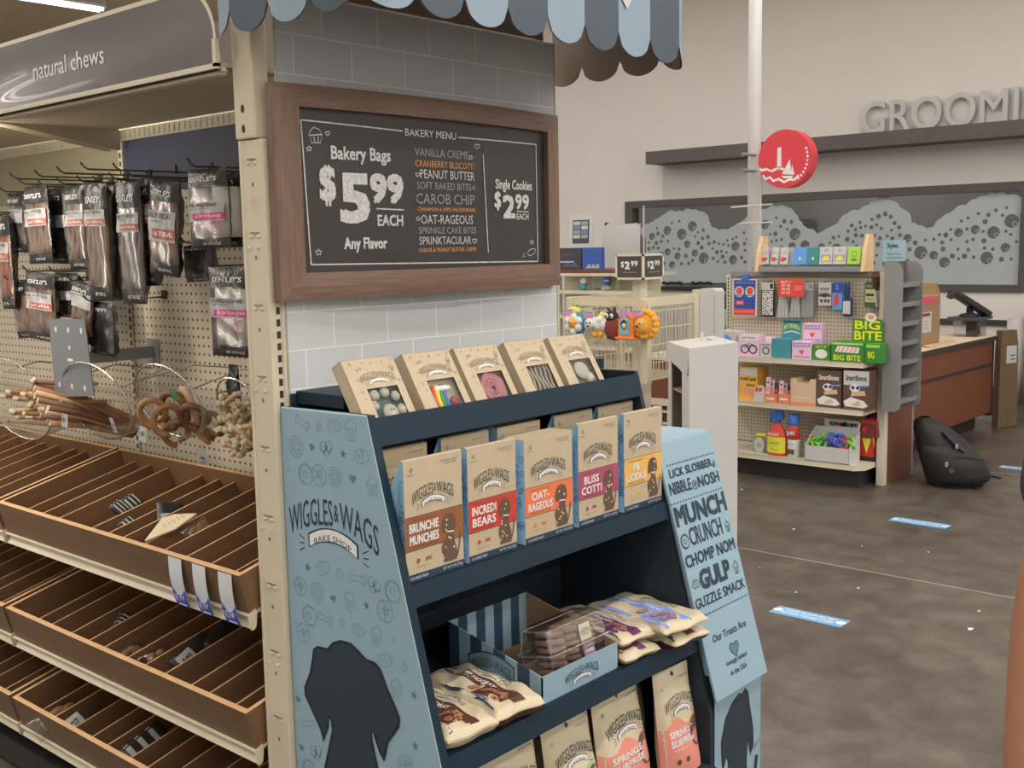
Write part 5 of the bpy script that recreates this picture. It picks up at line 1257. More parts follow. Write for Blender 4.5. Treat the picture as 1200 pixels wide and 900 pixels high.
# hang tags on the chews
for (x, y, w_, h_, c_, lab) in ((133, 498, 11, 20, LABW, 'cream paper tag on the long chew sticks'), (238, 536, 14, 20, LABW, 'cream paper tag on the lowest coiled chew'), (204, 462, 12, 14, GREEN, 'green paper tag standing on the coiled chews'), (223, 457, 11, 13, LABW, 'small white paper tag behind the coiled chews'), (55, 483, 10, 9, LABW, 'small white paper tag on the sticks at left')):
    c = P(x, y, 0, .09); s = .0021
    t = thing('paper_tag', lab, 'tag', tuple(c), (0, R(-15), R(rr.uniform(-10, 10))))
    f = Fr((0, 0, 0), -Y_, Z_); MB().prism([(-w_ * s / 2, -h_ * s / 2), (w_ * s / 2, -h_ * s / 2), (w_ * s / 2, h_ * s / 2), (-w_ * s / 2, h_ * s / 2)], f, 0, .0015).build('card', c_, t)
    k = MB(); k.text('chew', f, -w_ * s * .3, -h_ * s * .1, w_ * s * .3, h_ * s * .12, 0, .02, .002)
    for i in range(5): k.stroke([(-w_ * s * .3 + i * w_ * s * .12, -h_ * s * .4), (-w_ * s * .3 + i * w_ * s * .12, -h_ * s * .22)], f, .0012, .002)
    k.build('lettering', INKD, t)
q = P(273, 455, 0, .2); t = thing('dark_pouch', 'crumpled dark pouch standing beside the bone twists', 'pouch', tuple(q))
MB().grid(lambda u, v: (.012 * math.sin(u * 3.14) * (1 - v) + .004 * math.sin(v * 9 + u * 5), .03 - .06 * u * (1 - .35 * v) - .012 * v, -.05 + .11 * v), 8, 10).grid(lambda u, v: (.004 - .012 * math.sin(u * 3.14) * (1 - v), .03 - .06 * u * (1 - .35 * v) - .012 * v, -.05 + .11 * v), 8, 10).build('pouch_body', BAGK, t, smooth=True)

# ---- leftovers lying in the tray compartments
un = Vector((-math.sin(TA), 0, math.cos(TA)))
def on_tray(x, y, lev):
    return PN(x, y, Vector((-.022, 0, LEV[lev][0])) + un * .0065, un)
def small_pack(x, y, lev, w_, l_, label, dark=True, rot=0, th=.012, kind='label'):
    p = PN(x, y, Vector((-.022, 0, LEV[lev][0])) + un * (.040 if lev else .048), un)
    ks = 0 if p.y < SECT[0][1] else 1; ya0 = SECT[ks][0] + .0105; ed = [.012] + sorted(DV1 if (lev == 0 and ks == 0) else [d + .01 * lev for d in DV2]) + [1.19]
    for e0_, e1_ in zip(ed, ed[1:]):
        if e0_ <= p.y - ya0 < e1_: p.y = ya0 + (e0_ + e1_) / 2; w_ = min(w_, (e1_ - e0_ - .02) / .72)
    t = thing('chew_pack', label, 'pack of dog chews', tuple(p), (0, 0, 0), 'small packs left in the trays'); t.rotation_euler = (Matrix.Rotation(-TA, 3, 'Y') @ Matrix.Rotation(R(48), 3, 'X') @ Matrix.Rotation(rot * .4, 3, 'Z')).to_euler()
    hg = lambda u, v: th * (max(0, 1 - (2 * u / l_) ** 4) * max(0, 1 - (2 * v / w_) ** 4)) ** .5 + .0006
    f = Fr((0, 0, 0), X_, Y_, hg); b = MB(); b.patch(f, -l_ / 2, -w_ / 2, l_ / 2, w_ / 2, 12, 8, 0); b.patch(Fr((0, 0, 0), X_, Y_), -l_ / 2, -w_ / 2, l_ / 2, w_ / 2, 1, 1, 0)
    b.build('bag_body', BAGK if dark else HAZE, t, smooth=True)
    k = MB()
    if kind == 'label':
        k.patch(f, -l_ * .42, -w_ * .4, -l_ * .02, w_ * .4, 6, 4, .0008, 0); k.text('8 OZ', f, -l_ * .34, -w_ * .2, -l_ * .1, w_ * .2, 1, .02, .0014); k.build('printed_label', [LABW, INKD], t)
    elif kind == 'stripe':
        for q in (-.3, -.05, .2): k.patch(f, l_ * q, -w_ * .5, l_ * (q + .1), w_ * .5, 2, 6, .0008, 0)
        k.build('printed_stripes', [LABW], t)
    elif kind == 'chew':
        for q in range(4): k.ell((rr.uniform(-.25, .25) * l_, rr.uniform(-.2, .2) * w_, th * .55), (l_ * .2, w_ * .2, th * .42), 10)
        k.split('chew', [CB[0]], t, smooth=True)
    return t
small_pack(137, 585, 0, .05, .055, 'small black banded packet in the upper tray, farthest back', rot=.5, kind='stripe')
small_pack(160, 601, 0, .05, .045, 'small black banded packet in the upper tray, beside the farthest one', rot=.6, kind='stripe')
small_pack(142, 612, 0, .035, .05, 'small black packet near the front of the upper tray', rot=.6, kind='stripe')
small_pack(197, 603, 0, .07, .085, 'black packet with white label in the upper tray above the paper cone', rot=2.6)
small_pack(226, 621, 0, .05, .08, 'clear packet of chews in the upper tray, nearest the upright', dark=False, rot=.3, kind='chew')
O_ = Vector((-.022, 0, LEV[0][0])) + un * .0685; q = PN(200, 615, O_, un); ux_ = Vector((math.cos(TA), 0, math.sin(TA)))
t = thing('paper_cone', 'tan paper wedge lying in the upper tray under the labelled packet', 'paper wrap', tuple(q), (0, -TA, 0))
MB().prism([((PN(x, y, O_, un) - q).dot(ux_), (PN(x, y, O_, un) - q).y) for x, y in ((170, 635), (206, 621), (231, 603), (205, 604), (190, 609))], Fr((0, 0, 0), X_, Y_), 0, .004).build('paper', mat('kraft_paper', A(196, 170, 138), .7, noise=(30, .08)), t); k = MB()
for i in range(5): k.stroke([(-.02 + .014 * i, -.012), (-.01 + .014 * i, .02)], Fr((0, 0, .0042), X_, Y_), .001, .0003)
k.build('print_lines', INKD, t)
small_pack(44, 703, 1, .05, .13, 'black packet with pale label at the back left of the middle tray', rot=.2)
small_pack(152, 731, 1, .045, .05, 'small black packet alone in the middle tray centre', rot=1.2, kind='stripe')
small_pack(150, 764, 1, .05, .08, 'clear packet of chews near the front of the middle tray', dark=False, rot=.3, kind='chew')
small_pack(230, 768, 1, .07, .12, 'black packet with white label in the middle tray beside the dark pouch', rot=.5)
small_pack(262, 748, 1, .07, .13, 'plain dark pouch at the back of the middle tray', rot=.5, kind='none', th=.02)
small_pack(180, 772, 1, .06, .075, 'round brown chew in clear film in the middle tray', dark=False, rot=.2, kind='chew', th=.03)
small_pack(60, 838, 2, .07, .15, 'clear packet of brown chews at the back of the lower tray', dark=False, rot=.2, kind='chew', th=.028)
small_pack(105, 848, 2, .07, .16, 'clear packet with pale label and brown chews in the lower tray', dark=False, rot=.3, kind='label', th=.02)
small_pack(172, 876, 2, .06, .15, 'dark shiny packet near the upright in the lower tray', rot=.3, kind='stripe')

# ================================================================ the pegboard shelving by the salon
GX, GXB, GY0, GY1 = 5.33, 5.75, 1.04, 2.262
PEGR = pegboard('pegboard_tan', A(178, 160, 138), (1, 2), .0254, .3, .2)
K = thing('pegboard_shelving', 'cream pegboard shelving unit with three shelves of pet goods', 'shelving', (0, 0, 0))
zT = P(960, 322, 0, GXB).z
MB().box(GXB, GXB + .006, GY0, GY1 - .02, .16, zT - .01).build('pegboard', PEGR, K)
MB().box(GXB - .025, GXB + .02, GY0, GY1 - .03, zT - .012, zT + .022).build('top_rail', mat('rail_grey', A(124, 116, 110), .5), K)
for y in (GY1, GY0 + .015):
    b = MB().box(GXB - .012, GXB + .03, y - .02, y + .012, 0, zT + .0); s = MB()
    for k in range(46): s.box(GXB - .0135, GXB - .0115, y - .009, y + .001, .2 + k * .0254, .215 + k * .0254)
    u = b.build('upright', CREAMW, K, bevel=.002); s.build('slot_row', mat('slot_dark', A(46, 40, 34), .7), u)
def kshelf(z, th, dx=0, rnd_=False):
    b = MB()
    po = [(GX + dx, -GY1 + .02), (GX + dx, -GY0 - .05), (GX + dx + .05, -GY0), (GXB - .014, -GY0), (GXB - .014, -GY1 + .02)] if rnd_ else [(GX + dx, -GY1 + .02), (GX + dx, -GY0), (GXB - .014, -GY0), (GXB - .014, -GY1 + .02)]
    f = Fr((0, 0, 0), X_, -Y_); f.N = Z_
    v = [Vector((x, -y, z)) for x, y in po]; w_ = [Vector((x, -y, z - th)) for x, y in po]; n = len(po)
    b.add(v + w_, [tuple(range(n)), tuple(range(n, 2 * n))[::-1]] + [(i, (i + 1) % n, (i + 1) % n + n, i + n) for i in range(n)])
    return b.build('shelf', CREAMW, K, bevel=.003)
ZK = (.157, .520, .828)
kshelf(ZK[0], .035, 0, True); kshelf(ZK[1], .032); kshelf(ZK[2], .032)
MB().box(GX + .06, GXB, GY0 + .05, GY1, 0, .12).build('kick_plate', mat('kick_black', A(38, 34, 32), .5), K)
# end panel on the near end
E_ = thing('shelving_end_panel', 'red-brown end panel edged in cream on the pegboard shelving', 'panel', (0, 0, 0))
ya, yb = .977, 1.03; x0 = 5.54
MB().box(x0 + .05, 6.0, ya + .004, yb, 0, 1.36).build('panel', REDW, E_); MB().box(x0, x0 + .05, ya, yb, 0, 1.40).build('front_edge', CREAMW, E_, bevel=.002); MB().box(6.0, 6.03, ya, yb, 0, 1.40).build('rear_edge', GREYM, E_, bevel=.002)

def fbox(name, label, cat, px, X, depth, mats, draw=None, z=None, group=None, tilt=0, shape=None, bevel=.002, base=True):
    """a carton whose face towards the aisle fills the pixel box px on the plane x=X"""
    x0, y0, x1, y1 = px; mx, my = (x0 + x1) / 2, (y0 + y1) / 2
    a, b = P(x0, my, 0, X), P(x1, my, 0, X); zt = P(mx, y0, 0, X).z; zb = P(mx, y1, 0, X).z if z is None else z
    w, h = a.y - b.y, zt - zb
    t = thing(name, label, cat, (X, (a.y + b.y) / 2, zb), (0, R(tilt), 0), group)
    f = Fr((0, 0, 0), -Y_, Z_)
    if shape: MB().prism([(w * p, h * q) for p, q in shape], f, -depth, 0).build('carton', mats[0], t)
    elif base: MB().box(0, depth, -w / 2, w / 2, 0, h).build('carton', mats[0], t, bevel=bevel)
    if draw:
        m = MB(); draw(m, f, w, h); m.build('printed_face', mats, t)
    return t, w, h
zs_ = [z + .001 for z in ZK]
PINKB = mat('pale_pink', A(206, 160, 176), .5); LILAC = mat('lilac', A(150, 120, 160), .5); DBLUE = mat('deep_blue', A(44, 62, 128), .5); LBLUE = mat('bright_blue', A(86, 132, 190), .5)
LIMEG = mat('lime_print', A(140, 176, 60), .5); GREENB = mat('big_green', A(52, 112, 44), .5); YELB = mat('big_yellow', A(236, 214, 40), .5); ORB = mat('warm_orange', A(222, 150, 60), .5); TANB = mat('plain_tan_card', A(186, 154, 122), .7); CHB = mat('choc_box', A(86, 60, 50), .5); REDB = mat('hero_red', A(176, 44, 36), .5)
# top shelf
def d_pink(m, f, w, h):
    m.patch(f, -w * .47, h * .72, w * .47, h * .97, n=.001, mi=1); m.text('pet treats', f, -w * .3, h * .78, w * .3, h * .9, 2, 0, .002)
    m.ring(f, -w * .18, h * .32, w * .17, w * .06, .0015, 2, 14); m.ring(f, w * .2, h * .32, w * .17, w * .06, .0015, 2, 14); m.stroke([(-w * .2, h * .35), (0, h * .58), (w * .25, h * .5)], f, w * .08, .0015, 3)
fbox('treat_tub', 'white treat tub with blue dome label at the left of the top shelf', 'treat tub', (838, 388, 863, 416), GX + .06, .12, [WHITEC, LBLUE, DBLUE], lambda m, f, w, h: m.flat([(w * .42 * math.cos(R(a * 18)), h * .15 + h * .7 * math.sin(R(a * 18))) for a in range(11)], f, .001, 1).text('doggie', f, -w * .2, h * .4, w * .2, h * .55, 0, 0, .002), z=zs_[2])
fbox('treat_tub', 'pink and white treat box with round wheel print on the top shelf', 'treat box', (865, 392, 890, 416), GX + .05, .09, [PINKB, WHT, INKD, LILAC], d_pink, z=zs_[2])
q0, q1 = P(868, 390, 0, GX + .2), P(905, 390, 0, GX + .2); t = thing('treat_roll', 'long pale pink ribbed roll lying behind the pink boxes on the top shelf', 'roll', (GX + .26, (q0.y + q1.y) / 2, zs_[2] + .062))
b = MB(); L = (q0.y - q1.y) / 2; pr = []
for k in range(25): pr.append((.062 if k % 2 else .058, -L + 2 * L * k / 24))
b.lathe(pr, 20, Matrix.Rotation(R(90), 4, 'X')).build('ribbed_pack', PINKB, t)
fbox('small_carton', 'small white carton with grey ring print beside the teal box', 'carton', (891, 402, 904, 417), GX + .04, .05, [WHITEC, INKD, LILAC], lambda m, f, w, h: m.ring(f, 0, h * .45, w * .28, w * .1, .001, 1, 14).patch(f, -w * .4, h * .8, w * .4, h * .95, n=.001, mi=2), z=zs_[2])
t, w, h = fbox('display_carton', 'teal counter carton with raised printed lid on the top shelf', 'display carton', (904, 397, 927, 418), GX + .03, .11, [TEAL, YELB, WHT, NAVYP], None, z=zs_[2])
m = MB(); fl_ = Fr((.11, -.02, h), -Y_, Z_); hh = h * .95; m.prism([(-w * .52, 0), (w * .46, 0), (w * .52, hh), (-w * .46, hh)], fl_, -.003, 0, 0); lid = m.build('raised_lid', TEAL, t)
m = MB(); m.text('PET CRUNCH', fl_, -w * .4, hh * .4, w * .4, hh * .62, 1, .02, .0012, arc=hh * .15); m.stroke([(-w * .42, hh * .25), (0, hh * .36), (w * .42, hh * .25)], fl_, hh * .06, .001, 2); m.patch(fl_, -w * .42, hh * .82, w * .46, hh * .93, n=.001, mi=3); m.build('lid_print', [TEAL, YELB, WHT, NAVYP], lid)
def d_heart(m, f, w, h):
    m.patch(f, -w * .42, h * .68, w * .42, h * .92, n=.001, mi=1); m.text('PAWSOME', f, -w * .36, h * .74, w * .36, h * .87, 3, .01, .002)
    m.flat([(-w * .16, h * .5), (w * .16, h * .5), (0, h * .24)], f, .0012, 2); m.patch(f, -w * .42, h * .08, w * .42, h * .18, n=.001, mi=1)
t1, w1, h1 = fbox('heart_carton', 'pale pink carton with red triangle print, standing on the lower one', 'carton', (941, 379, 963, 401), GX + .112, .07, [PINKB, LILAC, RED, WHT], d_heart)
t2, w2, h2 = fbox('heart_carton', 'pale pink carton with red triangle print, lower and nearer the teal box', 'carton', (928, 400, 951, 418.5), GX + .03, .08, [PINKB, LILAC, RED, WHT], d_heart, z=zs_[2])
fbox('heart_carton', 'plain pink carton under the raised pink triangle carton', 'carton', (944, 401.5, 963, 417), GX + .112, .07, [PINKB, LILAC, RED, WHT], None, z=zs_[2]); 
t1.location.z = zs_[2] + (P(954, 401.5, 0, GX + .112).z - zs_[2]) + .001
def d_big(m, f, w, h):
    m.text('BIG BITE', f, -w * .42, h * .08, w * .42, h * .36, 1, .02, .002); m.flat([(-w * .38, h * .5), (w * .34, h * .46), (w * .38, h * .75), (-w * .3, h * .8)], f, .001, 2)
    for q in range(5): m.stroke([(-w * .3 + q * w * .13, h * .52), (-w * .22 + q * w * .13, h * .74)], f, w * .04, .0016, 3)
    m.patch(f, -w * .48, h * .86, w * .48, h * .97, n=.001, mi=4); m.text('MEATY BONES', f, -w * .38, h * .88, w * .3, h * .95, 2, 0, .002)
fbox('big_bite_tray', 'small green treat carton with round white bun print beside the big green tray', 'display carton', (952, 404, 973, 419), GX + .03, .08, [GREENB, YELB, WHT, CORAL, LIMEG], lambda m, f, w, h: m.disc(f, 0, h * .42, w * .34, .001, 2, 14, h * .3).text('BITE', f, -w * .3, h * .8, w * .3, h * .94, 1, 0, .002), z=zs_[2])
t, w, h = fbox('big_bite_tray', 'big green BIG BITE counter tray with tall yellow lettered header card', 'display carton', (974, 401, 1012, 421), GX + .01, .16, [GREENB, YELB, WHT, CORAL, LIMEG], d_big, z=zs_[2])
a, b_ = P(999, 390, 0, GX + .12), P(1035, 390, 0, GX + .12); hz0, hz1 = P(1016, 402, 0, GX + .12).z, P(1016, 374, 0, GX + .12).z
fh = Fr(Vector((GX + .12, 0, 0)) - t.location, -Y_, Z_); m = MB(); u0, u1 = -a.y, -b_.y; zo = 0
m.prism([(u0, zs_[2]), (u1, zs_[2]), (u1, hz1 - .02), (u1 - .01, hz1), (u0, hz1)], fh, -.003, 0, 0); hd = m.build('header_card', GREENB, t)
m = MB(); W_ = u1 - u0; H_ = hz1 - hz0
m.text('BIG', fh, u0 + W_ * .08, hz0 + H_ * .56, u1 - W_ * .1, hz1 - H_ * .06, 1, .035, .002).text('BITE', fh, u0 + W_ * .06, hz0 + H_ * .12, u1 - W_ * .04, hz0 + H_ * .50, 1, .035, .002)
m.text('RAWHIDE BURGER TREATS', fh, u0 + W_ * .08, hz0 - H_ * .06, u1 - W_ * .1, hz0 + H_ * .02, 2, 0, .002)
m.disc(fh, (u0 + u1) / 2 + .02, hz1 + .012, .038, .0006, 2, 18, .028); m.disc(fh, (u0 + u1) / 2 + .02, hz1 + .014, .022, .0012, 3, 14, .016); m.build('header_print', [GREENB, YELB, WHT, CORAL, LIMEG], hd)
fbox('big_bite_tray', 'dark green BIG BITE carton at the right end of the top shelf', 'display carton', (1013, 403, 1033, 421), GX + .02, .09, [GREENB, YELB, WHT, CORAL, LIMEG], lambda m, f, w, h: m.text('BIG', f, -w * .3, h * .25, w * .1, h * .6, 1, .02, .002).patch(f, -w * .4, h * .8, w * .4, h * .95, n=.001, mi=4), z=zs_[2])
# pegboard goods
def peg(name, label, cat, px, mats, draw, depth=.02, X=GXB - .07, shape=None, hk=True):
    t, w, h = fbox(name, label, cat, px, X, depth, mats, draw, shape=shape)
    if hk:
        k = MB(); k.tube([(GXB - X - .003, 0, h + .006), (-.05, 0, h + .006), (-.06, 0, h + .018)], .0035, 5); k.tube([(depth * .5, 0, h), (depth * .5, 0, h + .004)], .006, 6); k.build('hanging_hook', GREYM, t)
    return t, w, h
def d_circ(m, f, w, h):
    m.patch(f, -w * .44, h * .03, w * .44, h * .97, n=.001, mi=1)
    for u in (-.22, .22):
        m.disc(f, w * u, h * .66, w * .2, .0016, 0, 16); m.disc(f, w * u, h * .68, w * .13, .002, 2, 12); m.patch(f, w * (u - .16), h * .55, w * (u + .16), h * .58, n=.003, mi=3)
    m.patch(f, -w * .36, h * .30, -w * .02, h * .42, n=.0016, mi=2); m.text('SAVE', f, -w * .3, h * .32, -w * .08, h * .4, 0, .01, .003); m.patch(f, -w * .44, h * .03, w * .44, h * .2, n=.002, mi=2); m.text('ON SELECT DRY FOODS', f, -w * .38, h * .1, w * .38, h * .15, 0, 0, .003); m.text('OFFER ENDS SOON', f, -w * .36, h * .88, w * .36, h * .92, 0, 0, .003)
t, w, h = fbox('promo_poster', 'blue poster with two round pictures and red foot at the left pegboard end', 'poster', (858.5, 327, 887, 370.5), GXB - .10, .004, [WHITEC, DBLUE, RED, TEAL], d_circ)
MB().box(-.008, .012, -.035, .025, h - .015, h + .03).build('blue_clip', BLUE, t); MB().box(.004, .085, -.01, .01, h - .006, h + .006).build('support_arm', GREYM, t)
def spots(m, f, w, h):
    m.patch(f, -w * .5, h * .78, w * .5, h, n=.001, mi=1); m.patch(f, -w * .42, h * .05, w * .42, h * .76, n=.001, mi=2)
    r_ = random.Random(8)
    for _ in range(60): m.disc(f, w * r_.uniform(-.38, .38), h * r_.uniform(.07, .74), w * r_.uniform(.025, .06), .0016, 0, 6)
    m.patch(f, w * .2, h * .82, w * .42, h * .96, n=.0018, mi=0)
peg('patterned_sleeve', 'black and white leopard spotted sleeve pack hanging left of the red sale sign', 'pet wear pack', (892, 331, 907, 371), [BLACK, WHITEC, mat('sleeve_grey', A(176, 168, 160), .7)], spots)
def sleeve(m, f, w, h): m.patch(f, -w * .5, h * .78, w * .5, h, n=.001, mi=1); m.patch(f, w * .15, h * .82, w * .42, h * .96, n=.0018, mi=0)
peg('grey_sleeve', 'plain grey sleeve pack hanging right of the red sale sign', 'pet wear pack', (939, 331, 953, 372), [mat('knit_grey', A(128, 122, 120), .8, noise=(60, .1)), WHITEC], sleeve)
for x0_, x1_, wd in ((910, 924, 'left'), (925, 939, 'right')):
    q = P((x0_ + x1_) / 2, 345, 0, GXB - .06); hb = q.z - P((x0_ + x1_) / 2, 372, 0, GXB - .06).z; wv = P(x0_, 360, 0, GXB - .06).y - P(x1_, 360, 0, GXB - .06).y
    t = thing('white_cloth', 'white gathered cloth hanging under the %s half of the red sale sign' % wd, 'cloth', tuple(q))
    MB().grid(lambda u, v: (.012 * math.cos(u * 25) * (.3 + v) - .01 * math.sin(u * math.pi), -wv * (u - .5) * (.55 + .42 * v), -hb * v), 30, 6).grid(lambda u, v: (.012 * math.cos(u * 25) * (.3 + v) + .012, -wv * (u - .5) * (.55 + .42 * v), -hb * v), 30, 6).build('folds', WHITEC, t, smooth=True)
    MB().tube([(.057, 0, -.004), (-.03, 0, -.004)], .004, 5).build('hanging_hook', GREYM, t)
def sale(m, f, w, h):
    for i, s in enumerate(('BUY 1', 'GET THE', '2ND FOR', '50% OFF')): m.text(s, f, -w * .38, h * (.74 - .2 * i), -w * .02, h * (.88 - .2 * i), 1, .02, .002)
    for i in range(3): m.text('selected items', f, w * .14, h * (.56 - .1 * i), w * .42, h * (.62 - .1 * i), 1, 0, .002)
fbox('sale_sign', 'red card sign reading buy one get the second, hung on the pegboard', 'sign', (912, 326.5, 942, 347.5), GXB - .12, .003, [RED, WHT], sale)[0]
def d_org(m, f, w, h): m.patch(f, -w * .46, h * .38, w * .46, h * .52, n=.001, mi=1); m.disc(f, 0, h * .45, w * .28, .002, 2, 14, h * .1); m.text('ORGANIC', f, -w * .4, h * .66, w * .4, h * .78, 2, .01, .002); m.text('pet wipes', f, -w * .34, h * .55, w * .34, h * .62, 2, 0, .002); [m.disc(f, w * u, h * .2, w * .12, .0015, 1, 8, h * .09) for u in (-.25, .05, .3)]
peg('wipes_pack', 'white pack with brown oval emblem hanging in the middle of the pegboard', 'pack', (959, 331, 974, 358), [WHITEC, BROWNP, INKD], d_org)
def d_bl(m, f, w, h): m.patch(f, -w * .5, h * .62, w * .5, h * .98, n=.001, mi=1); m.text('2', f, -w * .16, h * .74, w * .16, h * .92, 0, .02, .002); m.patch(f, -w * .3, h * .16, w * .15, h * .56, n=.001, mi=2)
peg('blue_carton', 'light blue hanging carton with red stripe beside the blue brush', 'carton', (975, 331, 987, 363), [LBLUE, DBLUE, RED], d_bl, .05)
# brush
q = P(994, 331, 0, GXB - .06); zb_ = P(994, 371, 0, GXB - .06).z - q.z; s = (P(989, 360, 0, GXB - .06).y - P(999.5, 360, 0, GXB - .06).y) / 2
t = thing('pet_brush', 'dark blue pet brush with white bristle pad hanging on the pegboard', 'brush', tuple(q)); NB = mat('brush_navy', A(44, 54, 98), .35)
MB().lathe([(.006, 0), (.013, -.01), (.016, -.05), (.012, -.09), (.014, -.105)][::-1], 12).build('handle', NB, t, smooth=True)
MB().box(-.012, .012, -s, s, zb_, -.10).build('head', NB, t, bevel=.008); MB().box(-.02, -.012, -s * .8, s * .8, zb_ + .018, -.125).build('bristle_pad', WHITEC, t)
MB().tube([(.057, 0, -.004), (-.03, 0, -.004)], .0035, 5).build('hanging_hook', GREYM, t)
def d_gr(m, f, w, h): m.patch(f, -w * .42, h * .2, w * .42, h * .72, n=.001, mi=1); m.patch(f, -w * .36, h * .45, w * .36, h * .55, n=.002, mi=2); m.text('NATURAL', f, -w * .36, h * .8, w * .36, h * .9, 1, .0, .002); m.text('chews', f, -w * .25, h * .28, w * .25, h * .38, 0, 0, .002)
peg('green_carton', 'dark green and tan hanging carton at the right of the pegboard', 'carton', (1013, 331, 1026.5, 360), [mat('forest_green', A(60, 84, 52), .5), mat('tan_print', A(190, 172, 128), .5), INKD], d_gr, .04)
peg('teal_pouch', 'small teal pack on the pegboard next to the grey brochure rack', 'pack', (1029, 350, 1036, 359), [mat('mint', A(120, 178, 168), .5), WHT], None, .02)
# middle shelf
def d_or(m, f, w, h): m.patch(f, -w * .45, h * .74, w * .45, h * .95, n=.001, mi=1); m.text('nutri pet', f, -w * .42, h * .56, w * .42, h * .70, 2, .02, .002); m.text('chews', f, -w * .1, h * .42, w * .36, h * .52, 2, .01, .002); m.flat([(-w * .3, h * .18), (w * .3, h * .14), (w * .36, h * .34), (-w * .2, h * .38)], f, .0012, 3)
fbox('chew_bag', 'orange and white bag of chews at the left of the middle shelf', 'bag', (866, 430, 888, 465.5), GX + .05, .1, [ORB, WHITEC, INKD, CORAL], d_or, z=zs_[1], shape=[(-.5, 0), (.5, 0), (.46, .9), (.5, 1), (-.5, 1), (-.46, .9)])
fbox('chew_bag', 'second orange bag of chews half behind the first on the middle shelf', 'bag', (886, 431, 893, 464), GX + .12, .1, [ORB, WHITEC, INKD], None, z=zs_[1], shape=[(-.5, 0), (.5, 0), (.4, .9), (.5, 1), (-.5, 1), (-.4, .9)])
t, w, h = fbox('white_tray', 'low white card tray with pink label beside the orange bags', 'display tray', (883, 460, 896, 467.5), GX + .03, .08, [WHITEC, PINKB], lambda m, f, w, h: m.patch(f, -w * .3, h * .3, w * .3, h * .7, n=.001, mi=1), z=zs_[1])
fbox('snack_pack', 'pale round-topped snack pack standing in the low white tray', 'snack pack', (886, 452, 896, 461), GX + .05, .03, [mat('pale_pack', A(190, 172, 160), .4), RED], lambda m, f, w, h: m.disc(f, 0, h * .5, w * .25, .001, 1, 10), shape=[(-.5, 0), (.5, 0), (.5, .6), (.3, 1), (-.3, 1), (-.5, .6)])
for i, (x0_, x1_, lab) in enumerate(((896, 910.5, 'orange card tray of pink snack packs, left of two, on the middle shelf'), (911.5, 925.5, 'orange card tray of dark and pink snack packs, right of two, on the middle shelf'))):
    fbox('orange_tray', lab, 'display tray', (x0_, 462, x1_, 469), GX + .02, .1, [mat('tray_orange', A(214, 110, 66), .5), WHT], lambda m, f, w, h: m.patch(f, -w * .35, h * .35, w * .3, h * .6, n=.001, mi=1), z=zs_[1])
    for k in range(3):
        xx = x0_ + 1 + k * 4.6
        fbox('snack_pack', '%s snack pack %s in the %s orange tray' % (('pink', 'white and black', 'dark pink')[k], ('leaning left', 'in the middle', 'leaning right')[k], ('left', 'right')[i]), 'snack pack', (xx, 442 + 3 * k + 4 * i, xx + 5, 462.4), GX + .045 + .022 * k, .014, [(PINKB, WHITEC, mat('plum_pack', A(128, 70, 84), .4))[k], CORAL, INKD], lambda m, f, w, h: m.patch(f, -w * .4, h * .2, w * .4, h * .45, n=.001, mi=1).disc(f, 0, h * .7, w * .25, .001, 2, 8), tilt=6)
t, w, h = fbox('tan_carton', 'plain tan open display carton with notched front on the middle shelf', 'display carton', (926.5, 444, 956, 471), GX + .02, .14, [TANB, WHT, mat('tray_orange', A(214, 110, 66), .5)], lambda m, f, w, h: m.patch(f, -w * .5, 0, w * .5, h * .1, n=.001, mi=2).text('natural treats', f, -w * .3, h * .55, w * .3, h * .62, 1, 0, .002).stroke([(-w * .3, h * .3), (w * .3, h * .3)], f, .006, .001, 1), z=zs_[1], shape=[(-.5, 0), (.5, 0), (.5, 1), (.28, 1), (.24, .86), (-.24, .86), (-.28, 1), (-.5, 1)])
def d_smart(top):
    def dd(m, f, w, h):
        m.patch(f, -w * .48, h * .62, w * .48, h * .98, n=.001, mi=1 if top else 0); m.text('SmartBones', f, -w * .4, h * .74, w * .4, h * .88, 2 if top else 3, .02, .002)
        m.disc(f, -w * .05, h * .55, w * .2, .0016, 3, 14, h * .1); m.disc(f, -w * .12, h * .56, w * .07, .002, 2, 8); m.disc(f, w * .06, h * .56, w * .07, .002, 2, 8)
        m.flat([(-w * .2, h * .34), (w * .36, h * .38), (w * .32, h * .5), (-w * .16, h * .46)], f, .0013, 4); m.stroke([(w * .1, h * .6), (w * .46, h * .62)], f, h * .04, .0016, 5)
        m.flat([(-w * .48, h * .2), (-w * .2, h * .32), (w * .3, h * .24), (w * .46, h * .12), (w * .3, h * .06), (-w * .4, h * .08)], f, .002, 3); m.flat([(-w * .2, h * .14), (w * .1, h * .24), (w * .2, h * .14), (0, h * .08)], f, .003, 4)
    return dd
fbox('smartbones_carton', 'brown carton of bone treats on the middle shelf, left of two', 'display carton', (957, 434, 986, 473), GX + .02, .12, [CHB, WHITEC, INKD, WHT, TANB, LBLUE], d_smart(False), z=zs_[1])
fbox('smartbones_carton', 'brown and white carton of bone treats at the right of the middle shelf', 'display carton', (988, 434, 1019, 474.5), GX + .012, .12, [CHB, WHITEC, INKD, WHT, TANB, LBLUE], d_smart(True), z=zs_[1])
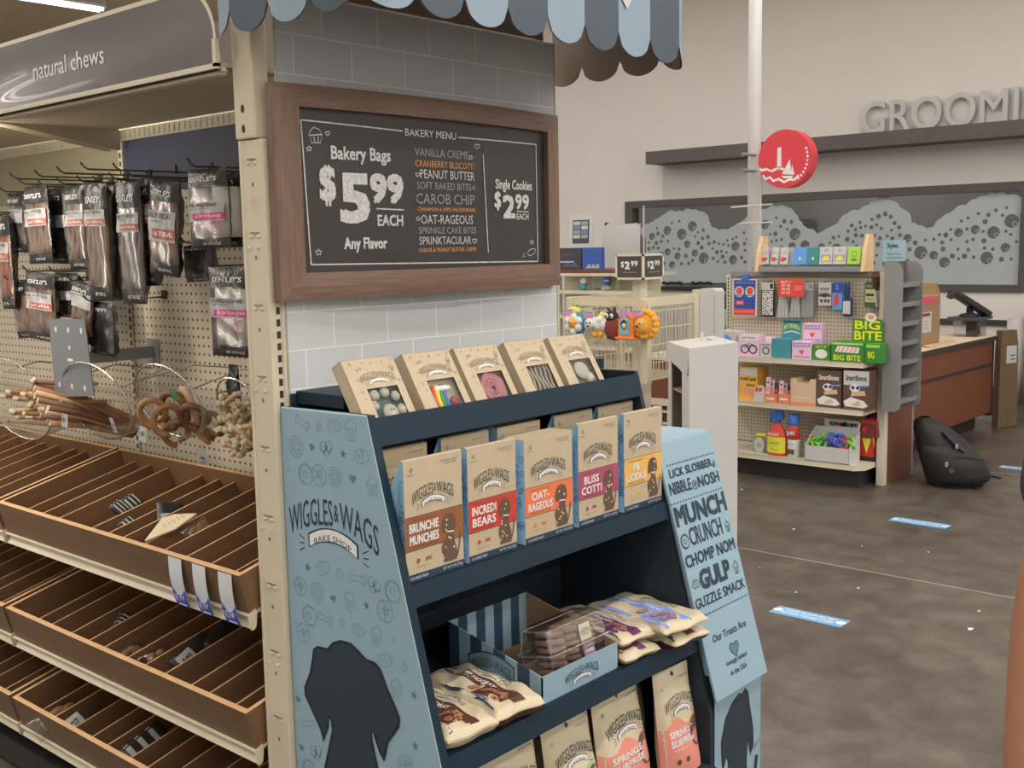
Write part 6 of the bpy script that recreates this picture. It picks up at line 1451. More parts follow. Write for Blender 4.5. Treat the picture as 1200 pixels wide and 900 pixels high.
# bottom deck
q = P(889, 513, 0, GX + .05); t = thing('dispenser_toy', 'white and green wheel shaped bag dispenser on the bottom shelf', 'dispenser', (q.x, q.y, zs_[0])); MG = mat('sage_green', A(120, 150, 110), .5)
MB().prism([(.05 * math.cos(a * .5236) * .75 + .004, .055 + .055 * math.sin(a * .5236)) for a in range(12)], Fr((0, 0, 0), -Y_, Z_), -.04, 0).build('wheel', WHITEC, t, bevel=.006)
m = MB(); f = Fr((-.0005, 0, 0), -Y_, Z_); m.disc(f, .004, .055, .024, .001, 0, 14); m.ring(f, .004, .055, .018, .007, .002, 1, 14); m.build('hub', [MG, WHITEC], t); MB().box(.0, .045, -.045, .04, 0, .012).box(.005, .04, .01, .05, .012, .09).build('base', MG, t, bevel=.005)
MB().box(-.003, .03, -.05, .02, .118, .135).build('yellow_tab', YELLOW, t, bevel=.004)
q = P(911, 528, 0, GX + .06); t = thing('spray_bottle', 'red and yellow spray bottle with blue trigger on the bottom shelf', 'spray bottle', (q.x, q.y, zs_[0])); h = P(911, 481, 0, GX + .06).z - zs_[0]; w = (P(900, 510, 0, GX + .06).y - P(922, 510, 0, GX + .06).y)
MB().lathe([(w * .46, 0), (w * .5, .01), (w * .5, h * .45), (w * .42, h * .55), (w * .2, h * .68), (w * .14, h * .74)], 20, Matrix.Diagonal((.6, 1, 1, 1))).build('bottle', RED, t, smooth=True)
MB().grid(lambda u, v: (-w * .305 * math.cos((u - .5) * 2.4), -w * .51 * math.sin((u - .5) * 2.4), h * (.06 + .36 * v)), 10, 2).build('label', YELLOW, t, smooth=True)
m = MB(); f = Fr((-w * .32, 0, 0), -Y_, Z_); m.text('stain', f, -w * .3, h * .45, w * .26, h * .54, 0, .02, .006).text('ODOR OUT', f, -w * .26, h * .26, w * .26, h * .31, 1, .01, .002).text('24 FL OZ', f, -w * .2, h * .12, w * .2, h * .16, 1, 0, .002); m.build('lettering', [WHT, DBLUE], t)
MB().box(-.02, .02, -.018, .018, h * .74, h * .80).prism([(-.035, h * .80), (.03, h * .80), (.05, h * .86), (.035, h), (-.02, h), (-.06, h * .94), (-.055, h * .90)], Fr((0, 0, 0), -Y_, Z_), -.014, .014).prism([(-.05, h * .9), (-.04, h * .9), (-.046, h * .72), (-.054, h * .74)], Fr((0, 0, 0), -Y_, Z_), -.008, .008).build('trigger', BLUE, t, bevel=.003)
q = P(930, 529, 0, GX + .06); t = thing('aerosol_can', 'red and white aerosol can with blue cap beside the spray bottle', 'spray can', (q.x, q.y, zs_[0])); h = P(930, 486, 0, GX + .06).z - zs_[0]; r = (P(924, 510, 0, GX + .06).y - P(937, 510, 0, GX + .06).y) / 2
MB().lathe([(r * .95, 0), (r, .006), (r, h * .42)], 20).build('can_lower', WHITEC, t, smooth=True); MB().lathe([(r, h * .42), (r, h * .72), (r * .9, h * .76)], 20).build('can_upper', RED, t, smooth=True); MB().lathe([(r * .96, h * .76), (r, h * .78), (r * .95, h), (r * .5, h * 1.01)], 20).build('cap', BLUE, t, smooth=True)
m = MB(); f = Fr((-r - .001, 0, 0), -Y_, Z_); m.text('pet', f, -r * .7, h * .5, r * .7, h * .64, 0, .02, .001).text('CARPET CLEANER', f, -r * .6, h * .3, r * .6, h * .34, 1, 0, .0).patch(f, -r * .6, h * .08, r * .6, h * .2, n=.0, mi=2); m.build('lettering', [WHT, DBLUE, BROWNP], t)
t, w, h = fbox('toy_carton', 'white open carton of coloured rubber toys on the bottom shelf', 'display carton', (943, 524, 995, 538), GX + .005, .16, [WHITEC], None, z=zs_[0], base=False)
m = MB(); m.box(0, .004, -w / 2, w / 2, 0, h).box(0, .16, -w / 2, w / 2, 0, .004).prism([(0, 0), (-.16, 0), (-.16, h * 2.1), (0, h)], Fr((0, -w / 2, 0), -X_, Z_), -.002, .002).prism([(0, 0), (-.16, 0), (-.16, h * 2.1), (0, h)], Fr((0, w / 2, 0), -X_, Z_), -.002, .002).box(.156, .16, -w / 2, w / 2, 0, h * 2.1); m.build('carton', WHITEC, t)
m = MB(); hz = P(980, 491, 0, GX + .18).z - zs_[0]; u0, u1 = -.08, w * .5 + .03
m.prism([(u0 - .01, h * 2.0), (u1, h * 2.0), (u1 - .03, hz * .96), (u1 - .05, hz), (u0 - .02, hz)], Fr((.165, 0, 0), -Y_, Z_), -.004, 0, 0); hc = m.build('header_card', WHITEC, t)
m = MB(); f = Fr((.165, 0, 0), -Y_, Z_); m.patch(f, u0 + .02, h * 2.2, (u0 + u1) / 2 - .008, hz * .93, n=.001, mi=0).patch(f, (u0 + u1) / 2 + .008, h * 2.2, u1 - .05, hz * .93, n=.001, mi=0)
for k in range(14): m.disc(f, rr.uniform(u0 + .04, u1 - .07), rr.uniform(h * 2.4, hz * .85), rr.uniform(.006, .014), .002, 1 + k % 3, 8)
m.build('header_print', [mat('poster_teal_dark', A(44, 62, 72), .4), TEAL, RED, GREEN], hc)
TOYC = [mat('toy_lime', A(100, 176, 50), .45), mat('toy_purple', A(84, 66, 128), .45), mat('toy_blue', A(50, 92, 180), .45), mat('toy_red', A(180, 62, 56), .45)]
for k in range(16):
    px_ = 950 + (k % 8) * 6.6; row = k // 8; c = P(px_, 522 - row * 6 - (4 if 2 < k % 8 < 6 else 0), 0, GX + .05 + .05 * row); mi = TOYC[(0, 0, 0, 1, 1, 2, 3, 0, 3, 0, 0, 0, 2, 2, 3, 0)[k]]
    cn = ('lime', 'purple', 'blue', 'red')[TOYC.index(mi)]
    pts = [(.008 * math.sin(a * 1.3 + k), .034 * math.cos(a * math.tau / 10), .022 * math.sin(a * math.tau / 10)) for a in range(10)]
    o = MB().tube(pts, .0085, 7, True).build('rubber_ring_toy', mi, None, smooth=True, loc=c); o.rotation_euler = (rr.uniform(-.6, .6), rr.uniform(-.4, .4), rr.uniform(-.6, .6)); tag(o, 'ridged %s rubber ring toy piled in the white carton' % cn, 'dog toy', 'rubber toys in the white carton, %s' % cn)
t, w, h = fbox('dark_red_pouch', 'dark red toy pack lying behind the white toy carton', 'toy pack', (1006, 490, 1028, 512), GX + .17, .06, [mat('maroon_pack', A(104, 44, 42), .4), REDB], lambda m, f, w, h: m.disc(f, -w * .2, h * .4, w * .14, .001, 1, 10).patch(f, -w * .4, h * .7, w * .4, h * .9, n=.001, mi=1), shape=[(-.5, 0), (.5, 0), (.42, .8), (.1, 1), (-.3, .9)])
t, w, h = fbox('hero_carton', 'red display carton with yellow triangle and blue stripe at the right of the bottom shelf', 'display carton', (1011.5, 509, 1030, 531), GX + .20, .0, [REDB], None, z=zs_[0], base=False)
m = MB(); Dp = .17; hb = min(h * 1.9, .30); t.location.y += .03
m.box(0, .004, -w / 2, w / 2, 0, h).box(0, Dp, -w / 2, w / 2, 0, .004).prism([(0, 0), (Dp, 0), (Dp, hb), (Dp * .9, hb), (.0, h)], Fr((0, -w / 2, 0), X_, Z_), -.003, 0).prism([(0, 0), (Dp, 0), (Dp, hb), (Dp * .9, hb), (.0, h)], Fr((0, w / 2, 0), X_, Z_), -.003, 0); m.box(Dp, Dp + .004, -w / 2, w / 2, 0, hb).build('carton', REDB, t)
m = MB(); f = Fr((-.001, 0, 0), -Y_, Z_); m.patch(f, -w * .5, 0, w * .5, h * .16, n=.001, mi=2); m.flat([(-w * .3, h * .85), (w * .3, h * .85), (0, h * .28)], f, .001, 0); m.flat([(-w * .5, h), (-w * .34, h), (-w * .5, h * .5)], f, .001, 0); m.flat([(w * .5, h), (w * .34, h), (w * .5, h * .5)], f, .001, 0)
f = Fr((0, -w / 2 - .0005, 0), X_, Z_); m.patch(f, 0, 0, Dp, h * .16, n=.001, mi=2); m.text('PET TOYS', f, Dp * .08, h * .04, Dp * .5, h * .12, 3, .01, .002); m.flat([(.02, h * .2), (Dp * .35, h * .2), (Dp * .3, h * .7), (.05, h * .55)], f, .001, 1); m.flat([(Dp * .3, h * .9), (Dp * .6, h * 1.1), (Dp * .5, h * 1.3), (Dp * .28, h * 1.05)], f, .0012, 0); m.flat([(Dp * .36, h * .4), (Dp * .6, h * .5), (Dp * .5, h * .8)], f, .0012, 0); m.patch(f, Dp * .7, h * .25, Dp * .95, h * 1.5, n=.001, mi=3); m.flat([(Dp * .72, h * .4), (Dp * .9, h * .5), (Dp * .9, h * 1.3), (Dp * .75, h * 1.2)], f, .0016, 0); m.build('printed_face', [YELLOW, BLUE, BLACK, WHT], t)

# ---- gift card rack on top
X0 = GXB - .05; t = thing('gift_card_rack', 'wooden ended gift card rack standing on top of the pegboard shelving', 'card rack', (X0, 0, zT + .024)); ORI = t.location.copy()
yL, yR = P(891, 300, 0, X0).y, P(1015, 300, 0, X0).y; zt, z0 = P(892, 277, 0, X0).z - ORI.z, 0
for y in (yL, yR):
    po = [(-.06, 0), (.09, 0), (.09, zt * .98), (.06, zt), (.02, zt), (-.03, zt * .55)]
    MB().prism(po, Fr((0, y, 0), X_, Z_), -.013, .013).build('end_board', mat('beech', A(196, 158, 118), .55, noise=(10, .1, (1, 1, 6))), t)
za, zb_ = P(950, 290.5, 0, X0).z - ORI.z, P(950, 310, 0, X0).z - ORI.z
MB().box(.03, .04, yR + .015, yL - .015, 0, zb_ + .12).build('back_board', WHITEC, t); MB().box(-.055, .028, yR + .015, yL - .015, 0, zb_ * .35).build('base_tray', mat('rack_grey', A(128, 124, 124), .4), t); MB().box(-.058, -.05, yR + .015, yL - .015, zb_ * .35, zb_ * .7).build('lip', mat('rack_grey', A(128, 124, 124), .4), t)
MB().box(-.05, .028, yR + .015, yL - .015, zb_ * .86, zb_ * .96).build('card_ledge', clear('ledge_clear', (.9, .9, .9), .05, .1), t)
cards = [(893, 902, WHITEC, RED, 'white and red gift card at the left end of the card rack', -6), (904, 912, WHITEC, RED, 'white gift card with red sketch, second in the card rack', 6), (915, 924, WHITEC, RED, 'white gift card with red and black print, third in the card rack', 0), (930, 946, LBLUE, WHT, 'wide blue gift card with small white mark in the card rack', 0), (946.5, 960, mat('sea_green', A(50, 116, 110), .4), WHT, 'sea green gift card with white sail mark in the card rack', 0), (961, 976, WHITEC, LILAC, 'white gift card with rainbow picture, left of two, in the card rack', 0), (977, 992, WHITEC, LILAC, 'white gift card with rainbow picture, right of two, in the card rack', 0), (993.5, 1009, mat('card_lime', A(150, 180, 60), .4), GREEN, 'lime green gift card at the right end of the card rack', 0)]
for x0_, x1_, c0_, c1_, lab, rt in cards:
    a, b_ = P(x0_, 300, 0, X0), P(x1_, 300, 0, X0); zz = P((x0_ + x1_) / 2, 310, 0, X0).z; hh = P((x0_ + x1_) / 2, 290, 0, X0).z - zz; ww_ = a.y - b_.y
    c = thing('gift_card', lab, 'gift card', (X0 - .012, (a.y + b_.y) / 2, zz + .003), (R(rt), R(8), 0), 'gift cards in the rack'); f = Fr((0, 0, 0), -Y_, Z_)
    MB().prism([(-ww_ / 2, 0), (ww_ / 2, 0), (ww_ / 2, hh), (-ww_ / 2, hh)], f, 0, .002).build('card', c0_, c)
    m = MB()
    if c1_ is LILAC: m.patch(f, -ww_ * .38, hh * .15, ww_ * .38, hh * .55, n=.003, mi=0); m.flat([(ww_ * .3 * math.cos(R(a_ * 18)), hh * .2 + hh * .3 * math.sin(R(a_ * 18))) for a_ in range(11)], f, .0035, 1); m.text('gift', f, -ww_ * .15, hh * .75, ww_ * .15, hh * .88, 2, 0, .003)
    elif c1_ is RED: m.patch(f, -ww_ * .4, hh * .15, ww_ * .1, hh * .4, n=.003, mi=0); m.text('gift card', f, -ww_ * .36, hh * .6, ww_ * .36, hh * .72, 0, 0, .003); m.disc(f, ww_ * .2, hh * .3, ww_ * .12, .003, 2, 8)
    elif c1_ is GREEN: m.ring(f, 0, hh * .6, ww_ * .2, ww_ * .04, .003, 0, 12); m.patch(f, -ww_ * .2, hh * .2, ww_ * .2, hh * .32, n=.003, mi=0)
    else: m.flat([(-ww_ * .1, hh * .25), (ww_ * .1, hh * .25), (ww_ * .02, hh * .5)], f, .003, 0)
    m.build('printed_face', [c1_, YELLOW, INKD], c)

# ---- grey brochure rack on the shelving end
t = thing('brochure_rack', 'grey tiered brochure rack on the near end of the pegboard shelving', 'brochure rack', (0, 0, 0)); RG = mat('rack_grey_metal', A(122, 115, 111), .5, noise=(3, .04)); RGD = mat('rack_grey_inner', A(80, 76, 73), .5, noise=(3, .04))
xa, xb, yb_, yf_ = 5.47, 5.80, .975, .85; zlo, zhi = P(1045, 482, 0, 5.47).z, P(1045, 307, 0, 5.47).z
side_ = [(yb_ - .004, zlo - .01), (yf_ + .03, zlo), (yf_, zlo + .02), (yf_, zhi - .07)] + [(yf_ + .06 - .06 * math.cos(R(a * 15)), zhi - .07 + .07 * math.sin(R(a * 15))) for a in range(1, 7)] + [(yb_ - .004, zhi)]
for x in (xa, xb): MB().prism(side_, Fr((x, 0, 0), Y_, Z_), -.004, .004).build('side_panel', RG, t)
MB().box(xa, xb, yb_ - .012, yb_ - .004, zlo, zhi).build('back_panel', RGD, t)
for k in range(7):
    z = zlo + .05 + k * .125; b = MB(); b.prism([(yb_ - .014, z), (yf_ + .02, z - .01), (yf_ + .012, z + .022), (yf_ + .017, z + .023), (yf_ + .026, z - .002), (yb_ - .014, z + .008)], Fr((0, 0, 0), Y_, Z_), xa + .005, xb - .005); b.build('pocket', RG, t)
for k, (kk, col, lab) in enumerate(((6, BROWNP, 'small dark red folded brochure in the top pocket of the grey rack'), (5, WHITEC, 'white leaflet in the second pocket of the grey rack'), (3, BLACK, 'black leaflet edge in a middle pocket of the grey rack'))):
    z = zlo + .06 + kk * .125; o = MB().box(xa + .02 + .03 * k, xa + .14 + .02 * k, yf_ + .05, yf_ + .056, z + .0, z + .105).build('brochure', col, None); o.rotation_euler = (R(-6), 0, 0); o.location = (0, .02, .08); tag(o, lab, 'brochure')

# ---- backpack leaning on the end panel
BK = mat('black_nylon', A(30, 28, 29), .55, noise=(50, .2), bump=.15); BKS = mat('nylon_strap', A(38, 36, 37), .5)
bp0 = P(1112, 556, 2, 0); t = thing('backpack', 'black backpack slumped on the floor against the shelving end panel', 'backpack', (5.86, .66, 0))
A_ = (5.86, .66)
sec = [(.00, .27, .145, .02), (.06, .30, .165, .02), (.16, .30, .165, .0), (.27, .265, .15, -.035), (.36, .20, .12, -.075), (.42, .13, .085, -.105), (.45, .05, .035, -.115)]
def body(u, v):
    i = min(len(sec) - 2, int(v * (len(sec) - 1))); q = v * (len(sec) - 1) - i; z, a, b, o = [sec[i][k] + (sec[i + 1][k] - sec[i][k]) * q for k in range(4)]
    th = u * math.tau; c, s = math.cos(th), math.sin(th); e = .75
    return Vector((a * .62 * abs(c) ** e * (1 if c > 0 else -1) - o * 1.5 * -1 - .0, b * abs(s) ** e * (1 if s > 0 else -1), z))
MR = Matrix.Rotation(R(-52), 3, 'Z')
bb = MB(); bb.grid(lambda u, v: MR @ body(u, v), 30, 18, cu=True); bb.build('body', BK, t, smooth=True)
def pocket_(u, v):
    uu, vv = .52 + .46 * u, .06 + .46 * v; p = body(uu, vv); c = body(uu, vv) * 1; ctr = Vector((0, 0, p.z)); e = (math.sin(u * math.pi) * math.sin(v * math.pi)) ** .35
    return MR @ (ctr + (p - ctr) * (1.0 + .2 * e) + Vector((0, -.004, 0)))
p_ = MB(); p_.grid(pocket_, 18, 12); p_.build('front_pocket', BK, t, smooth=True)
zp = MB(); zp.tube([MR @ Vector((-.14 + .28 * k / 10 + .01, -.176 - .016 * math.sin(k * .31), .215 - .012 * abs(k - 5) * .3)) for k in range(11)], .004, 5); zp.build('zip', BKS, t)
m = MB(); f = Fr(MR @ Vector((-.06, -.199, .13)), MR @ X_, Z_); m.prism([(-.018, -.018), (.018, -.018), (.018, .018), (-.018, .018)], f, -.01, .002, 0); m.ring(f, 0, 0, .013, .003, .003, 1, 4); m.build('badge', [BKS, mat('badge_grey', A(130, 126, 124), .5)], t)
def strap(pts, wd, nm='strap'):
    b = MB(); q = [Vector(p) for p in pts]; v = []; n = len(q)
    for i, p in enumerate(q):
        d = (q[min(n - 1, i + 1)] - q[max(0, i - 1)]).normalized(); s = d.cross(Z_ if abs(d.z) < .9 else X_).normalized() * wd / 2; up = s.cross(d).normalized() * .003
        v += [p - s - up, p + s - up, p + s + up, p - s + up]
    fcs = [(i * 4 + j, i * 4 + (j + 1) % 4, (i + 1) * 4 + (j + 1) % 4, (i + 1) * 4 + j) for i in range(n - 1) for j in range(4)] + [(0, 1, 2, 3), tuple(range(n * 4 - 4, n * 4))]
    b.add(v, fcs).build(nm, BKS, t)
L_ = lambda x, y, z: P(x, y, 2, z) - Vector((5.86, .66, 0))
strap([(L_(1097, 497, .40)), (L_(1110, 508, .36)), (L_(1124, 527, .26)), (L_(1136, 545, .14)), (L_(1140, 552, .08))], .06, 'shoulder_strap')
strap([L_(1138, 548, .09), L_(1146, 545, .07), L_(1152, 552, .03), L_(1160, 557, .008), L_(1173, 560, .006)], .022)
strap([L_(1126, 558, .05), L_(1134, 565, .02), L_(1139, 570, .006), L_(1146, 573, .006)], .022)
rg = MB(); c0 = L_(1140, 548, .06); rg.tube([c0 + Vector((.0, .03 * math.cos(k * .6283), .03 * math.sin(k * .6283))) for k in range(10)], .005, 6, True); rg.build('strap_loop', BKS, t)
for x, y, z in ((1120, 522, .29), (1108, 543, .2)):
    c = L_(x, y, z); MB().box(c.x - .022, c.x - .006, c.y - .02, c.y - .004, c.z - .02, c.z + .012).build('buckle', mat('badge_grey', A(130, 126, 124), .5), t, bevel=.003)

# ---- checkout counter and what stands on it
CY = 1.2; zc = P(1163, 393, 1, CY).z; xr = P(1164, 400, 1, CY).x
t = thing('checkout_counter', 'red-brown checkout counter with worn pale top in front of the salon wall', 'counter', (0, 0, 0)); BE = mat('black_edge', A(48, 42, 38), .45)
MB().box(6.25, xr - .015, CY, CY + .012, .13, zc - .04).build('front_panel', REDW, t)
MB().box(6.25, xr - .015, CY + .012, CY + .75, .13, zc - .04).build('carcass', mat('counter_inside', A(96, 60, 44), .6), t)
MB().box(6.2, xr + .01, CY - .03, CY + .80, zc - .04, zc - .004).build('top_edge', BE, t); MB().box(6.2, xr + .008, CY - .028, CY + .798, zc - .004, zc).build('worktop', mat('worn_top', A(196, 166, 136), .6, noise=(5, .2)), t)
zm = P(1160, 427, 1, CY).z; MB().box(6.25, xr - .012, CY - .006, CY, zm - .012, zm + .012).build('trim_strip', BE, t); MB().box(xr - .015, xr + .02, CY - .004, CY + .76, .1, zc - .04).build('end_edge', BE, t); MB().box(6.3, xr - .15, CY + .08, CY + .7, 0, .13).build('kick_plate', mat('kick_black', A(38, 34, 32), .5), t)
# open shipping carton
x_a = P(1078, 400, 1, CY + .12).x; x_b = P(1101, 398, 1, CY + .12).x; zb_ = zc + .001; zt_ = P(1080, 348, 1, CY + .12).z
t = thing('shipping_carton', 'brown shipping carton with white label and pink strip on the counter', 'carton', (0, 0, 0))
MB().box(x_a - .08, x_b, CY + .12, CY + .42, zb_, zt_).build('box', CARDB, t, bevel=.004)
MB().prism([(CY + .12, zt_), (CY + .38, zt_), (CY + .34, zt_ + .09), (CY + .15, zt_ + .09)], Fr((0, 0, 0), Y_, Z_), x_b - .004, x_b + .002).build('flap', CARDB, t)
m = MB(); f = Fr((0, CY + .119, 0), X_, Z_); m.patch(f, x_a - .06, zb_ + .1, x_a + .22, zb_ + .26, n=.001, mi=0).patch(f, x_a - .06, zb_ + .225, x_a + .19, zb_ + .25, n=.002, mi=1).patch(f, x_a - .08, zt_ - .05, x_b - .05, zt_ - .008, n=.001, mi=2)
for k in range(3): m.text('ship to store receiving', f, x_a - .03, zb_ + .13 + .025 * k, x_a + .14, zb_ + .142 + .025 * k, 1, 0, .003)
m.build('label', [WHITEC, BROWNP, mat('pink_strip', A(196, 60, 90), .5)], t)
t = thing('folded_cardboard', 'flattened tan cardboard sheet lying on the counter before the carton', 'cardboard', (0, 0, 0)); MB().prism([(x_a - .1, CY + .0), (x_b + .05, CY + .01), (x_b + .12, CY + .09), (x_a, CY + .10)], Fr((0, 0, zc + .001), X_, Y_), 0, .01).build('sheet', TANB, t)
# card reader on its stand
q = P(1141, 392.5, 2, zc); q.x = min(q.x, xr - .16); t = thing('card_reader', 'black card payment terminal tilted on a clear plinth at the counter end', 'card reader', (q.x, max(q.y, CY + .1), zc))
s = (q - CAM).dot(AZ) / FPX; H = lambda v: v * s
p0, p1 = H(20), H(20); MB().box(-.10, .12, -.10, .10, 0, H(19)).build('clear_plinth', clear('plinth_clear', (.93, .93, .93), .08, .05), t); MB().box(-.085, .0, -.09, .0, .0, H(19) - .002).build('plinth_core', BLACK, t)
MB().box(-.17, .18, -.13, .13, H(19) + .001, H(23)).build('top_plate', mat('dark_plate', A(62, 58, 58), .3), t, bevel=.004)
MB().lathe([(.09, H(23)), (.08, H(25.5)), (.03, H(27)), (.028, H(34))], 16).build('swivel_base', BLACK, t, smooth=True)
M = Matrix.Translation((.0, 0, H(39))) @ Matrix.Rotation(R(-45), 4, 'Z') @ Matrix.Rotation(R(32), 4, 'Y')
b = MB(); b.box(-.19, .19, -.07, .07, -.03, .02, 0, M).build('terminal', BLACK, t, bevel=.012); b = MB(); b.box(-.15, .0, -.05, .05, .0205, .024, 0, M).build('screen', mat('reader_screen', A(110, 110, 112), .15), t); b = MB()
for i in range(3):
    for j in range(4): b.box(.03 + .032 * j, .052 + .032 * j, -.045 + .034 * i, -.02 + .034 * i, .0205, .026, 0, M)
b.build('keypad', GREYM, t); b = MB(); b.box(-.21, -.17, -.06, .0, -.07, -.01, 0, M).build('card_slot', BLACK, t, bevel=.006)
# leaning cardboard, paper rolls, cart
xq = P(1174, 500, 2, 0); t = thing('flat_carton', 'tall flattened brown carton leaning at the counter end', 'carton', (xq.x, xq.y, 0)); hz_ = P(1170, 389, 1, xq.y).z
f = Fr((0, 0, 0), Vector((.93, -.36, 0)), Z_); w_ = .115; t.location.x += .05
MB().prism([(-w_, 0), (w_ * 1.1, 0), (w_ * .95, hz_ * .86), (w_ * .75, hz_), (-w_ * .8, hz_), (-w_ * .9, hz_ * .8)], f, -.03, .03).build('carton', mat('old_cardboard', A(98, 76, 55), .8, noise=(10, .08)), t); m = MB(); m.patch(f, -w_ * .3, hz_ * .66, w_ * .8, hz_ * .84, n=.032, mi=0); m.stroke([(w_ * .1, hz_ * .7), (w_ * .6, hz_ * .7)], f, .01, .034, 1).stroke([(w_ * .1, hz_ * .74), (w_ * .6, hz_ * .74)], f, .01, .034, 1); m.build('label', [WHITEC, INKD], t)  # cardboard brown darkened to put the carton's shade into its colour
xq = P(1190, 471, 2, 0); hz_ = P(1190, 373, 0, xq.x).z; xq.x = min(xq.x, WX - .14); t = thing('paper_roll', 'tall white paper roll standing on the floor by the salon wall', 'paper roll', (xq.x, xq.y, 0)); MB().lathe([(.10, 0), (.10, hz_ * .5), (.099, hz_ * .505), (.101, hz_), (.03, hz_ + .002)], 20).build('roll', WHITEC, t, smooth=True)
t = thing('cardboard_tube', 'brown cardboard roll standing behind the white paper roll', 'tube', (xq.x - .08, xq.y - .17, 0)); MB().lathe([(.085, 0), (.085, hz_ + .2), (.02, hz_ + .2)], 16).build('tube', CARDB, t, smooth=True)
xq = P(1198, 477, 2, .02); t = thing('grey_cart', 'dark grey wheeled cart cut off by the right photo edge', 'cart', (xq.x - .9, xq.y - .4, 0)); b = MB(); b.box(0, .03, -.6, .05, .06, .95).box(.6, .63, -.6, .05, .06, .95).build('end_frame', mat('cart_grey', A(92, 92, 88), .5), t, bevel=.01); MB().box(.03, .6, -.58, .03, .1, .13).box(.03, .6, -.58, .03, .5, .53).build('cart_shelf', mat('cart_grey', A(92, 92, 88), .5), t)
for (x, y) in ((.015, .02), (.615, .02), (.015, -.56), (.615, -.56)): MB().lathe([(.03, -.015), (.03, .015)], 14, Matrix.Translation((x, y, .03)) @ Matrix.Rotation(R(90), 4, 'Y')).build('wheel', BLACK, t)

# ---- column, sign pole, round red sign
XC = 6.28; ca, cb_ = P(877.5, 160, 0, XC), P(891, 160, 0, XC); t = thing('round_column', 'slim pale steel column rising behind the pegboard shelving', 'column', (XC, (ca.y + cb_.y) / 2, 0)); r = (ca.y - cb_.y) / 2
MB().lathe([(r, 0), (r, 5.59)], 24).build('shaft', mat('column_paint', A(186, 176, 170), .5), t, smooth=True)
MB().lathe([(r + .006, 1.36), (r + .006, 1.38)], 24).build('collar', WHITEC, t)
XD = 6.05; dc = P(919, 186, 0, XD); rz = (P(919, 152, 0, XD).z - P(919, 220.5, 0, XD).z) / 2
t = thing('round_sign', 'round red drum sign with white lighthouse and sailboat hung by the column', 'sign', (XD, dc.y, dc.z)); f = Fr((0, 0, 0), -Y_, Z_)
b = MB(); b.prism([(rz * math.cos(a * math.tau / 48), rz * math.sin(a * math.tau / 48)) for a in range(48)], f, -.11, 0); b.build('drum', mat('sign_red', A(190, 50, 58), .4), t, bevel=.003)
m = MB(); Q = lambda pts: [(rz * u, rz * v) for u, v in pts]
m.flat(Q([(-.27, -.30), (-.10, -.30), (-.11, .40), (-.26, .40)]), f, .001, 0)
m.flat(Q([(-.97, -.22), (-.85, -.30), (-.7, -.27), (-.5, -.36), (-.3, -.28), (-.1, -.26), (.05, -.36), (.0, -.42), (-.2, -.34), (-.45, -.44), (-.68, -.36), (-.84, -.40), (-.93, -.36)]), f, .001, 0)
m.flat(Q([(-.08, -.52), (.28, -.56), (.22, -.02)]), f, .001, 0); m.flat(Q([(.26, -.56), (.40, -.57), (.3, -.2)]), f, .001, 0); m.flat(Q([(-.12, -.58), (.36, -.61), (.28, -.68), (.0, -.67)]), f, .001, 0)
m.stroke(Q([(-.82, -.52), (-.7, -.66), (-.55, -.60), (-.4, -.74), (-.2, -.68), (0, -.80), (.2, -.72), (.4, -.74), (.55, -.60)]), f, rz * .09, .001, 0)
for k in range(9): a = R(-52 + 9 * k); m.disc(f, rz * .88 * math.cos(a), rz * .88 * math.sin(a), rz * .045, .001, 0, 8)
m.build('emblem', WHT, t)
yc_ = (ca.y + cb_.y) / 2; b = MB(); b.tube([(.05, yc_ - dc.y - .0, .06), (XC - XD - .02, yc_ - dc.y - r * .6, .06)], .012, 8).tube([(.05, yc_ - dc.y, -.06), (XC - XD - .02, yc_ - dc.y - r * .6, -.06)], .012, 8).split('wall_arm', GREYM, t)
pa = P(891.5, 200, 0, 6.12); t = thing('sign_pole', 'thin white pole with two crossbars beside the column under the red sign', 'pole', (6.12, pa.y, 0)); zt_, zb_ = P(891, 205, 0, 6.12).z, P(893, 281, 0, 6.12).z
MB().tube([(0, 0, 1.42), (0, 0, zt_)], .009, 8).build('pole', WHITEC, t)
for (xa_, ya_, xb_, yb2) in ((857, 243, 905, 239.5), (867, 262, 905, 260.5)):
    a, b_ = P(xa_, ya_, 0, 6.12), P(xb_, yb2, 0, 6.12); MB().tube([(0, a.y - pa.y, a.z), (0, b_.y - pa.y, b_.z)], .007, 6).build('crossbar', WHITEC, t)
MB().box(-.04, .04, -.04, .04, 1.405, 1.42).build('foot', GREYM, t)

# ================================================================ between the display and the shelving
# ---- white carton stand
zt = P(808, 409, 0, 3.15).z; cA, cB, cC, cD = [P(x, y, 2, zt) for x, y in ((783, 401), (808, 409.5), (865, 402), (840, 398))]
cD = cA + cC - cB
t = thing('white_carton_stand', 'tall white cardboard stand with cut side opening, right of the treat display', 'carton stand', (cB.x, cB.y, 0))
Q = [p - Vector((cB.x, cB.y, zt)) for p in (cA, cB, cC, cD)]
uL = (Q[1] - Q[0]); LW = uL.length; fl2 = Fr(Q[0], uL, Z_); fr2 = Fr(Q[1], Q[2] - Q[1], Z_); RW = (Q[2] - Q[1]).length
b = MB(); th = .006
def wallq(a, c, z0, z1, m=b): 
    d = (c - a).normalized(); n = Vector((-d.y, d.x, 0)) * th; m.add([Vector((p.x, p.y, z)) for p in (a, c, c + n, a + n) for z in (z0, z1)], [(0, 1, 3, 2), (2, 3, 5, 4), (4, 5, 7, 6), (6, 7, 1, 0), (0, 2, 4, 6), (1, 3, 5, 7)])
wallq(Q[1], Q[2], 0, zt); wallq(Q[2], Q[3], 0, zt); wallq(Q[3], Q[0], 0, zt)
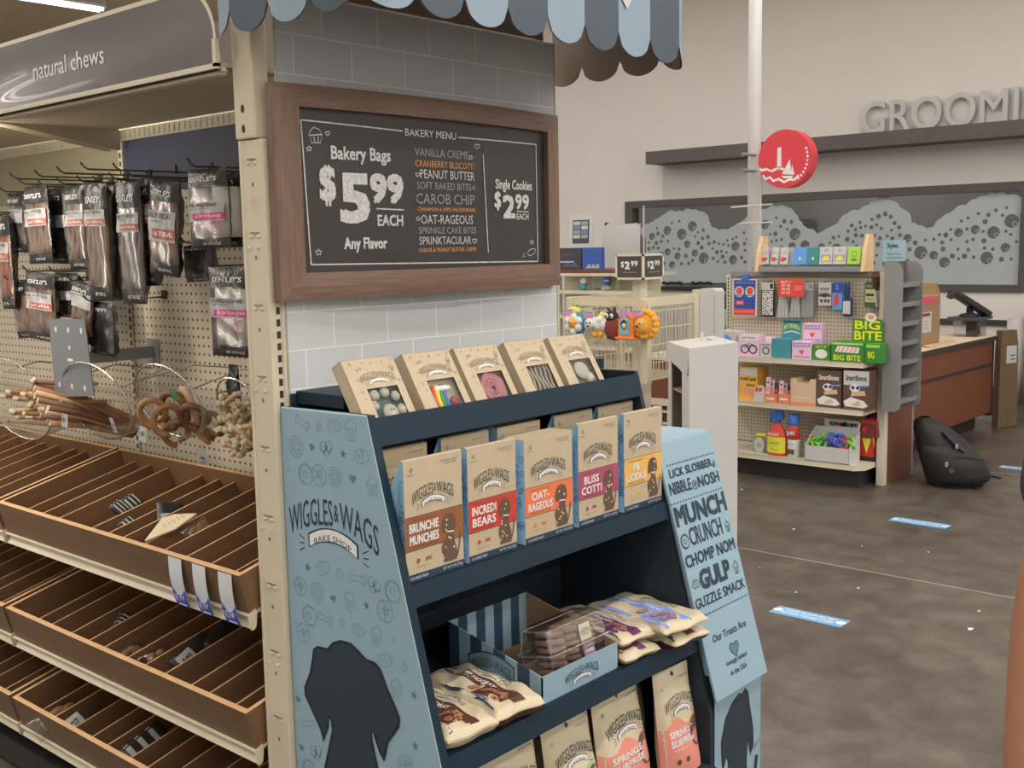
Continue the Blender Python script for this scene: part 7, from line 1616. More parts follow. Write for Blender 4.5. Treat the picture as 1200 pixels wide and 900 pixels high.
b.prism([(0, 0), (LW * .15, 0), (LW * .15, zt - .10), (LW * .10, zt - .07), (0, zt - .06)], fl2, -th, 0); b.prism([(LW * .66, 0), (LW, 0), (LW, zt - .13), (LW * .66, zt - .13)], fl2, -th, 0); b.prism([(LW * .15, 0), (LW * .66, 0), (LW * .66, .32), (LW * .15, .32)], fl2, -th, 0)
b.build('carton_body', WHITEC, t)
b = MB(); b.add([Vector((p.x, p.y, zt)) for p in Q] + [Vector((p.x, p.y, zt + .004)) for p in Q], [(0, 1, 2, 3), (4, 5, 6, 7)] + [(i, (i + 1) % 4, (i + 1) % 4 + 4, i + 4) for i in range(4)])
b.prism([(-.004, zt), (LW + .002, zt), (LW * .93, zt - .125), (LW * .78, zt - .135), (LW * .6, zt - .115), (LW * .3, zt - .10), (LW * .12, zt - .08), (0, zt - .055)], fl2, .001, .004); b.build('lid_flap', WHITEC, t)
b = MB(); 
for z in (.35, .62, .86):
    q = [Q[0] * .97 + Q[2] * .03, Q[1] * .96 + Q[3] * .04, Q[2] * .95 + Q[0] * .05, Q[3] * .95 + Q[1] * .05]; b.add([Vector((p.x, p.y, zz)) for zz in (z, z + .01) for p in q], [(0, 1, 2, 3), (4, 5, 6, 7)] + [(i, (i + 1) % 4, (i + 1) % 4 + 4, i + 4) for i in range(4)])
b.split('inner_shelf', CARDB, t)
b = MB(); q = [Q[0] * .9 + Q[2] * .1 , Q[1] * .5 + Q[2] * .5]
c_ = (Q[0] + Q[3]) * .5; d_ = (Q[1] + Q[2]) * .5; b.add([Vector((p.x, p.y, z)) for p in (c_, d_) for z in (.02, zt - .02)], [(0, 1, 3, 2)]); b.build('inner_divider', mat('card_inside_brown', A(112, 88, 70), .8), t)
b = MB(); p = (Q[0] * .35 + Q[1] * .1 + Q[2] * .25 + Q[3] * .3); b.box(p.x - .004, p.x + .004, p.y - .006, p.y + .006, zt + .004, zt + .045).ell((p.x + .02, p.y - .035, zt + .016), (.02, .016, .012), 10).build('top_clip', WHITEC, t)
m = MB(); m.stroke([(RW * -.0 + .004, .2), (.004, .8)], fr2, .002, .0006).build('seam', mat('seam_dark', A(110, 100, 96), .7), t)

# ---- wire dump bin with price cube
BX = 3.55; c0 = P(757, 350, 0, BX); ztop = c0.z; zbot = P(757, 448, 0, BX).z; yb_ = P(669, 348, 0, BX).y; xb_ = P(813, 343, 1, c0.y).x; y0_ = c0.y
t = thing('wire_bin', 'cream wire dump bin on a stand with plush toys hung on it', 'wire bin', (BX, y0_, 0)); W_, D_ = xb_ - BX, yb_ - y0_
def panel(a, c, nm='wire_panel'):
    b = MB(); L = (c - a).length; n = int(L / .03)
    for i in range(1, n): p = a.lerp(c, i / n); b.tube([p + Vector((0, 0, zbot)), p + Vector((0, 0, ztop - .03))], .0023, 4, cap=False)
    for z in (zbot + .01, zbot + .10, zbot + .20, zbot + .29, ztop - .07): b.tube([a + Vector((0, 0, z)), c + Vector((0, 0, z))], .0032, 4, cap=False)
    b.build(nm, CREAM, t)
p00, p01, p11, p10 = Vector((0, 0, 0)), Vector((0, D_, 0)), Vector((W_, D_, 0)), Vector((W_, 0, 0))
for a, c in ((p00, p01), (p01, p11), (p11, p10), (p10, p00)): panel(a, c)
for p in (p00, p01, p11, p10): MB().box(p.x - .022, p.x + .022, p.y - .022, p.y + .022, zbot - .01, ztop).build('corner_post', CREAM, t, bevel=.004)
b = MB(); b.box(-.012, .0, 0, D_, ztop - .045, ztop + .004).box(W_, W_ + .012, 0, D_, ztop - .045, ztop + .004).box(0, W_, -.012, 0, ztop - .045, ztop + .004).box(0, W_, D_, D_ + .012, ztop - .045, ztop + .004).build('rim', CREAM, t)
b = MB()
for i in range(18): b.tube([(W_ * (i + .5) / 18, 0, zbot + .004), (W_ * (i + .5) / 18, D_, zbot + .004)], .003, 4, cap=False)
for i in range(8): b.tube([(0, D_ * (i + .5) / 8, zbot + .008), (W_, D_ * (i + .5) / 8, zbot + .008)], .003, 4, cap=False)
b.build('wire_floor', CREAM, t)
MB().box(W_ * .35, W_ * .65, D_ * .35, D_ * .65, .03, zbot + .0).build('stand', CREAM, t); MB().box(.06, W_ - .06, .06, D_ - .06, 0, .03).build('base_plate', CREAM, t)
cx, cy = W_ * .42, D_ * .42
e0 = P(754, 312, 0, BX + cx - .10); sw = (P(721, 312, 0, BX + cx - .10).y - e0.y); hh1, hh0 = P(737, 298, 0, BX + cx - .10).z, P(737, 328, 0, BX + cx - .10).z
yy = e0.y - y0_; xx = cx - .10; sx = P(778, 312, 1, e0.y).x - (BX + cx - .10)
MB().box(xx + sx * .5 - .03, xx + sx * .5 + .03, yy + sw * .5 - .03, yy + sw * .5 + .03, zbot, hh0).build('topper_post', CREAMW, t)
pc = thing('price_cube', 'four sided 2.99 price cube in cream frame topping the wire bin', 'price sign', (BX + xx, e0.y, hh0 + .001)); H = hh1 - hh0
MB().box(.004, sx - .004, .004, sw - .004, .002, H - .002).build('core', CREAMW, pc)
fb = MB(); e = .012
for (x, y) in ((0, 0), (sx, 0), (0, sw), (sx, sw)): fb.box(x - (0 if x == 0 else e), x + (e if x == 0 else 0), y - (0 if y == 0 else e), y + (e if y == 0 else 0), 0, H)
for z in (0, H - e): fb.box(0, sx, 0, e, z, z + e).box(0, sx, sw - e, sw, z, z + e).box(0, e, 0, sw, z, z + e).box(sx - e, sx, 0, sw, z, z + e)
fb.build('frame', CREAMW, pc)
PB_ = mat('price_dark', A(62, 54, 52), .5); fm1 = Fr((.003, 0, 0), -Y_, Z_); fm2 = Fr((0, .003, 0), X_, Z_); m = MB()
for f, a0, a1 in ((fm1, -sw, 0), (fm2, 0, sx)):
    w_ = a1 - a0; m.patch(f, a0 + e, e, a1 - e, H - e, n=.0005, mi=0)
    m.text('$', f, a0 + w_ * .2, H * .46, a0 + w_ * .31, H * .72, 1, .03, .002).text('2', f, a0 + w_ * .33, H * .40, a0 + w_ * .52, H * .72, 1, .06, .002).text('99', f, a0 + w_ * .55, H * .52, a0 + w_ * .80, H * .74, 1, .03, .002).text('toys and more', f, a0 + w_ * .26, H * .26, a0 + w_ * .76, H * .31, 1, 0, .002)
m.build('price_print', [PB_, WHT], pc)
# plush toys along the left face
PX = BX - .062; PP = lambda x, y: P(x, y, 0, PX); SC = (PP(700, 380) - PP(700, 381)).length
TEALP = mat('plush_teal', A(64, 116, 128), .9); WHP = mat('plush_white', A(200, 190, 178), .9, noise=(80, .06)); ORP = mat('plush_orange', A(224, 138, 52), .9, noise=(80, .08)); MARP = mat('plush_maroon', A(122, 48, 44), .9); CORP = mat('plush_bright_orange', A(232, 112, 56), .8); BLP = mat('plush_blue', A(110, 160, 176), .9); BKP = mat('plush_black', A(44, 40, 42), .9); YEP = mat('plush_yellow', A(206, 178, 84), .9)
def plush(name, label, x, y):
    q = PP(x, y); t = thing(name, label, 'plush toy', tuple(q), (0, 0, 0), 'plush toys on the wire bin'); s = SC
    k = MB(); k.tube([(.02, 0, 13 * s), (.012, 0, 22 * s), (.035, 0, 24 * s)], .002, 5).build('hanging_loop', CHROME, t); return t, s
def tagc(t, s, u, v):
    f = Fr((-.035, 0, 0), -Y_, Z_); m = MB(); m.prism([(s * (u - 8), s * (v - 4)), (s * (u + 7), s * (v - 2)), (s * (u + 8), s * (v + 5)), (s * (u - 6), s * (v + 4))], f, 0, .002, 0); m.patch(f, s * (u - 7), s * (v - 3.5), s * (u + 6.5), s * (v + .5), n=.003, mi=1); m.text('$2.99', f, s * (u - 5), s * (v + 1), s * (u + 5), s * (v + 3.5), 2, 0, .004); m.build('hang_tag', [WHITEC, mat('tag_pink', A(216, 110, 158), .5), INKD], t)
t, s = plush('flower_plush', 'teal flower plush with white petals and orange face, leftmost on the bin', 675, 378)
MB().ell((0, 0, 0), (.03, 16 * s, 15 * s), 16).build('body', TEALP, t, smooth=True); b = MB()
for k in range(6): a = k * math.tau / 6 + .5; b.ell((-.025, -8.5 * s * math.cos(a), 8.5 * s * math.sin(a) - s), (.018, 5 * s, 5 * s), 10)
b.split('petal', WHP, t, smooth=True); MB().ell((-.035, 0, 0), (.022, 6 * s, 6 * s), 12).build('face', ORP, t, smooth=True); MB().ell((-.057, -1.5 * s, 1.5 * s), (.004, 1.8 * s, 2 * s), 8, mi=0).ell((-.06, -1.5 * s, 1.2 * s), (.003, .9 * s, s), 8, mi=1).split('eye', [WHP, BKP], t, alt='pupil'); MB().ell((.0, 2 * s, 14 * s), (.02, 10 * s, 5 * s), 10).build('leaf', YEP, t, smooth=True); tagc(t, s, -6, 12)
t, s = plush('sheep_plush', 'cream sheep plush with dangling orange feet, second on the bin', 702, 380)
b = MB()
for (u, v, r) in ((-10, 1, 9), (0, 0, 10), (10, 0, 9), (15, -1, 7), (-13, -3, 7), (4, 5, 7)): b.ell((0, -u * s, v * s), (.032, r * s, r * s * .85), 12)
b.build('body', WHP, t, smooth=True); MB().ell((-.03, 9 * s, 1 * s), (.018, 7 * s, 6 * s), 12).build('face', WHP, t, smooth=True); MB().ell((-.048, 11 * s, 2 * s), (.003, 1.2 * s, 1.2 * s), 8).ell((-.048, 6 * s, 2 * s), (.003, 1.2 * s, 1.2 * s), 8).ell((-.05, 9 * s, -2 * s), (.003, 2 * s, s), 8).split('eye', BKP, t); MB().ell((-.01, 4 * s, -12 * s), (.016, 5 * s, 4 * s), 10).ell((-.01, -4 * s, -12 * s), (.016, 4 * s, 4 * s), 10).split('foot', ORP, t, smooth=True); tagc(t, s, -9, 11); MB().ell((.0, -6 * s, 11 * s), (.015, 6 * s, 4 * s), 10).build('ear', YEP, t, smooth=True)
t, s = plush('ladybug_plush', 'maroon ladybug plush with black spots and white eyes, middle of the bin', 720, 381)
MB().ell((0, 0, -3 * s), (.04, 14 * s, 15 * s), 16).build('body', MARP, t, smooth=True); MB().ell((-.01, 2 * s, 10 * s), (.03, 9 * s, 7 * s), 12).build('head', BKP, t, smooth=True); MB().ell((-.04, 5 * s, 11 * s), (.008, 2.6 * s, 3 * s), 8, mi=0).ell((-.04, -2 * s, 11 * s), (.008, 2.6 * s, 3 * s), 8, mi=0).ell((-.047, 5 * s, 10.5 * s), (.004, 1.2 * s, 1.4 * s), 8, mi=1).ell((-.047, -2 * s, 10.5 * s), (.004, 1.2 * s, 1.4 * s), 8, mi=1).split('eye', [WHP, BKP], t, alt='pupil'); b = MB()
for (u, v) in ((8, 1), (-7, 3), (9, -8), (-4, -10), (2, -3)): b.ell((-.034 + .0012 * abs(u), -u * s, (v - 3) * s), (.006, 3 * s, 3 * s), 8)
b.split('spot', BKP, t); MB().tube([(0, 5 * s, 15 * s), (-.01, 8 * s, 20 * s)], .006, 6).tube([(0, -1 * s, 15 * s), (-.01, -2 * s, 20 * s)], .006, 6).split('antenna', BKP, t)
t, s = plush('birdhouse_plush', 'orange birdhouse plush with pale blue front, fourth on the bin', 737, 380)
po = [(-9, -14), (9, -14), (9, 5), (0, 14), (-9, 5)]
MB().prism([(u * s * 1.2, v * s) for u, v in po], Fr((-.03, 0, 0), -Y_, Z_), -.07, 0).build('house', CORP, t, bevel=.008); MB().prism([(u * s * .72 - 1.5 * s, v * s * .8) for u, v in po], Fr((-.032, 0, 0), -Y_, Z_), -.002, .004).build('front', BLP, t, bevel=.003); MB().ell((-.037, 1.5 * s, 0), (.006, 4.5 * s, 5.5 * s), 12).build('hole', BKP, t); MB().ell((-.045, 0, -1 * s), (.006, 3 * s, 3 * s), 10).build('bird', YEP, t); MB().box(-.05, .045, -13 * s, 13 * s, -17 * s, -14 * s).build('perch_base', CORP, t, bevel=.006); tagc(t, s, -1, 14)
t, s = plush('lion_plush', 'orange lion plush with scalloped mane, rightmost on the bin', 757, 380)
b = MB(); b.ell((0, 0, 0), (.035, 13 * s, 14 * s), 16)
for k in range(14): a = k * math.tau / 14; b.ell((0, -13.5 * s * math.cos(a), 14 * s * math.sin(a)), (.028, 4.2 * s, 4.2 * s), 8)
b.build('mane', ORP, t, smooth=True); MB().ell((-.03, 2 * s, -1 * s), (.02, 8.5 * s, 9 * s), 14).build('face', ORP, t, smooth=True); MB().ell((-.05, 0, 2 * s), (.005, 2.2 * s, 2.6 * s), 8, mi=0).ell((-.055, .3 * s, 1.6 * s), (.004, s, 1.2 * s), 8, mi=1).ell((-.05, 5 * s, -2 * s), (.005, 2 * s, 1.4 * s), 8, mi=1).split('eye', [WHP, BKP], t, alt='pupil'); tagc(t, s, -7, 12)

# ---- white tower panel beyond the bin
XT = 5.02; a, b_ = P(818.5, 370, 0, XT), P(838, 370, 0, XT); zt = P(828, 338, 0, XT).z
t = thing('white_tower', 'slim white display tower with rounded top beyond the wire bin', 'display tower', (XT, 0, 0)); w_ = a.y - b_.y; f = Fr((0, (a.y + b_.y) / 2, 0), -Y_, Z_)
po = [(-w_ / 2, 0), (w_ / 2, 0), (w_ / 2, zt - .03)] + [(w_ / 2 - .03 + .03 * math.cos(R(a_ * 18)), zt - .03 + .03 * math.sin(R(a_ * 18))) for a_ in range(1, 6)] + [(-w_ / 2 + .03 + .03 * math.cos(R(90 + a_ * 18)), zt - .03 + .03 * math.sin(R(90 + a_ * 18))) for a_ in range(0, 6)]
MB().prism(po, f, -.12, 0).build('front_panel', WHITEC, t, bevel=.003); MB().box(.02, .10, w_ / 2 + f.O.y + .002, w_ / 2 + f.O.y + .06, 0, zt - .01).build('side_rail', CREAMW, t); m = MB(); m.stroke([(-w_ / 2 + .006, .1), (-w_ / 2 + .006, zt - .04)], f, .003, .001).stroke([(w_ / 2 - .006, .1), (w_ / 2 - .006, zt - .04)], f, .003, .001).build('seam', mat('seam_dark', A(110, 100, 96), .7), t)

# ---- low shelving far behind the bin, with things on top
XS_ = 7.3; ya_, yb_ = P(753, 335, 0, XS_).y, P(640, 335, 0, XS_).y; zt = P(700, 320, 0, XS_).z
t = thing('low_shelving', 'cream low shelving with red-brown top far behind the wire bin', 'shelving', (XS_, 0, 0)); PEGM = pegboard('pegboard_mid', A(180, 164, 142), (1, 2), .0254, .35, .2)
MB().box(.30, .31, ya_, yb_, .1, zt - .02).build('pegboard', PEGM, t); MB().box(-.0, .6, P(718, 318, 0, XS_).y, yb_, zt - .0, zt + .035).build('top_board', REDW, t); MB().box(.0, .6, ya_, yb_, zt - .03, zt - .002).build('top_rail', CREAMW, t)
for z in (zt - .175, zt - .42, zt - .72, .12): MB().box(-.05, .30, ya_, yb_, z - .03, z).build('shelf', CREAMW, t)
for x in (655, 696, 724, 752):
    y = P(x, 335, 0, XS_ + .27).y; MB().box(.26, .30, y - .02, y + .02, 0, zt - .03).build('upright', CREAMW, t)
MB().box(.256, .262, P(712, 335, 0, XS_ + .25).y, P(696, 335, 0, XS_ + .25).y, zt - .16, zt - .03).build('white_panel', WHITEC, t)
MB().box(.0, .3, ya_, yb_, 0, .1).build('kick_plate', mat('kick_black', A(38, 34, 32), .5), t)
zs1 = zt - .175 + .001
q = P(684, 340, 0, XS_ + .1); t = thing('plush_pack', 'small white and teal toy pack on the low shelving, left of the blue bottle', 'toy', (XS_ + .1, q.y, zs1)); MB().ell((0, 0, .035), (.03, .045, .036), 12).build('teal_base', TEAL, t, smooth=True); MB().ell((0, 0, .095), (.03, .035, .035), 12).build('white_top', WHP, t, smooth=True)
q = P(711, 340, 0, XS_ + .1); t = thing('blue_bottle', 'blue capped bottle with white band on the low shelving', 'bottle', (XS_ + .1, q.y, zs1)); MB().lathe([(.055, 0), (.06, .02), (.04, .05)], 16).build('base', mat('mixed_base', A(128, 128, 96), .6, noise=(40, .5)), t, smooth=True); MB().lathe([(.028, .05), (.03, .09)], 16).lathe([(.028, .105), (.028, .135)], 16).build('blue_body', mat('bottle_blue', A(50, 74, 150), .35), t); MB().lathe([(.027, .09), (.027, .105)], 16).build('white_band', WHITEC, t)
for (x, y, mt, lab) in ((668, 366, mat('small_pack_a', A(96, 80, 66), .6), 'dark small pack on the second low shelf, left'), (690, 362, mat('small_pack_b', A(150, 120, 90), .6), 'tan small pack on the second low shelf, middle'), (735, 362, mat('small_pack_c', A(116, 84, 68), .6), 'brown small pack on the second low shelf, right')):
    q = P(x, y, 0, XS_ + .05); tt_ = thing('small_pack', lab, 'pack', (XS_ + .05, q.y, zt - .42 + .001)); MB().box(0, .06, -.06, .06, 0, .12).build('carton', mt, tt_, bevel=.004); MB().box(-.001, 0, -.04, .04, .03, .08).build('label', WHITEC, tt_)
ztb = zt + .036
# posters and screens on top
XQ = XS_ + .18; a, b_ = P(657, 270, 0, XQ), P(684, 270, 0, XQ); z1, z0 = P(670, 252, 0, XQ).z, P(670, 291, 0, XQ).z; w_ = a.y - b_.y
t = thing('white_poster_stand', 'white poster stand with picture grid standing on the red-brown top', 'poster', (XQ + .12, (a.y + b_.y) / 2, ztb), (0, R(4), 0)); f = Fr((0, 0, 0), -Y_, Z_); zz0 = z0 - ztb; zz1 = z1 - ztb
MB().prism([(-w_ / 2, zz0), (w_ / 2, zz0), (w_ / 2, zz1), (-w_ / 2, zz1)], f, -.012, 0).build('board', WHITEC, t); MB().box(.012, .03, -.04, .04, 0, zz1 * .8).build('prop', WHITEC, t); m = MB(); m.patch(f, -w_ * .36, zz0 + (zz1 - zz0) * .14, w_ * .36, zz0 + (zz1 - zz0) * .86, n=.001, mi=0)
for i in range(2):
    for j in range(4): m.patch(f, w_ * (-.32 + .33 * i), zz0 + (zz1 - zz0) * (.3 + .135 * j), w_ * (-.03 + .33 * i), zz0 + (zz1 - zz0) * (.41 + .135 * j), n=.002, mi=1 + (i + j) % 3)
m.build('picture_grid', [mat('poster_black', A(58, 54, 60), .4), mat('poster_tan', A(176, 160, 142), .5), mat('poster_green', A(120, 140, 130), .5), mat('poster_slate', A(96, 112, 140), .5)], t)
for (x0_, x1_, dx, lab, col, art) in ((640, 681, .02, 'black picture box beside the blue skyline poster', mat('poster_black', A(58, 54, 60), .4), 0), (682.5, 705, .0, 'blue skyline poster box standing on the red-brown top', mat('poster_blue', A(56, 76, 140), .4), 1)):
    X = XS_ + .03 + dx; a, b_ = P(x0_, 300, 0, X), P(x1_, 300, 0, X); z1 = P(670, 290.5, 0, X).z; w_ = a.y - b_.y; h = z1 - ztb
    t = thing('picture_box', lab, 'poster', (X, (a.y + b_.y) / 2, ztb)); MB().box(0, .05, -w_ / 2, w_ / 2, 0, h).build('box', col, t); f = Fr((0, 0, 0), -Y_, Z_); m = MB()
    if art:
        for k in range(9): m.patch(f, -w_ * .3 + w_ * .075 * k, .004, -w_ * .24 + w_ * .075 * k, h * (.12 + .12 * abs(math.sin(k * 2.1))), n=.001, mi=0)
        m.patch(f, -w_ * .48, 0, w_ * .48, h * .06, n=.0015, mi=1)
    else:
        m.patch(f, -w_ * .1, h * .32, w_ * .3, h * .38, n=.001, mi=0); m.text('city', f, w_ * .0, h * .6, w_ * .34, h * .75, 1, 0, .001)
        for k in range(7): m.patch(f, w_ * (.0 + .06 * k), h * .12, w_ * (.045 + .06 * k), h * (.2 + .05 * (k % 3)), n=.001, mi=1)
    m.build('picture', [mat('skyline_white', A(176, 170, 166), .5), mat('slate_art', A(80, 90, 112), .5)], t)
# flip chart
XF = 8.15; c = [P(x, y, 0, XF) for x, y in ((709, 262), (751.5, 260.5), (751, 330), (702, 330))]
t = thing('flip_chart', 'white flip chart sheet hanging on an easel beside the salon window', 'flip chart', (XF, (c[0].y + c[1].y) / 2, 0)); oy = t.location.y
MB().grid(lambda u, v: (.012 * math.sin(u * 6 + v * 3) * v + .05 * (v - .5) * -0 - .01 * math.sin(v * 3.1) - .012, (c[0].y * (1 - u) + c[1].y * u) * (1 - v) + (c[3].y * (1 - u) + c[2].y * u) * v - oy, (c[0].z * (1 - u) + c[1].z * u) * (1 - v) + (c[3].z * (1 - u) + c[2].z * u) * v - .015 * math.sin(u * math.pi) * (1 - v)), 16, 14).build('paper_sheet', WHITEC, t, smooth=True)
b = MB()
for y in (c[0].y - oy - .02, c[1].y - oy + .02): b.box(-.025, .02, y - .008, y + .008, c[0].z - .018, c[0].z + .008)
b.split('clip', BLACK, t); MB().tube([(.02, c[0].y - oy, c[0].z - .02), (.02, c[1].y - oy, c[0].z - .02)], .012, 8).build('top_bar', GREYM, t); b = MB()
for p in ((.0, c[0].y - oy - .05), (.0, c[1].y - oy + .05), (.5, 0)): b.tube([(.03, p[1] * .6, c[0].z - .03), (p[0], p[1], 0)], .012, 6)
b.split('easel_leg', GREYM, t)
q = P(754.5, 265, 0, 9.6); t = thing('white_pole', 'thin white pole standing in front of the left end of the salon window', 'pole', (9.6, q.y, 0)); MB().tube([(0, 0, .02), (0, 0, P(754.5, 241, 0, 9.6).z)], .012, 8).build('shaft', WHITEC, t); MB().lathe([(.15, 0), (.15, .012), (.03, .03)], 20).build('base', WHITEC, t)
# dark counter by the window with cables and equipment
XK = 8.75; y0_, y1_ = P(858, 338, 0, XK).y, P(756, 338, 0, XK).y; zt = P(800, 336, 0, XK).z
t = thing('service_counter', 'low pale service counter with black top under the salon window', 'counter', (0, 0, 0)); MB().box(XK + .02, XK + .6, y0_, y1_, .1, zt - .04).build('carcass', WHITEC, t); MB().box(XK, XK + .62, y0_ - .02, y1_ + .02, zt - .04, zt).build('worktop', BE, t); MB().box(XK + .06, XK + .56, y0_ + .03, y1_ - .03, 0, .1).build('kick_plate', mat('kick_black', A(38, 34, 32), .5), t)
q = P(767, 331, 0, XK + .15); t = thing('crumpled_paper', 'crumpled white paper heap at the left end of the dark counter', 'paper', (XK + .15, q.y, zt + .001)); MB().grid(lambda u, v: (.06 * math.cos(v * 6.28) * (1 - u ** 2) , .14 * math.sin(v * 6.28) * (1 - u ** 2), .13 * u * (1 + .15 * math.sin(v * 25))), 6, 16, cv=True).build('heap', WHITEC, t)
for k, (x, y, lab) in enumerate(((786, 330, 'short black cable bundle lying on the dark counter, nearest the paper heap'), (820, 334, 'black cable bundle lying on the dark counter near the column'))):
    q = P(x, y, 0, XK + .12); pts = [(.03 * math.sin(i * 1.9 + k), .26 * (i / 7 - .5), .022 + .02 * abs(math.sin(i * 1.3))) for i in range(8)]; o = MB().tube(pts, .016, 6).build('cable_bundle', BLACK, None, smooth=True, loc=(XK + .14, q.y, zt)); tag(o, lab, 'cable')
q = P(846, 345, 0, XK - .6); hz = P(846, 338, 0, XK - .6).z
t = thing('register_rack', 'dark equipment rack with shelves between the white tower and the pegboard', 'equipment rack', (XK - .6, q.y, 0)); b = MB()
for z in (hz - .02, hz - .2, hz - .42, .3): b.box(-.0, .4, -.12, .12, z, z + .02)
b.split('shelf', BLACK, t); b = MB()
for x in (.01, .38):
    for y in (-.11, .11): b.box(x, x + .015, y - .008, y + .008, 0, hz)
b.split('post', BLACK, t); MB().box(.02, .36, -.09, .1, hz - .18, hz - .06).build('register_box', mat('dark_plate', A(62, 58, 58), .3), t, bevel=.01); MB().lathe([(.045, 0), (.05, .1), (.03, .11)], 14, Matrix.Translation((.05, .03, hz - .40))).build('white_jar', WHITEC, t, smooth=True)
# red-brown counter end seen under the bin
XR = 6.35; a, b_ = P(747, 440, 0, XR), P(783, 440, 0, XR); z1, z0 = P(765, 421, 0, XR).z, P(765, 466, 0, XR).z
t = thing('counter_end', 'red-brown counter end panel on a cream base, seen under the wire bin', 'counter', (XR, 0, 0)); MB().box(0, .7, b_.y - .3, a.y, z0, z1).build('panel', REDW, t); MB().box(-.02, .72, b_.y - .32, a.y + .02, z1, z1 + .03).build('worktop', CREAMW, t); MB().box(-.01, .7, b_.y - .3, a.y, z0 - .06, z0).build('cream_rail', CREAMW, t); MB().box(.02, .7, b_.y - .3, a.y, .0, z0 - .06).build('carcass', mat('counter_inside', A(96, 60, 44), .6), t); b = MB()
y = b_.y - .28
while y < a.y: b.box(-.005, .01, y - .008, y + .008, .05, z0 - .06); y += .07
for z in (.1, .2): b.box(-.006, .0, b_.y - .3, a.y, z, z + .02)
b.build('base_grille', CREAMW, t); MB().box(-.005, .03, a.y + .0, a.y + .03, 0, z1).build('edge_post', CREAMW, t)

# ================================================================ the person at the right edge (only the bent arm enters the frame)
SKIN = mat('skin', A(146, 96, 69), .5, noise=(14, .05)); SHIRT = mat('dark_shirt', A(52, 48, 50), .85, noise=(60, .1)); PANT = mat('dark_trousers', A(58, 60, 72), .85, noise=(60, .1)); HAIRM = mat('dark_hair', A(62, 46, 38), .6); SHOE = mat('dark_shoe', A(48, 44, 44), .6)
RV = Vector((AX.x, AX.y, 0)).normalized(); FV = Vector((AZ.x, AZ.y, 0)).normalized()
def arm_pt(x, y, k, off):
    r = AX * ((x - 600) / FPX) + AY * ((y - 450) / FPX) + AZ; return CAM + r * k + RV * off
SH = arm_pt(1204, 470, 1.5, .075); EL = arm_pt(1181, 735, 1.5, .047); WR = arm_pt(1166, 985, 1.5, .040)
SL = arm_pt(1199, 615, 1.5, .062)
ctr = SH + RV * .19; ctr.z = 0
pr = thing('person', 'person in dark clothes standing at the right edge, one bare arm in view', 'person', (ctr.x, ctr.y, 0))
def skin(name, verts, edges, radii, mt, parent, root=0, sub=2):
    me = bpy.data.meshes.new(name); me.from_pydata([tuple(v) for v in verts], edges, []); me.materials.append(mt)
    o = bpy.data.objects.new(name, me); COL.objects.link(o); o.parent = parent
    s = o.modifiers.new('skin', 'SKIN'); s.use_smooth_shade = True
    for i, d in enumerate(me.skin_vertices[0].data): d.radius = (radii[i], radii[i]) if not isinstance(radii[i], tuple) else radii[i]; d.use_root = (i == root)
    u = o.modifiers.new('sub', 'SUBSURF'); u.levels = sub; u.render_levels = sub
    return o
L = lambda v: Vector(v) - Vector((ctr.x, ctr.y, 0))
lx = lambda r, f, z: RV * r + FV * f + Vector((0, 0, z))
V = []; E = []; Rr = []
def add(p, r, par=None):
    V.append(Vector(p)); Rr.append(r)
    if par is not None: E.append((par, len(V) - 1))
    return len(V) - 1
pel = add(lx(0, 0, .93), (.115, .085)); wst = add(lx(0, .0, 1.10), (.10, .075), pel); chs = add(lx(0, .0, 1.28), (.115, .078), wst); clv = add(lx(0, -.01, 1.385), (.075, .055), chs); nk = add(lx(0, .0, 1.47), .052, clv); hd0 = add(lx(0, .015, 1.53), .07, nk); hd1 = add(lx(0, .02, 1.61), (.082, .098), hd0); hd2 = add(lx(0, .01, 1.69), (.062, .075), hd1)
for s in (-1, 1):
    h = add(lx(.085 * s, 0, .90), .072, pel); k = add(lx(.10 * s, .01, .50), .058, h); cf = add(lx(.10 * s, -.015, .34), .055, k); an = add(lx(.10 * s, -.01, .09), .038, cf); ft = add(lx(.115 * s, .12, .04), .036, an)
def hand(w, d, side, par, pal):
    """palm, four unequal curled fingers and a thumb leaving the side of the palm"""
    d = d.normalized(); acr = pal.cross(d).normalized() * side
    p1 = add(w + d * .035, (.030, .017), par); p2 = add(w + d * .085, (.034, .014), p1)
    for i, (ln, off) in enumerate(((.072, .030), (.082, .011), (.076, -.009), (.060, -.028))):
        b0 = add(w + d * .09 + acr * off, .0095, p2); b1 = add(w + d * (.09 + ln * .45) + acr * off * 1.05 + pal * .006, .0088, b0); b2 = add(w + d * (.09 + ln * .76) + acr * off * 1.05 + pal * .022, .008, b1); add(w + d * (.09 + ln * .92) + acr * off * 1.0 + pal * .038, .007, b2)
    t0 = add(w + d * .04 + acr * .034 + pal * .008, .012, p1); t1 = add(w + d * .075 + acr * .052 + pal * .018, .0105, t0); add(w + d * .105 + acr * .054 + pal * .026, .009, t1)
# left arm, in view
s0 = add(L(SH) + Vector((0, 0, -.02)), .042, clv); m0 = add(L(SH.lerp(EL, .5)) + RV * .004, .047, s0); e0 = add(L(EL), .043, m0); f0 = add(L(EL.lerp(WR, .22)) + RV * .004, .046, e0); f1 = add(L(EL.lerp(WR, .6)), .039, f0); w0 = add(L(WR), .027, f1)
hand(L(WR), WR - EL, -1, w0, RV)
# right arm, hanging beside the body outside the frame
sR = lx(.19, -.01, SH.z - .02); eR = lx(.23, -.02, 1.09); wR = lx(.22, .04, .85)
s1 = add(sR, .042, clv); m1 = add(sR.lerp(eR, .5), .048, s1); e1 = add(eR, .041, m1); f2 = add(eR.lerp(wR, .3), .041, e1); w1 = add(wR, .027, f2); hand(wR, wR - eR, 1, w1, -RV)
body_ = skin('body', V, E, Rr, SKIN, pr)
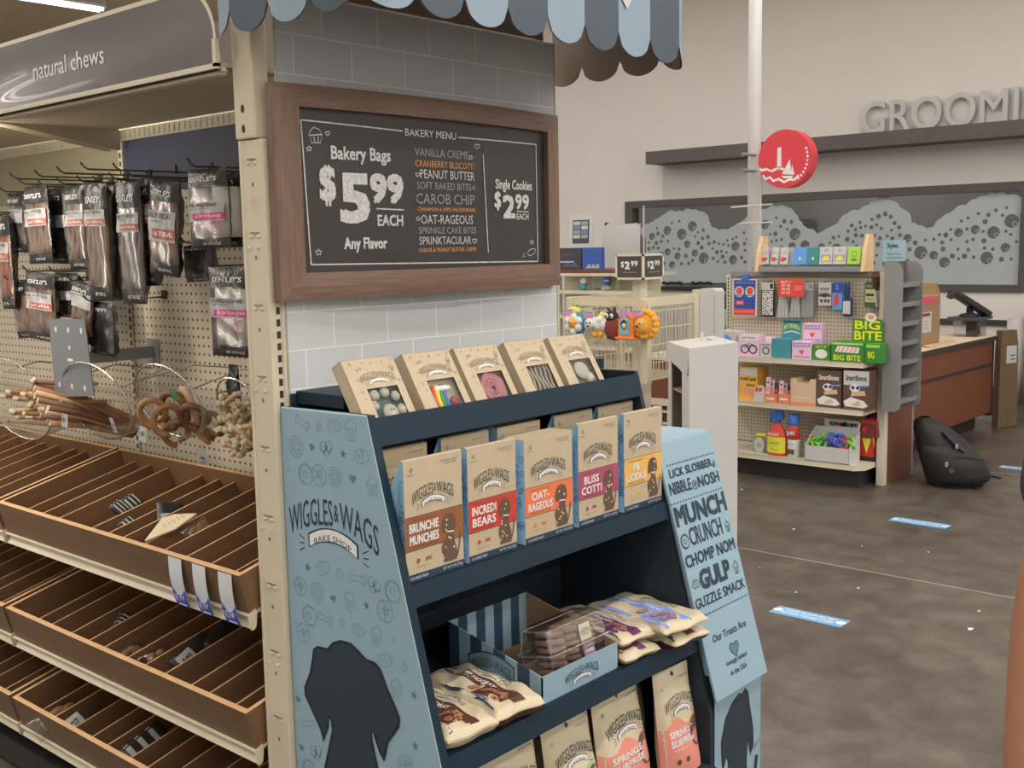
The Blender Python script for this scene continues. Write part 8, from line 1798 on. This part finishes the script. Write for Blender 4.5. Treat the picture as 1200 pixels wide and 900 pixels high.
# clothes
def cloth(name, pts, edges, rad, mt): return skin(name, pts, edges, rad, mt, pr, 0, 2)
slv = L(SH).lerp(L(EL), .56) + RV * .003; slv2 = sR.lerp(eR, .45)
cloth('shirt', [lx(0, 0, .87), lx(0, 0, 1.08), lx(0, 0, 1.27), lx(0, -.008, 1.375), lx(.105, -.005, 1.372), sR + Vector((0, 0, -.005)), slv2, lx(-.105, -.005, 1.372), L(SH) + Vector((0, 0, -.022)), slv], [(0, 1), (1, 2), (2, 3), (3, 4), (4, 5), (5, 6), (3, 7), (7, 8), (8, 9)], [(.178, .14), (.152, .12), (.170, .126), (.11, .092), .082, .072, .066, .082, .072, .066], SHIRT)
cloth('trousers', [lx(0, 0, .96), lx(.09, 0, .88), lx(.10, .01, .50), lx(.10, -.012, .12), lx(-.09, 0, .88), lx(-.10, .01, .50), lx(-.10, -.012, .12)], [(0, 1), (1, 2), (2, 3), (0, 4), (4, 5), (5, 6)], [(.16, .125), .112, .078, .066, .112, .078, .066], PANT)
for s in (-1, 1):
    b = MB(); b.ell(lx(.112 * s, .075, .045), (.05, .05, .045), 14); o = skin('shoe', [lx(.10 * s, -.04, .05), lx(.108 * s, .06, .05), lx(.118 * s, .16, .042)], [(0, 1), (1, 2)], [.05, .05, .042], SHOE, pr)
HB = Matrix(((RV.x, FV.x, 0), (RV.y, FV.y, 0), (0, 0, 1)))
def hair_(u, v):
    a = u * math.tau; back = (1 - math.cos(a)) / 2          # 0 at the forehead, 1 at the nape
    th = v * (1.25 + 1.05 * back ** .7); w = 1 + .012 * math.sin(a * 14) * math.sin(th)
    return lx(0, 0, 1.625) + HB @ Vector((.100 * w * math.sin(a) * math.sin(min(th, 1.7)), .114 * w * math.cos(a) * math.sin(min(th, 1.7)) * (1 if math.cos(a) > 0 else .86) + .006, .118 * math.cos(th) if th < 1.57 else -.13 * (th - 1.57)))
b = MB(); b.grid(hair_, 40, 14, cu=True); b.build('hair', HAIRM, pr, smooth=True)
b = MB()
for s in (-1, 1): b.ell(lx(.032 * s, .104, 1.615), (.012, .012, .008), 10, mi=0); b.ell(lx(.032 * s, .114, 1.615), (.005, .005, .005), 8, mi=1)
b.split('eye', [WHITEC, HAIRM], pr, smooth=True, alt='pupil'); MB().ell(lx(0, .118, 1.585), (.014, .014, .022), 12).build('nose', SKIN, pr, smooth=True); MB().ell(lx(0, .103, 1.545), (.022, .022, .006), 12).build('mouth', mat('lips', A(176, 100, 88), .5), pr, smooth=True)
b = MB()
for s in (-1, 1): b.ell(lx(.084 * s, .01, 1.605), (.012, .018, .03), 10)
b.split('ear', SKIN, pr, smooth=True)
